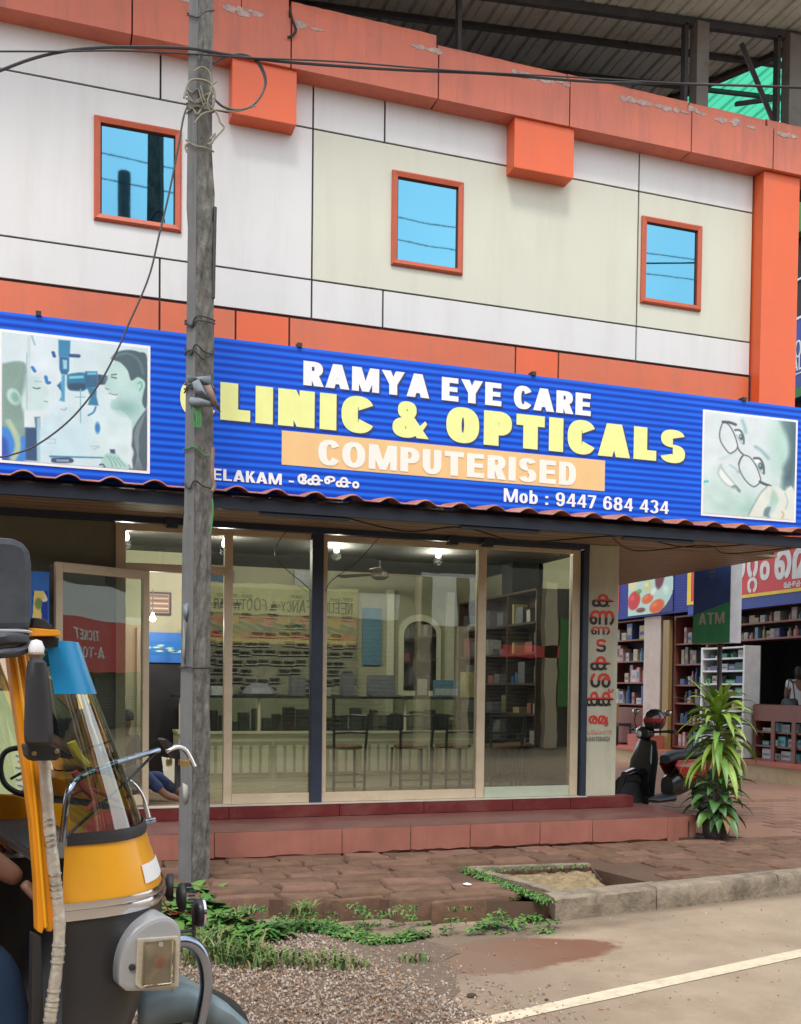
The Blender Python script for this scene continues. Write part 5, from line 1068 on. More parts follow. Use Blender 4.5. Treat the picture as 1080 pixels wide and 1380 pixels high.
# shelf cabinets with their packets, each packet its own piece
def cabinet(name, y0, y1, z0, z1, levels, label, frame='brown_wood', pal=None, depth=.42, x0=XB, density=.8, lower=None, px=(.10,.22)):
    t = thing(name, (x0, (y0+y1)/2, z0), label, 'cabinet'); f = K[frame]
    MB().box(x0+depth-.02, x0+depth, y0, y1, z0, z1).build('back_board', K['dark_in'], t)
    for yy in (y0, y1-.05): MB().box(x0, x0+depth-.021, yy, yy+.05, z0, z1).build('side_board', f, t)
    zs = [z0]+list(levels)+[z1-.04]
    for z in zs: MB().box(x0+.004, x0+depth-.022, y0+.051, y1-.051, z, z+.03).build('shelf', f, t)
    if lower: MB().box(x0-.006, x0-.001, y0+.02, y1-.02, z0+.02, lower).build('door_panel', K['brown_wood'], t)
    for k_ in range(len(zs)-1):
        if lower and zs[k_] < lower-.1: continue
        y = y0+.07; hmax = zs[k_+1]-zs[k_]-.05
        while y < y1-.18:
            w_ = random.uniform(*px); h_ = min(hmax, random.uniform(.3, .95)*hmax)
            if random.random() < density:
                d0 = random.uniform(.03, .12)
                if random.random() < .25: MB().lathe([(0,0),(w_*.36,0),(w_*.36,h_*.62),(w_*.16,h_*.76),(w_*.16,h_),(0,h_)], (x0+.12, y+w_/2, zs[k_]+.031), 9).build('bottle', random.choice(pal or CM), t)
                else:
                    pk = MB().box(x0+d0, x0+.28, y, y+w_, zs[k_]+.031, zs[k_]+.031+h_).build('packet', random.choice(pal or CM), t)
                    MB().box(x0+d0-.002, x0+d0-.0005, y+w_*.12, y+w_*.88, zs[k_]+.031+h_*.3, zs[k_]+.031+h_*random.uniform(.5,.8)).build('packet_label', random.choice(CM), pk)
            y += w_+random.uniform(.01, .04)
    return t
PALE = [CM[6], CM[1], mat('packet_buff', (.42,.33,.20), .5, var=.2), mat('packet_pink', (.42,.22,.22), .5, var=.2), CM[0], CM[3]]
TEAL = [mat('packet_aqua', (.10,.36,.38), .5, var=.25), mat('packet_teal2', (.05,.24,.27), .5, var=.25), CM[6]]
GRN = [mat('packet_green', (.03,.26,.12), .5, var=.25), CM[6], mat('packet_dkgreen', (.02,.12,.07), .5), PALE[2]]
cabinet('wall_cabinet', 8.86, 10.3, .50, 3.1, (1.30,1.75,2.20,2.65), 'red-brown wall cabinet of boxes seen between the shop pier and the pale pillar', pal=PALE, lower=1.25)
Q('pillar', 'pale_pillar', XB-.06, XB+.5, 8.22, 8.82, .453, 3.11)
Q('door_frame', 'gold_frame', XB-.1, XB-.02, 7.86, 8.07, .453, 3.0)
cabinet('bottle_cabinet', 6.75, 7.84, .50, 3.08, (.95,1.35,1.7,2.1,2.5), 'medicine cabinet of small bottles behind the ochre door frame', pal=PALE+[CM[0],CM[5]], density=.85, px=(.07,.14))
cabinet('glass_cabinet', 5.2, 6.45, .47, 2.40, (.75,1.0,1.25,1.5,1.72,1.95,2.17), 'white-framed glass cabinet of green and blue packets behind the spiky plant', frame='offwhite', pal=GRN+[CM[0]], x0=XB-.35, depth=.34, density=.95, px=(.12,.3))
cabinet('upper_shelf', 1.6, 6.6, 2.50, 3.10, (2.78,), 'long red-brown shelf of bottles and packets just under the red sign', pal=PALE+[CM[4]], px=(.06,.16))
cabinet('shop_counter', 2.0, 5.12, .455, 1.40, (.68,.92,1.13), 'red-brown shop counter with aqua packets in its glass front', pal=TEAL, x0=XB-.2, density=.97, px=(.16,.24))
MB().box(XB-.22, XB-.205, 2.0, 5.12, 1.12, 1.38).build('counter_band', K['brown_wood'], ms)
for yy in (4.05, 4.55): MB().box(XB-.23, XB-.204, yy, yy+.09, .46, 1.12).build('counter_stile', K['brown_wood'], ms)
# upper storey seen past the orange pilaster
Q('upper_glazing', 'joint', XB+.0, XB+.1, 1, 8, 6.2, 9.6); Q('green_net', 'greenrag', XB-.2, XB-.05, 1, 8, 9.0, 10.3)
Q('upper_sign', 'navy', XB-.2, XB-.05, 1, 8, 6.35, 7.62); Q('upper_sign_edge', 'offwhite', XB-.21, XB-.201, 1, 8, 7.60, 7.64); Q('upper_sign_stripe', 'greenrag', XB-.21, XB-.202, 1, 8, 6.35, 6.50); Q('upper_sign_edge', 'offwhite', XB-.21, XB-.201, 1, 8, 6.72, 6.74); Q('mullion', 'offwhite', XB-.03, XB-.001, 1, 8, 8.33, 8.36)
textX('ION', (1069,462), (1090,475), XB-.2, K['offwhite'], ms, lift=.004); textX('ALL', (1069,480), (1090,493), XB-.2, K['offwhite'], ms, lift=.004)
# small things at the foot of the pale pillar
pc_ = aX(845, 975, 11.0); t = thing('wooden_chair', (10.6, 8.9, .45), 'brown wooden chair with dark frame behind the scooter handlebar', 'chair')
MB().box(11.05,11.10,9.2,9.75,.95,1.32).build('backrest', mat('chair_brown', (.25,.13,.06), .5), t); MB().box(11.11,11.4,9.2,9.75,.86,.92).build('seat', K['black'], t)
for a, b_ in ((11.05,9.2),(11.05,9.71),(11.37,9.2),(11.37,9.71)): MB().box(a,a+.04,b_,b_+.04,.4525,.859).build('leg', K['black'], t)
tag(MB().box(11.05,11.4,8.0,8.75,.4525,.72).build('footwear_box', K['red_edge']), 'low red box with shoes on it at the foot of the pale pillar', 'box')
# ================================================================ ATM SIGN
A_, B_ = ax(936,760,12.9), ax(986,760,12.4); A_.z = B_.z = 0; e1 = (B_-A_).normalized(); n1 = Vector((e1.y,-e1.x,0)); e2 = -n1
zt, zb = ax(986,745,12.4).z, ax(986,866,12.4).z
at = thing('atm_sign', (B_.x, B_.y, .15), 'blue and green ATM light box hanging on a post in front of the medicine shop', 'sign')
wd = (B_-A_).length; th_ = .20
def abox(a0, a1, d0, d1, z0, z1): P_ = [A_+e1*a+e2*d for a, d in ((a0,d0),(a1,d0),(a1,d1),(a0,d1))]; return MB().prism([(p.x,p.y,z0) for p in P_], (0,0,z1-z0))
abox(0, wd, 0, th_, zb, zt).build('light_box', mat('atm_white_side', (.5,.51,.55), .5, var=.12, dirt=(.25,.24,.24), dfac=.5), at)
o_ = lambda a, z, l: tuple(A_+e1*a+n1*l+Vector((0,0,z)))
zm = zb+(zt-zb)*.33; zm2 = zb+(zt-zb)*.46
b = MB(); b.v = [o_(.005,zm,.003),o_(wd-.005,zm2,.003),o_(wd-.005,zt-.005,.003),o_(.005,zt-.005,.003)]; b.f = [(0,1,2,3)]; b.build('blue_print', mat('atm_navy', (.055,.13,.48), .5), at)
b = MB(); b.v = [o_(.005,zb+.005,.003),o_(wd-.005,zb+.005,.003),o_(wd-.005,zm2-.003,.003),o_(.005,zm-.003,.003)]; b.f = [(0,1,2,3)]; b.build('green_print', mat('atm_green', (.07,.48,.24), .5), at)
H_ = zt-zb; at_t = lambda s_, x0, x1, z0, z1, m, of=.0: text(s_, o_(wd*x0, zb+H_*z0, .0), e1, (0,0,1), wd*(x1-x0), H_*(z1-z0), m, at, off=of, lift=.005)
at_t('ATM', .16, .86, .22, .35, K['offwhite'], .03); K['palemark'] = mat('pale_blue_mark', (.18,.22,.36), .5)
for z0, x0, x1 in ((.505,.15,.82),(.54,.20,.80),(.575,.22,.78),(.62,.34,.66),(.11,.2,.8)): at_t('-', x0, x1, z0, z0+.014, K['palemark'] if z0 > .2 else GRN[0])
r_ = MB().lathe([(.045,0),(.058,0),(.058,.002),(.045,.002)], (0,0,0), 24); M_ = Matrix((( *[e1.x, 0, n1.x], 0),( e1.y, 0, n1.y, 0),(0,1,0,0),(0,0,0,1))); M_.translation = Vector(o_(wd*.5, zb+H_*.80, .0045)); r_.xf(M_); r_.build('emblem', K['palemark'], at)
r_ = MB().box(-.008,.008,-.05,.0,0,.002).box(-.03,.03,-.002,.03,.0,.0025); r_.xf(M_); r_.build('emblem', K['palemark'], at)
MB().tube([tuple(A_+e1*wd*.6+e2*.1+Vector((0,0,.15))), tuple(A_+e1*wd*.6+e2*.1+Vector((0,0,zb)))], .03, 8).build('post', K['steel_dark'], at)
# ================================================================ PLANT IN A POT
pp = aZ(965, 1131, .15); pl_ = thing('potted_dracaena', pp, 'spiky yellow-green dracaena over a darker leafy plant in a dark pot by the step', 'potted plant')
MB().lathe([(0,0),(.10,0),(.125,.05),(.14,.20),(.155,.21),(.155,.24),(.135,.24),(.13,.20),(0,.19)], pp, 18).build('pot', mat('dark_plastic_pot', (.045,.042,.042), .6, var=.3, scale=10, dirt=(.16,.11,.08), dfac=.5, dscale=6), pl_, smooth=True)
K['leaf_a'] = mat('leaf_yellow_green', (.22,.33,.05), .42, var=.3, scale=7); K['leaf_b'] = mat('leaf_mid_green', (.12,.25,.045), .42, var=.3, scale=7); K['leaf_c'] = mat('leaf_dark_green', (.06,.15,.04), .38, var=.3, scale=8); K['leaf_d'] = mat('leaf_brown', (.27,.17,.07), .7, var=.3); K['leaf_y'] = mat('leaf_yellow', (.45,.32,.04), .5)
def leaf(o, az, el, L_, w_, droop, m, name='leaf', n=8, fold=.35, stalk=.0):
    d = Vector((math.cos(az)*math.cos(el), math.sin(az)*math.cos(el), math.sin(el))); p = Vector(o); rows = []; side = Vector((-math.sin(az), math.cos(az), 0)); tw = random.uniform(-.35,.35)
    for i in range(n+1):
        t = i/n; ww = w_*(max(.12, min(1, t*4.5 if not stalk else (t-stalk)*5+.1))*(1-max(0,t-.45)/.55)**.75 if t > stalk else .08)
        sd = (side+d.cross(side)*tw).normalized(); nr_ = d.cross(sd)
        rows.append([p-sd*ww+nr_*ww*fold, p-sd*ww*.5+nr_*ww*fold*.35, p, p+sd*ww*.5+nr_*ww*fold*.35, p+sd*ww+nr_*ww*fold])
        p = p+d*(L_/n); d = (d+Vector((0,0,-droop/n*(.4+1.2*t)))).normalized()
    MB().grid(rows).build(name, m, pl_, smooth=True)
stem = [pp+Vector(v) for v in ((0,0,.18),(.01,0,.5),(.0,.01,.85),(.02,.02,1.25))]; MB().tube(smooth_path(stem), .02, 7).build('stem', mat('plant_stem', (.12,.09,.05), .8), pl_)
ga = 2.399
for i in range(84):
    t = i/83; z = .80+.50*t; el = math.radians(-15+75*t**1.5+random.uniform(-8,8)); L_ = (.52-.12*t)*random.uniform(.8,1.12); 
    leaf(pp+Vector((.02*t,.02*t,z)), i*ga+random.uniform(-.3,.3), el, L_, .037*random.uniform(.7,1.25), 3.0-1.5*t+random.uniform(-.4,.6), K['leaf_a'] if random.random() < .6 else K['leaf_b'] if random.random() < .85 else K['leaf_y'] if t < .3 else K['leaf_b'])
for i in range(10): leaf(pp+Vector((0,0,1.22)), i*ga, math.radians(random.uniform(55,85)), random.uniform(.28,.42), .028, .7, K['leaf_a'])
leaf(pp+Vector((0,0,1.2)), math.radians(150), math.radians(60), .52, .034, .8, K['leaf_b']); leaf(pp+Vector((0,0,1.1)), math.radians(170), math.radians(48), .6, .03, 1.2, K['leaf_a'])
for i in range(46):
    t = i/45; leaf(pp+Vector((random.uniform(-.04,.04),random.uniform(-.04,.04),.24+.28*t)), i*ga, math.radians(-5+50*t), random.uniform(.26,.42), .058*random.uniform(.7,1.2), 2.5-.8*t, K['leaf_c'] if random.random() < .75 else K['leaf_b'], stalk=.2)
for a in (-1.9, -1.4, -1.0, -2.4, -.6, -2.9): leaf(pp+Vector((0,-.1,.25)), a, -.1, .26, .04, 3.5, K['leaf_d'] if a > -2.2 else K['leaf_c'])
# ================================================================ SCOOTER
K['sc_black'] = mat('scooter_black', (.014,.015,.018), .22, var=.1, coat=.6); K['sc_matt'] = mat('scooter_matt', (.03,.034,.04), .5, var=.15); K['sc_red'] = mat('scooter_red', (.36,.02,.018), .25, var=.1, coat=.6); K['chrome'] = mat('chrome', (.62,.62,.64), .12, metal=1, var=.05); K['tyre'] = mat('tyre', (.022,.022,.022), .8)
sc = thing('scooter', (6.95,.75,.15), 'black and red scooter parked beside the clinic step behind the plant', 'scooter')
MS = Matrix.Translation((6.84,.80,.147)) @ Matrix.Rotation(R(183), 4, 'Z')
def sbuild(b, name, m, **k): return b.xf(MS).build(name, m, sc, **k)
def loft(secs, n=14, e=2.6, cap=True):
    """superellipse sections: (center, half width y, half height z, tilt about y)"""
    b = MB(); rows = []
    for c, hy, hz, tilt in secs:
        row = []
        for j in range(n):
            a = 2*math.pi*j/n; y = hy*math.copysign(abs(math.cos(a))**(2/e), math.cos(a)); z = hz*math.copysign(abs(math.sin(a))**(2/e), math.sin(a))
            row.append((c[0]+z*math.sin(tilt), c[1]+y, c[2]+z*math.cos(tilt)))
        rows.append(row)
    b.grid(rows, True)
    if cap: b.f.append(tuple(range(n))[::-1]); b.f.append(tuple((len(rows)-1)*n+j for j in range(n)))
    return b
for x in (.60,-.52):
    t_ = [(.17,-.045),(.23,-.05),(.252,-.03),(.258,0),(.252,.03),(.23,.05),(.17,.045)]; w_ = sbuild(MB().lathe(t_+[t_[0]], (x,0,.258), 28, 'y'), 'wheel', K['tyre'], smooth=True)
    MB().lathe([(0,-.02),(.05,-.03),(.16,-.02),(.172,-.035),(.172,.035),(.16,.02),(.05,.03),(0,.02)], (x,0,.258), 22, 'y').xf(MS).build('rim', K['sc_matt'], w_, smooth=True)
sbuild(loft([((.74,0,.36),.05,.02,-.5),((.68,0,.50),.075,.03,-.3),((.56,0,.54),.08,.03,0),((.44,0,.46),.07,.03,.5)]), 'front_mudguard', K['sc_black'], smooth=True)
sbuild(loft([((.44,0,.24),.16,.03,0),((.50,0,.42),.20,.05,.1),((.47,0,.62),.21,.06,.2),((.42,0,.82),.15,.06,.2),((.40,0,.90),.09,.05,.2)]), 'front_apron', K['sc_black'], smooth=True)
sbuild(loft([((.38,0,.26),.15,.02,0),((.40,0,.45),.20,.05,.1),((.36,0,.68),.19,.05,.2),((.34,0,.86),.12,.03,.2)]), 'inner_panel', K['sc_matt'], smooth=True)
sbuild(loft([((.46,0,.22),.15,.04,0),((.30,0,.20),.15,.035,0),((.06,0,.22),.14,.05,0)]), 'footboard', K['sc_matt'], smooth=True)
sbuild(loft([((.10,0,.34),.12,.12,0),((-.05,0,.42),.16,.18,0),((-.30,0,.50),.18,.15,0),((-.60,0,.60),.13,.10,0),((-.80,0,.68),.06,.05,0)]), 'body_panel', K['sc_black'], smooth=True)
for sy in (-1, 1):
    sbuild(MB().prism([(.10,sy*.165,.60),(.0,sy*.178,.46),(-.16,sy*.19,.44),(-.34,sy*.19,.54),(-.66,sy*.15,.66),(-.66,sy*.15,.72),(-.30,sy*.18,.68),(.06,sy*.155,.66)], (0,-sy*.03,0)), 'side_panel', K['sc_red'], smooth=False)
sbuild(loft([((.14,0,.66),.10,.05,0),((.04,0,.70),.14,.06,0),((-.20,0,.72),.15,.055,0),((-.45,0,.76),.14,.06,0),((-.62,0,.77),.09,.04,0)]), 'seat', K['vinyl'], smooth=True)
sbuild(loft([((.50,0,.96),.06,.05,0),((.46,0,.97),.12,.075,0),((.38,0,.98),.13,.07,0),((.33,0,.97),.07,.04,0)]), 'headlight_cowl', K['sc_black'], smooth=True)
sbuild(loft([((.52,0,.955),.03,.025,0),((.495,0,.96),.055,.04,0)]), 'headlight', K['offwhite'], smooth=True)
sbuild(MB().tube([(.33,-.33,1.0),(.38,-.2,.99),(.40,0,.98),(.38,.2,.99),(.33,.33,1.0)], .014, 8), 'handlebar', K['black'], smooth=True)
for sy in (-1, 1):
    sbuild(MB().tube([(.335,sy*.32,1.0),(.31,sy*.42,1.0)], .02, 8), 'grip', K['rubber']); 
    mi = sbuild(MB().tube(smooth_path([(.37,sy*.22,1.0),(.38,sy*.26,1.10),(.34,sy*.30,1.18)]), .007, 6), 'mirror', K['black'])
    loft([((.31,sy*.31,1.20),.015,.01,0),((.325,sy*.31,1.21),.055,.035,0),((.345,sy*.31,1.21),.05,.03,0),((.36,sy*.31,1.21),.01,.01,0)]).xf(MS).build('mirror_head', K['chrome'], mi, smooth=True)
sbuild(MB().tube([(-.45,-.15,.27),(-.70,-.17,.30),(-.85,-.17,.33)], [.03,.05,.045], 10), 'exhaust', K['sc_matt'], smooth=True)
sbuild(loft([((-.80,0,.66),.09,.04,0),((-.84,0,.66),.07,.03,0)]), 'tail_light', K['sc_red']); sbuild(MB().box(-.90,-.885,-.10,.10,.42,.52), 'number_plate', K['white_paint'])
sbuild(MB().tube([(-.25,.19,.74),(-.6,.2,.82),(-.78,.15,.86),(-.78,-.15,.86),(-.6,-.2,.82),(-.25,-.19,.74)], .012, 6), 'grab_rail', K['black'])
hm = thing('helmet', (6.44,.75,1.15), 'black and red glossy helmet resting on the scooter handlebar', 'helmet')
hx = MS @ Vector((.36,.10,1.12)); MB().lathe([(0,.13),(.06,.122),(.105,.08),(.125,.02),(.12,-.05),(.09,-.095),(.06,-.10)], hx, 20).build('shell', K['sc_black'], hm, smooth=True)
MB().lathe([(.127,.035),(.131,.02),(.129,-.02),(.124,-.025)], hx, 20).build('red_band', K['sc_red'], hm, smooth=True)

# ================================================================ PEOPLE
K['skin'] = mat('brown_skin', (.19,.09,.055), .55, var=.1, scale=8); K['hair'] = mat('black_hair', (.012,.010,.009), .5, var=.3, scale=40)
def skinned(name, pts, edges, radii, mt, parent, sub=2):
    b0 = BASE.get(parent.name, Vector((0,0,0))); me = bpy.data.meshes.new(name); me.from_pydata([tuple(Vector(p)-b0) for p in pts], edges, []); o = bpy.data.objects.new(name, me); COL.objects.link(o)
    o.modifiers.new('sk', 'SKIN'); sm = o.modifiers.new('ss', 'SUBSURF'); sm.levels = sub; sm.render_levels = sub
    if not me.skin_vertices: 
        bm = bmesh.new(); bm.from_mesh(me); bm.verts.layers.skin.verify(); bm.to_mesh(me); bm.free()
    for i, r_ in enumerate(radii): me.skin_vertices[0].data[i].radius = r_ if isinstance(r_, tuple) else (r_, r_)
    me.skin_vertices[0].data[0].use_root = True
    dg = bpy.context.evaluated_depsgraph_get(); m2 = bpy.data.meshes.new_from_object(o.evaluated_get(dg)); o.modifiers.clear(); o.data = m2; m2.materials.clear(); m2.materials.append(mt); m2.shade_smooth(); bpy.data.meshes.remove(me)
    o.parent = parent; BASE[o.name] = b0; return o
def chainE(n, s=0): return [(s+i, s+i+1) for i in range(n-1)]
def hand(root, dirv, palm_n, parent, mt, s_=1.0, curl=.5):
    d = Vector(dirv).normalized(); nrm_ = Vector(palm_n).normalized(); side = d.cross(nrm_).normalized(); root = Vector(root)
    pts = [root, root+d*.05*s_, root+d*.085*s_]; ed = [(0,1),(1,2)]; rd = [(.024*s_,.018*s_),(.032*s_,.015*s_),(.034*s_,.013*s_)]
    skinned('hand', pts, ed, rd, mt, parent, 1)
    for k_, (off, L_) in enumerate(((-.030,.062),(-.010,.072),(.010,.068),(.028,.052))):
        p = root+d*.08*s_+side*off*s_; q_ = [p]; dd = d.copy()
        for j in range(3): dd = (dd-nrm_*curl*.9).normalized(); q_.append(q_[-1]+dd*L_*s_*(.45,.32,.25)[j])
        skinned('finger', q_, chainE(4), [.0085*s_,.0085*s_,.0078*s_,.006*s_], mt, parent, 1)
    p = root+d*.03*s_-side*.028*s_; dd = (d-side*.9-nrm_*.4).normalized(); q_ = [p, p+dd*.035*s_, p+(dd+d*.4).normalized()*.06*s_, p+(dd+d*.6).normalized()*.08*s_]; skinned('thumb', q_, chainE(4), [.011*s_,.011*s_,.009*s_,.007*s_], mt, parent, 1)
# woman standing on the medicine shop platform, seen from behind her left shoulder
wp_ = aZ(1069, 1025, .452); wm = thing('person', wp_, 'person in white short-sleeved top with a black shoulder bag standing at the medicine shop counter', 'person')
def Wp(x, y, z): # local: x toward picture right, y away
    return wp_+Vector((x*.93+y*.35, -x*.35+y*.93, z))
j = dict(pel=(.06,0,.88), belly=(.06,0,1.02), chest=(.06,.0,1.22), neck=(.07,0,1.38), headb=(.075,.02,1.46), headt=(.08,.03,1.56), lsh=(-.10,0,1.31), lel=(-.13,.03,1.08), lwr=(-.02,.16,1.0), rsh=(.22,0,1.31), rel=(.26,.03,1.08), rwr=(.2,.2,1.0), lh=(-.02,0,.85), lk=(-.02,.02,.48), la=(-.01,0,.08), lt=(-.06,.10,.03), rh=(.14,0,.85), rk=(.15,.02,.48), ra=(.15,0,.08), rt=(.12,.12,.03))
nm = list(j); rdd = dict(pel=(.14,.10), belly=(.12,.09), chest=(.14,.095), neck=.05, headb=(.07,.08), headt=(.075,.085), lsh=.055, lel=.04, lwr=.026, rsh=.055, rel=.04, rwr=.026, lh=.085, lk=.06, la=.038, lt=.03, rh=.085, rk=.06, ra=.038, rt=.03)
ed = [('pel','belly'),('belly','chest'),('chest','neck'),('neck','headb'),('headb','headt'),('chest','lsh'),('lsh','lel'),('lel','lwr'),('chest','rsh'),('rsh','rel'),('rel','rwr'),('pel','lh'),('lh','lk'),('lk','la'),('la','lt'),('pel','rh'),('rh','rk'),('rk','ra'),('ra','rt')]
skinned('body', [Wp(*j[n]) for n in nm], [(nm.index(a), nm.index(b_)) for a, b_ in ed], [rdd[n] for n in nm], K['skin'], wm)
K['white_cloth'] = mat('white_cloth', (.62,.64,.66), .9, var=.08, bump=.3, bscale=14)
tp = ['pel','belly','chest','lsh','rsh']; pts = [Wp(*j[n]) for n in tp]+[Wp(-.115,.015,1.19), Wp(.24,.015,1.19), Wp(.06,0,.78)]
skinned('blouse', pts, [(0,1),(1,2),(2,3),(2,4),(3,5),(4,6),(0,7)], [(.16,.12),(.14,.11),(.16,.115),.075,.075,.062,.062,(.17,.13)], K['white_cloth'], wm)
sk = MB().lathe([(.165,.80),(.18,.6),(.19,.45),(.185,.38)], (0,0,0), 20); sk.v = [tuple(Wp(v[0]+.06, v[1]*.8, v[2])) for v in sk.v]
def spotted():
    M_ = mat('black_white_print', (.02,.02,.02), .9, var=.1); nt = M_.node_tree; b_ = nt.nodes['Principled BSDF']; n_ = nt.nodes.new('ShaderNodeTexVoronoi'); n_.inputs['Scale'].default_value = 16; t_ = nt.nodes.new('ShaderNodeTexCoord'); r_ = nt.nodes.new('ShaderNodeValToRGB'); r_.color_ramp.elements[0].position = .30; r_.color_ramp.elements[0].color = (.5,.5,.48,1); r_.color_ramp.elements[1].position = .36; r_.color_ramp.elements[1].color = (.03,.035,.03,1)
    nt.links.new(t_.outputs['Object'], n_.inputs['Vector']); nt.links.new(n_.outputs['Distance'], r_.inputs[0]); nt.links.new(r_.outputs[0], b_.inputs['Base Color']); return M_
sk.build('skirt', spotted(), wm, smooth=True, solid=.006)
for s_ in ('l','r'): skinned('trouser_leg', [Wp(*j[s_+'h']), Wp(*j[s_+'k']), Wp(j[s_+'a'][0], j[s_+'a'][1], .10)], [(0,1),(1,2)], [.10,.085,.07], K['white_cloth'], wm)
hb = MB().lathe([(0,1.60),(.06,1.59),(.088,1.54),(.09,1.46),(.075,1.40),(.05,1.36),(.035,1.2),(.0,1.1)], (0,0,0), 16); hb.v = [tuple(Wp(v[0]*.95+.075, v[1]-.01, v[2])) for v in hb.v]; hb.build('hair', K['hair'], wm, smooth=True)
hand(Wp(*j['lwr']), Wp(.06,.26,.99)-Wp(*j['lwr']), (0,0,1), wm, K['skin'])
bgp = [Wp(-.20,-.04,.92), Wp(-.16,.0,1.10)]; bb = MB(); bgv = loft([((0,0,0),.10,.03,0),((0,0,.03),.15,.05,0),((0,0,.18),.15,.055,0),((0,0,.26),.12,.03,0)]).v
sb_ = MB(); rows = []
for z_, w_, d_2 in ((.72,.10,.04),(.76,.15,.06),(.90,.16,.065),(1.02,.13,.04),(1.05,.10,.02)):
    rows.append([tuple(Wp(-.12+w_*math.cos(a), -.14+d_2*math.sin(a), z_)) for a in [k_*math.pi/8 for k_ in range(16)]])
sb_.grid(rows, True); sb_.f.append(tuple(range(16))); sb_.f.append(tuple(64+k_ for k_ in range(16)))
bgo = thing('shoulder_bag', Wp(-.12,-.14,.72), 'black shoulder bag hanging from the arm of the person in white', 'bag'); sb_.build('bag_body', K['vinyl'], bgo, smooth=True)
MB().tube(smooth_path([Wp(-.20,-.14,1.03), Wp(-.13,-.08,1.30), Wp(-.10,-.02,1.375), Wp(-.06,-.10,1.30), Wp(-.04,-.14,1.03)]), .009, 6).build('strap', K['vinyl'], bgo)
# person sitting just inside the doorway: jeans and bare feet
K['jeans'] = mat('blue_jeans', (.035,.06,.16), .85, var=.15, scale=20); K['darkshirt'] = mat('dark_shirt', (.03,.035,.05), .9, var=.2)
dp = thing('person', (.85,.55,.5), 'barefoot person in blue jeans sitting on the floor inside the doorway behind the auto rickshaw', 'person')
jt = dict(pel=(.62,.75,.60), belly=(.60,.78,.78), chest=(.58,.78,.98), neck=(.60,.76,1.13), headb=(.62,.72,1.20), headt=(.63,.72,1.31), ls=(.42,.76,1.06), le=(.38,.62,.86), lw=(.52,.48,.80), rs=(.74,.80,1.06), re=(.82,.68,.86), rw=(.72,.50,.80), lh=(.54,.66,.60), lk=(.72,.40,.82), la=(.98,.28,.57), lt=(1.12,.24,.53), rh=(.70,.72,.60), rk=(.92,.52,.74), ra=(1.14,.42,.56), rt=(1.26,.36,.53))
nm = list(jt); rd2 = dict(pel=(.13,.10), belly=(.12,.09), chest=(.15,.10), neck=.05, headb=(.065,.075), headt=(.07,.08), ls=.055, le=.038, lw=.026, rs=.055, re=.038, rw=.026, lh=.08, lk=.055, la=.035, lt=.028, rh=.08, rk=.055, ra=.035, rt=.028)
ed2 = [('pel','belly'),('belly','chest'),('chest','neck'),('neck','headb'),('headb','headt'),('chest','ls'),('ls','le'),('le','lw'),('chest','rs'),('rs','re'),('re','rw'),('pel','lh'),('lh','lk'),('lk','la'),('la','lt'),('pel','rh'),('rh','rk'),('rk','ra'),('ra','rt')]
skinned('body', [jt[n] for n in nm], [(nm.index(a), nm.index(b_)) for a, b_ in ed2], [rd2[n] for n in nm], K['skin'], dp)
for s_ in ('l','r'):
    a_ = Vector(jt[s_+'k']).lerp(Vector(jt[s_+'a']), .85); skinned('trouser_leg', [jt[s_+'h'], jt[s_+'k'], a_], [(0,1),(1,2)], [.10,.075,.055], K['jeans'], dp)
skinned('shirt', [jt['pel'], jt['belly'], jt['chest'], jt['ls'], jt['rs'], jt['le'], jt['re']], [(0,1),(1,2),(2,3),(2,4),(3,5),(4,6)], [(.155,.125),(.14,.11),(.17,.12),.075,.075,.055,.055], K['darkshirt'], dp)
MB().lathe([(0,.085),(.05,.075),(.08,.03),(.082,-.02),(.07,-.03)], (.632,.73,1.29), 14).build('hair', K['hair'], dp, smooth=True)

# ================================================================ ACROSS THE STREET (seen in the glass)
K['opp_wall'] = mat('opposite_wall', (.10,.095,.085), .8, var=.25, scale=.6); K['shutter'] = stripes('roller_shutter', (.05,.048,.045), (.10,.095,.09), .10, 'Z', bump=.6)
op = thing('opposite_building', (5, -14.6, .1), 'long two-storey row of shops across the street seen reflected in the shop windows', 'building')
O = lambda name, m, *a: part(op, name, K[m], *a)
O('wall', 'opp_wall', -24, 34, -20, -14.5, .0, 6.4)
for i, x in enumerate(range(-23, 33, 4)):
    O('shutter' if i % 3 else 'dark_doorway', 'shutter' if i % 3 else 'dark_in', x, x+3.2, -14.495, -14.42, .15, 3.1)
    O('window_pane', 'dark_in', x+.8, x+2.2, -14.495, -14.46, 4.9, 5.9)
    if i % 2: O('wall_poster', ('sign_red','navy','greenrag','offwhite')[i % 4], x+.2, x+3, -14.40, -14.34, 3.25, 3.9)
ns2 = thing('footwear_sign', (5.3,-14.1,2.55), 'yellow NEELIMA FANCY & FOOTWEAR sign across the street mirrored in the glass', 'sign')
MB().box(3.2, 6.85, -14.2, -14.1, 3.28, 3.98).build('yellow_board', mat('pale_yellow_board', (.82,.78,.32), .5, var=.05), ns2)
text('NEELIMA FANCY & FOOTWEAR', (6.7,-14.1,3.36), (-1,0,0), (0,0,1), 3.3, .26, K['black'], ns2, off=.0, lift=.01)
q = Paint(110, 30, (235,150,50)); random.seed(3)
for i in range(9): q.rect(.01+i*.11, .06, .10+i*.11, .8, ((240,120,40),(250,190,70),(235,90,45))[i % 3]); q.ell(.055+i*.11, .4, .035, .28, ((60,140,110),(90,130,60),(40,90,90))[i % 3], rot=30, soft=.03); q.ell(.06+i*.11,.3,.012,.1,(230,230,160),rot=30,soft=.03)
q.rect(0,.82,1,1,(250,215,110)); q.sheet('shoe_print', (6.85,-14.1,2.62), (-1,0,0), (0,0,1), 3.65, .62, ns2, K['print'])
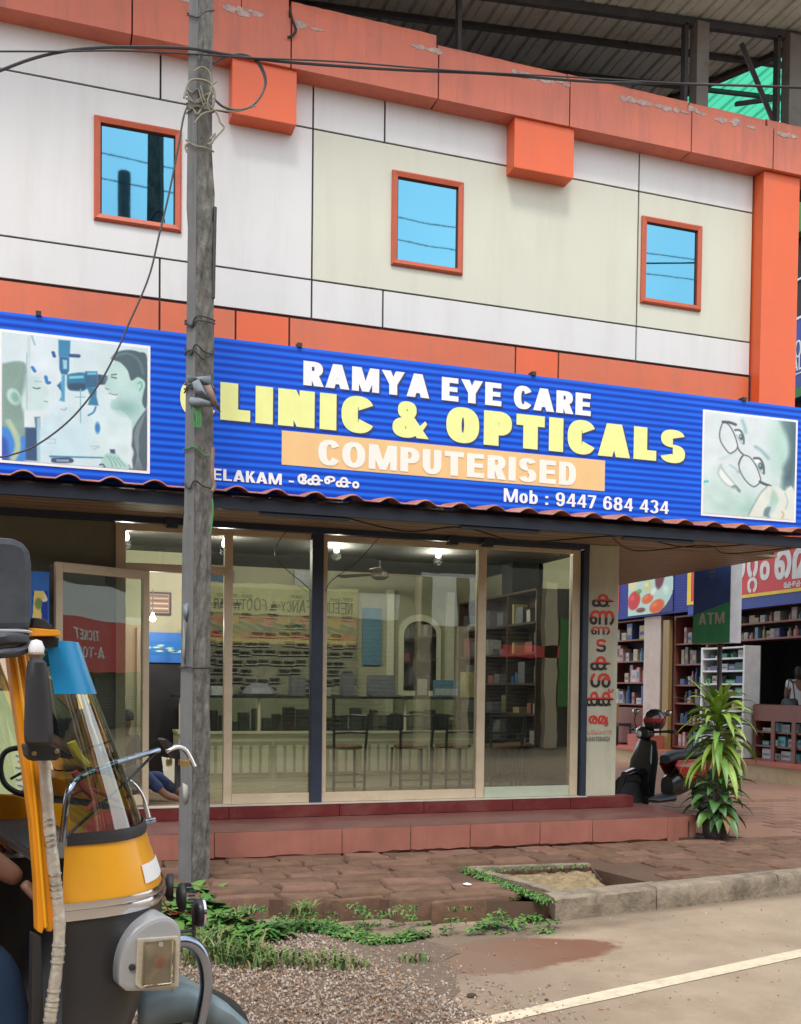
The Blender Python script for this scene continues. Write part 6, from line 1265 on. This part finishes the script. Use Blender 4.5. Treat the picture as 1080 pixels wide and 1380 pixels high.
MB().box(3.2,6.85,-14.2,-14.105,2.6,3.26).build('banner_backing', K['opp_wall'], ns2)
def refl(u, v, Yt):
    p0 = Vector((-.01,-.42,0)); p = aP(u, v, p0, nrm); d = (p-CAM).normalized(); d = d-nrm*2*d.dot(nrm); return p+d*((Yt-p.y)/d.y)
pts = [refl(u, v, -13.9) for u, v in ((88,830),(165,910),(88,792),(120,870))]
print('ticket', pts)
# ticket office sign across the street, mirrored in the open door leaf
tk = thing('ticket_sign', (19,-13.9,2), 'red and white TICKET and TOURS sign across the street mirrored in the door leaf', 'sign')
MB().box(17.5, 23.5, -13.99, -13.9, 2.0, 3.62).build('red_board', K['sign_red'], tk); MB().box(17.5, 22.0, -13.99, -13.9, 3.63, 4.7).build('white_board', K['offwhite'], tk)
text('TICKET', (20.5,-13.9,2.98), (-1,0,0), (0,0,1), 1.35, .34, K['offwhite'], tk, off=.03, lift=.01); text('A-TOURS', (20.75,-13.9,2.42), (-1,0,0), (0,0,1), 2.1, .36, K['offwhite'], tk, off=.03, lift=.01)
p2 = thing('utility_pole', (1.35,-13,0), 'dark pole across the street mirrored in the leftmost blue window', 'utility pole'); MB().tube([(1.33,-12.9,.0),(1.33,-12.9,12.3)], .13, 10).build('pole_shaft', K['steel_dark'], p2)
for i, z in enumerate((13.4, 12.4, 11.9)): tag(MB().tube([(-25,-12.5,z+1.4),(-6,-12.5,z+.35),(1.3,-12.5,z),(8,-12.5,z-.3),(30,-12.5,z+.4)], .012, 5).build('street_wire', K['cable']), ('uppermost wire across the street mirrored in the blue window','middle wire across the street mirrored in the blue window','lowest wire across the street mirrored in the blue window')[i], 'wire')
for x in (8.2, 9.2, 11.6): MB().box(x, x+.35, -13.8, -13.6, .15, 4.3).build('street_column', K['cream_frame'], op)
MB().box(8.3, 9.9, -13.7, -13.6, 3.1, 4.4).build('hoarding', K['offwhite'], op); MB().box(12.0,13.4,-13.7,-13.6,1.2,3.4).build('hoarding', K['greenrag'], op); MB().box(10.4,12.0,-13.7,-13.6,2.4,2.7).build('hoarding', K['sign_red'], op)

# ================================================================ THE AUTO RICKSHAW
K['ar_yellow'] = mat('auto_yellow', (.80,.36,.008), .32, var=.06, scale=3, coat=.3, dirt=(.50,.27,.05), dfac=.35, dscale=3); K['ar_orange'] = mat('auto_pillar_orange', (.72,.27,.008), .42, var=.10, scale=4, dirt=(.45,.16,.01), dfac=.3)
K['ar_black'] = mat('auto_black', (.022,.021,.022), .38, var=.12, scale=3, dirt=(.07,.055,.045), dfac=.4, dscale=2); K['ar_silver'] = mat('silver_plastic', (.42,.43,.45), .36, metal=.35, var=.05, dirt=(.25,.23,.2), dfac=.3); K['ar_blue'] = mat('mudguard_blue_grey', (.17,.23,.26), .42, var=.1, dirt=(.2,.17,.14), dfac=.3)
K['dkchrome'] = mat('dark_chrome', (.30,.34,.42), .14, metal=1, var=.1); K['foil'] = mat('silver_tape', (.50,.45,.38), .38, metal=.35, var=.25, scale=18, bump=.6, bscale=50); K['ar_glass'] = glassmat('tinted_windscreen', (.58,.76,.64), .13, 1.2); K['cyan_film'] = mat('cyan_film', (.0,.22,.46), .35, var=.08, scale=6); K['brass'] = mat('brass', (.5,.33,.12), .35, metal=.8)
K['amber'] = mat('amber_bulb', (.7,.16,.02), .3)
lensM = glassmat('lamp_lens', (.88,.84,.74), .10, 1.0)
O3 = ax(150, 1250, 2.9); EX = Vector((math.cos(R(14)), math.sin(R(14)), 0)); EY = Vector((-EX.y, EX.x, 0))
GZ = road_z(O3.y)+.0
def WP(u, v, s): return aP(u, v, O3+EY*s, EY)
def LC(x, s, z): return Vector((O3.x, O3.y, 0))+EX*x+EY*s+Vector((0,0,z))
def toL(p): d = p-O3; return d.dot(EX), d.dot(EY), p.z
def prj(p): d = Vector(p)-CAM; return 540+FPX*d.dot(RT)/d.dot(FW), CY-FPX*d.dot(UP)/d.dot(FW)
ar = thing('auto_rickshaw', LC(-.6,.6,GZ), 'yellow and black auto rickshaw facing right in the near left foreground', 'auto rickshaw')
NPH = 26
def level(ut, vt, ua, s0=.03, sm=.6, k=.62):
    x_t, _, z = toL(WP(ut, vt, sm)); x_a = x_t-.3
    for _ in range(12):
        u_, _v = prj(LC(x_a, s0, z)); x_a += (ua-u_)*.0019
        c = [LC(x_a+(x_t-x_a)*abs(math.cos(a))**k, sm-(sm-s0)*math.sin(a), z) for a in [math.pi/2*(1-2*i/NPH) for i in range(NPH+1)]]
        uv = [prj(p) for p in c[:NPH//2+1]]; j_ = max(range(len(uv)), key=lambda i: uv[i][0]); x_t += (ut-uv[j_][0])*.0019; z -= (vt-uv[j_][1])*.0022
    return x_a, x_t, z, k, s0, sm
def ring_(l, off=0, lo=0, hi=NPH):
    x_a, x_t, z, k, s0, sm = l; out = []
    for i in range(lo, hi+1):
        a = math.pi/2*(1-2*i/NPH); out.append(LC(x_a+(x_t-x_a)*abs(math.cos(a))**k+off*math.cos(a), sm-(sm-s0+off)*math.sin(a), z))
    return out
def shell(levels, name, m, parent, off=0, lo=0, hi=NPH, **k): return MB().grid([ring_(l, off, lo, hi) for l in levels]).build(name, m, parent, smooth=True, **k)
Wl = [level(104,868,60), level(117,902,66), level(130,940,72), level(146,980,79), level(161,1020,85), level(178,1068,92), level(192,1107,96)]
scr = shell(Wl, 'windscreen', K['ar_glass'], ar)
shell([level(105,867,61), level(117,902,67), level(129,935,73)], 'sun_film', K['cyan_film'], scr, off=.004)
Wb = [level(192,1105,92), level(195,1108,90), level(196.5,1114,90), level(195.5,1120,90)]; shell(Wb, 'windscreen_rubber', K['rubber'], ar, off=.004)
Yl = [level(196,1119,87), level(203,1138,86), level(208,1151,85), level(214,1168,85), level(218,1184,85)]; yc = shell(Yl, 'front_cowl', K['ar_yellow'], ar)
shell([level(219,1183,85), level(221.5,1187,85), level(221,1191,85), level(219,1192,85)], 'chrome_trim', K['chrome'], ar, off=.004); shell([level(219,1192,85), level(222,1196,85), level(221.5,1201,85), level(219,1204,85)], 'chrome_trim', K['chrome'], ar, off=.006)
shell([level(219,1203,85), level(218,1225,85), level(213,1260,85), level(204,1300,84), level(192,1340,83), level(176,1380,81), level(150,1430,78), level(130,1480,76)], 'lower_cowl', K['ar_black'], ar)
# white sticker on the cowl
MB().grid([ring_(l, .003, 4, 8) for l in (level(208,1151,85), level(212,1162,85), level(215.5,1174,85))]).build('white_sticker', K['white_paint'], yc, smooth=True)
def slab(px, s, d, name, m, bevel=.004, par=None):
    if name == 'headlamp_housing': px = [(p.x, p.y) for p in smooth_path([(*p, 0) for p in px], 3)]
    P_ = [WP(u, v, s) for u, v in px]; return MB().prism(P_, EY*d).build(name, m, par or ar, bevel=bevel)
def pipe(px, r_, name, m, n=8, par=None, k_=5, sq=1): return MB().tube(smooth_path([WP(u, v, s) for u, v, s in px], k_), r_, n).build(name, m, par or ar, smooth=True)
# door pillar: ribbed orange pressing with the foil-wrapped rod beside it
slab([(11,878),(20,950),(32,1030),(43,1110),(49,1190),(51,1256),(57,1259),(60,1250),(64,1256),(70,1256),(82,1236),(80,1180),(74,1110),(64,1030),(54,960),(44,905),(37,872)], -.01, .05, 'door_pillar', K['ar_orange'])
for a_, b_ in (((20,880),(62,1250)),((31,876),(74,1240))): pipe([(a_[0],a_[1],-.014),(a_[0]*.62+b_[0]*.38+4,1010,-.014),(a_[0]*.3+b_[0]*.7+3,1130,-.014),(b_[0],b_[1],-.014)], .005, 'pillar_rib', K['ar_yellow'], 6)
pts = smooth_path([WP(u, v, -.03) for u, v in ((59,1020),(63,1070),(68,1130),(75,1190),(80,1240),(78,1290),(72,1340),(64,1400),(60,1450))], 9)
MB().tube(pts, [.0165+.0008*math.sin(i*.9) for i in range(len(pts))], 12).build('taped_rod', K['foil'], ar, smooth=True)
for v0 in (1104,1113,1121,1130,1140,1180,1189,1198,1207,1271,1283,1294,1336,1345,1354,1363,1372):
    j = min(range(len(pts)-1), key=lambda i: abs(prj(pts[i])[1]-v0)); MB().tube([pts[j], pts[j].lerp(pts[j+1], random.uniform(.25,.45))], .0188, 12).build('tape_band', K['chrome'] if v0 < 1250 else K['foil'], ar, smooth=True)
slab([(44,1258),(56,1262),(60,1400),(56,1500),(40,1500)], 0, .04, 'door_edge', K['ar_black'])
# hood: black vinyl with rolled lower edge
slab([(-420,728),(-5,723),(18,725),(33,731),(41,742),(44,760),(43,848),(-420,858)], -.06, 1.30, 'hood', K['vinyl'], bevel=.018)
pipe([(-420,868,-.05),(-60,862,-.06),(10,858,-.06),(34,858,-.05)], .022, 'rolled_flap', K['vinyl']); pipe([(-420,880,-.05),(-60,882,-.06),(5,880,-.06),(30,876,-.05),(40,866,-.04)], .014, 'rolled_flap', K['vinyl']); pipe([(-300,852,-.07),(0,850,-.075),(43,853,-.07)], .004, 'flap_seam', K['ar_silver'], 6)
slab([(38,846),(78,849),(82,852),(82,857),(36,857)], -.04, .9, 'visor_bar', K['ar_orange'], .002); slab([(46,832),(60,834),(70,842),(72,848),(42,847)], -.0, .8, 'visor_rubber', K['rubber']); slab([(50,859),(66,858),(80,859),(79,872),(56,874)], -.0, .9, 'visor_rubber', K['rubber'])
c_ = WP(49,873,-.07); MB().lathe([(0,.022),(.014,.018),(.021,.0),(.019,-.014),(0,-.018)], c_, 14).build('marker_lamp', K['white_paint'], ar, smooth=True); MB().lathe([(.018,-.010),(.022,-.018),(.016,-.028),(0,-.030)], c_, 12).build('lamp_base', mat('old_lamp_base', (.22,.16,.1), .6), ar, smooth=True)
# side mirror seen from behind its housing
mr = MB(); rows = []
for t, (u0, u1, v) in enumerate(((42,56,887),(37,62,893),(34,66,915),(33,70,950),(32,72,985),(33,72,1000),(37,70,1005))):
    a, b_ = WP(u0, v, -.16), WP(u1, v, -.16); c_ = (a+b_)/2; h_ = (b_-a)/2; rows.append([c_+h_*math.cos(q_)+EY*(.028*math.sin(q_)*(1 if 0 < t < 6 else .4)) for q_ in [k_*math.pi/8 for k_ in range(16)]])
mr.grid(rows, True); mr.f.append(tuple(range(16))); mr.f.append(tuple(96+k_ for k_ in range(16))); sm_ = mr.build('side_mirror', K['rubber'], ar, smooth=True)
slab([(35,1004),(60,1002),(70,1004),(82,1010),(83,1020),(76,1025),(44,1026),(38,1020)], -.12, .06, 'mirror_bracket', K['rubber'], .004, sm_)
for u, v in ((46,1016),(76,1013)): c_ = WP(u, v, -.125); MB().lathe([(0,-.004),(.005,-.004),(.007,0),(0,0)], c_, 8, 'y').build('bolt', K['brass'], sm_)
# front mirror on its two stays, with the chrome grab loop
fm = pipe([(84,1135,.02),(88,1095,.02),(94,1064,.03),(112,1046,.06),(160,1027,.14),(214,1011,.24)], .009, 'mirror_stay', K['dkchrome'])
pipe([(87,1130,.02),(128,1092,.08),(172,1052,.17),(212,1012,.24)], .005, 'thin_stay', K['black'], 6, fm)
P_ = [WP(*p) for p in ((220,998,.22),(224,996,.22),(243,1012,.26),(244,1060,.26),(237,1064,.26),(236,1022,.26))]; MB().prism(P_, EY*.10+EX*.015).build('front_mirror', K['rubber'], fm, bevel=.002)
P_ = [WP(*p) for p in ((218,1020,.22),(235.5,1023,.258),(235,1056,.258),(221,1044,.225))]; MB().prism(P_, EY*.004).build('mirror_glass', mat('mirror_pane', (.7,.76,.74), .04, metal=1, var=.02), fm)
pipe([(224,1013,.24),(238,1007,.24),(249,1010,.24),(256,1020,.24),(262,1033,.24)], .0085, 'grab_loop', K['chrome'], 8, fm); slab([(243,1024),(256,1026),(255,1034),(243,1032)], .23, .02, 'clamp', K['brass'], .001, fm)
wa = pipe([(163,1047,.42),(178,1054,.42),(190,1068,.42),(197,1086,.42),(201,1102,.42)], .0045, 'wiper_arm', K['chrome'], 6); pipe([(188,1112,.42),(198,1108,.42),(209,1106,.42)], .011, 'wiper_motor', K['dkchrome'], 8, wa); MB().prism([WP(u,v,.42) for u, v in ((193,1080),(199,1084),(205,1104),(198,1104))], EY*.01).build('wiper_blade', K['ar_silver'], wa)
# silver headlamp housing and its lens
hs = slab([(160,1328),(160,1306),(164,1286),(172,1268),(186,1252),(204,1241),(222,1236),(236,1241),(244,1252),(245,1268),(243,1312),(239,1331),(228,1336),(170,1337)], -.01, .42, 'headlamp_housing', K['ar_silver'], .012)
slab([(186,1266),(240,1262),(242,1266),(241,1330),(190,1333),(183,1328)], -.022, .012, 'lens_bezel', mat('lamp_reflector', (.60,.54,.42), .3, metal=.4, var=.15, scale=25), .002, hs)
slab([(197,1271),(237,1267),(238,1271),(236,1328),(196,1333),(194,1330)], -.050, .028, 'lens', lensM, .006, hs)
c_ = WP(216,1298,-.026); MB().lathe([(0,-.004),(.012,-.003),(.017,.0),(.017,.003)], c_, 14, 'y').build('amber_bulb', K['amber'], hs, smooth=True); slab([(214,1270),(220,1270),(220,1276),(214,1276)], -.0545, .004, 'lens_screw', K['chrome'], .001, hs)
c_ = WP(178,1304,-.012); MB().lathe([(0,-.006),(.008,-.005),(.010,0),(.010,.006)], c_, 12, 'y').build('rubber_plug', K['rubber'], hs, smooth=True)
def disc(u, v, s, r_, d_, ang, name, m, par=None, rim=None):
    c_ = WP(u, v, s); b = MB().lathe([(0,-d_),(r_*.55,-d_),(r_*.9,-d_*.6),(r_,-d_*.2),(r_,d_*.3),(r_*.9,d_*.5),(r_*.5,d_*.35),(0,d_*.4)], (0,0,0), 20, 'x'); M_ = Matrix.Translation(c_) @ Matrix.Rotation(R(14+ang), 4, 'Z'); o = b.xf(M_).build(name, m, par or ar, smooth=True)
    if rim: MB().lathe([(r_*.96,d_*.3),(r_*1.06,d_*.35),(r_*1.06,d_*.75),(r_*.92,d_*.8),(0,d_*1.0)], (0,0,0), 20, 'x').xf(M_).build('lamp_rim', K[rim], o, smooth=True)
    return o
disc(230,1196,.55,.050,.020,-20,'horn',K['rubber']); h2 = disc(246,1209,.50,.050,.020,-15,'horn',K['rubber'])
for k_ in range(9): a_ = k_/9*2.6-.3; c_ = WP(252,1209,.49)+Vector((0, -.0, 0))+Vector((.0,0,1))*.046*math.sin(a_)+EY*.046*math.cos(a_)*-1; MB().box(c_.x-.012,c_.x+.012,c_.y-.003,c_.y+.003,c_.z-.003,c_.z+.003).build('horn_rib', K['dark_blue_steel'], h2)
lp_ = disc(268,1230,.52,.050,.022,-8,'spot_lamp',K['ar_black'],rim='chrome')
pipe([(262,1262,.52),(261,1245,.52),(262,1228,.52)], .007, 'lamp_stem', K['steel_dark'], 6, lp_); pipe([(215,1252,.5),(238,1256,.5),(262,1254,.52)], .007, 'lamp_bar', K['steel_dark'], 6); pipe([(220,1215,.5),(232,1232,.48),(245,1228,.5),(256,1232,.52)], .0025, 'lamp_wire', K['sc_red'], 5)
pipe([(224,1300,.38),(226,1280,.38),(238,1270,.38),(254,1270,.38),(268,1280,.38),(276,1300,.38),(278,1330,.38),(273,1362,.38),(264,1400,.38),(256,1440,.38)], .0225, 'crash_bar', K['dkchrome'], 12)
# front mudguard and wheel
rows = []
for u, v in ((186,1352),(200,1340),(225,1333),(255,1331),(285,1341),(315,1358),(342,1383),(365,1418),(378,1460)):
    c_ = WP(u, v, .42); rows.append([c_+EY*s_+Vector((0,0,-dz))+EX*(0) for s_, dz in ((0,.12),(0,.03),(.02,.006),(.06,0),(.18,0.0),(.30,0),(.34,.006),(.36,.03),(.36,.12))])
MB().grid(rows).build('front_mudguard', K['ar_blue'], ar, smooth=True, solid=.006)
def wheel(x, s, r_, w_):
    M_ = Matrix.Translation(LC(x, s, GZ+r_)) @ Matrix.Rotation(R(14), 4, 'Z'); o = MB().lathe([(r_*.6,-w_*.8),(r_*.9,-w_),(r_,-w_*.6),(r_,w_*.6),(r_*.9,w_),(r_*.6,w_*.8),(r_*.6,-w_*.8)], (0,0,0), 26, 'y').xf(M_).build('wheel', K['tyre'], ar, smooth=True)
    MB().lathe([(0,-w_*.5),(r_*.3,-w_*.7),(r_*.6,-w_*.5),(r_*.6,w_*.5),(r_*.3,w_*.7),(0,w_*.5)], (0,0,0), 20, 'y').xf(M_).build('rim', K['ar_silver'], o, smooth=True)
xw = toL(WP(262,1400,.6))[0]; wheel(xw, .6, .215, .05); wheel(-1.75, .03, .215, .05); wheel(-1.75, 1.17, .215, .05)
# cabin floor, far side, seats and rear body (mostly outside the frame)
def lbox(x0, x1, s0, s1, z0, z1, name, m, bevel=.005): P_ = [LC(x0,s0,z0),LC(x1,s0,z0),LC(x1,s1,z0),LC(x0,s1,z0)]; return MB().prism(P_, (0,0,z1-z0)).build(name, m, ar, bevel=bevel)
xp = toL(WP(60,1400,0))[0]
lbox(-2.3, xp-.02, .02, 1.18, GZ+.22, GZ+.28, 'floor_pan', K['ar_black']); lbox(-2.35, -1.05, .0, 1.2, GZ+.29, GZ+.86, 'rear_body', K['ar_yellow'], .03); lbox(-1.0, -.62, .25, .95, GZ+.29, GZ+.62, 'driver_seat', K['vinyl'], .03)
lbox(-2.35, -2.28, .0, 1.2, GZ+.87, GZ+1.45, 'rear_screen', K['ar_black']); lbox(-1.04, xp-.1, 1.15, 1.18, GZ+.28, GZ+.70, 'far_side_panel', K['ar_yellow'])
slab([(-260,1066),(-40,1068),(20,1072),(48,1080),(50,1112),(48,1142),(-260,1146)], 1.12, .03, 'far_inner_panel', K['ar_orange'])
for x_ in (-1.06, -2.3):
    for s_ in (.02, 1.18): MB().tube([LC(x_, s_, GZ+.86), LC(x_, s_, GZ+1.55)], .016, 6).build('hood_frame', K['ar_black'], ar)
MB().tube([LC(xp+.06, 1.15, GZ+.9), LC(xp-.18, 1.15, GZ+1.55)], .02, 6).build('far_pillar', K['ar_orange'], ar)
pipe([(82,905,1.0),(98,970,1.0),(118,1035,1.0),(142,1112,1.0)], .022, 'inner_white_strip', K['ar_silver'])
pipe([(44,1067,.9),(26,1069,.9),(8,1058,.9),(1,1040,.9),(3,1020,.9),(14,1010,.9),(40,1007,.9)], .010, 'far_mirror_frame', K['rubber']); pipe([(14,1050,.9),(40,1036,.9)], .005, 'far_mirror_stay', K['rubber'])
# dashboard with its trinkets behind the screen
K['redcloth'] = mat('red_cloth', (.45,.05,.04), .8, var=.3, scale=20); K['yellowcloth'] = mat('yellow_cloth', (.65,.42,.04), .8, var=.3, scale=20)
xd, _, zd = toL(WP(150,1112,.6)); lbox(xd-.34, xd-.12, .12, 1.08, zd-.05, zd-.02, 'dashboard', K['ar_black'], .01)
MB().lathe([(0,.07),(.05,.06),(.09,.02),(.10,-.02)], LC(xd-.02,.50,zd-.0), 14).build('red_garland', K['redcloth'], ar, smooth=True)
pipe([(100,1040,.5),(112,1060,.5),(128,1078,.5),(120,1092,.5)], .012, 'garland', K['redcloth']); pipe([(96,1000,.6),(106,1020,.6),(118,1032,.6)], .016, 'yellow_flag', K['yellowcloth']); pipe([(88,1075,.5),(120,1064,.55),(160,1080,.55)], .007, 'cord', K['redcloth'])
pipe([(78,1010,.6),(105,1018,.65),(128,1000,.7)], .004, 'cord', K['rubber'])
hbx = pipe([(62,1214,.18),(58,1206,.30),(56,1190,.6),(50,1170,.9),(46,1160,1.0)], .013, 'handlebar', K['ar_black']); pipe([(66,1216,.10),(62,1214,.18),(60,1209,.26)], .020, 'grip', K['rubber'], 10, hbx)
# the driver
dr = thing('person', LC(-.85,.55,GZ+.62), 'driver in dark blue clothes with bare forearms on the handlebar of the auto rickshaw', 'person')
DL = lambda x, s, z: LC(x, s, GZ+z)
WR = WP(30,1188,.20); WL_ = WP(8,1148,.75)
J = dict(pel=DL(-.82,.60,.72), belly=DL(-.80,.60,.90), chest=DL(-.76,.60,1.12), neck=DL(-.72,.60,1.30), hb=DL(-.68,.60,1.38), ht=DL(-.66,.60,1.49), rs=DL(-.74,.38,1.22), re=WP(-62,1128,.22), rw=WR, ls=DL(-.74,.82,1.22), le=DL(-.60,.92,1.02), lw=WL_, rh=DL(-.78,.48,.70), rk=WP(-8,1292,.32), ra=WP(25,1470,.32), rt=WP(75,1500,.32), lh=DL(-.78,.72,.70), lk=DL(-.36,.78,.76), la=DL(-.28,.80,.38), lt=DL(-.14,.80,.32))
nm = list(J); rr_ = dict(pel=(.13,.10), belly=(.12,.09), chest=(.15,.10), neck=.05, hb=(.07,.08), ht=(.075,.085), rs=.06, re=.048, rw=.030, ls=.06, le=.042, lw=.027, rh=.085, rk=.06, ra=.04, rt=.03, lh=.085, lk=.06, la=.04, lt=.03)
E_ = [('pel','belly'),('belly','chest'),('chest','neck'),('neck','hb'),('hb','ht'),('chest','rs'),('rs','re'),('re','rw'),('chest','ls'),('ls','le'),('le','lw'),('pel','rh'),('rh','rk'),('rk','ra'),('ra','rt'),('pel','lh'),('lh','lk'),('lk','la'),('la','lt')]
skinned('body', [J[n] for n in nm], [(nm.index(a), nm.index(b_)) for a, b_ in E_], [rr_[n] for n in nm], K['skin'], dr)
skinned('shirt', [J['pel'], J['belly'], J['chest'], J['rs'], J['ls'], J['re'], J['le']], [(0,1),(1,2),(2,3),(2,4),(3,5),(4,6)], [(.155,.125),(.15,.12),(.175,.125),.08,.08,.062,.062], K['darkshirt'], dr)
K['navytr'] = mat('navy_trousers', (.010,.030,.075), .85, var=.2, scale=15)
for s_ in ('r','l'): skinned('trouser_leg', [J[s_+'h'], J[s_+'k'], J[s_+'k'].lerp(J[s_+'a'], .9)], [(0,1),(1,2)], [.11,.085,.07], K['navytr'], dr)
MB().lathe([(0,.10),(.06,.09),(.09,.04),(.092,-.03),(.08,-.05)], DL(-.665,.60,1.47), 14).build('hair', K['hair'], dr, smooth=True)
hand(WR, WP(52,1212,.18)-WR, (0,0,1), dr, K['skin'], 1.0, .55); hand(WL_, WP(34,1140,.8)-WL_, (0,0,1), dr, K['skin'], 1.0, .4)
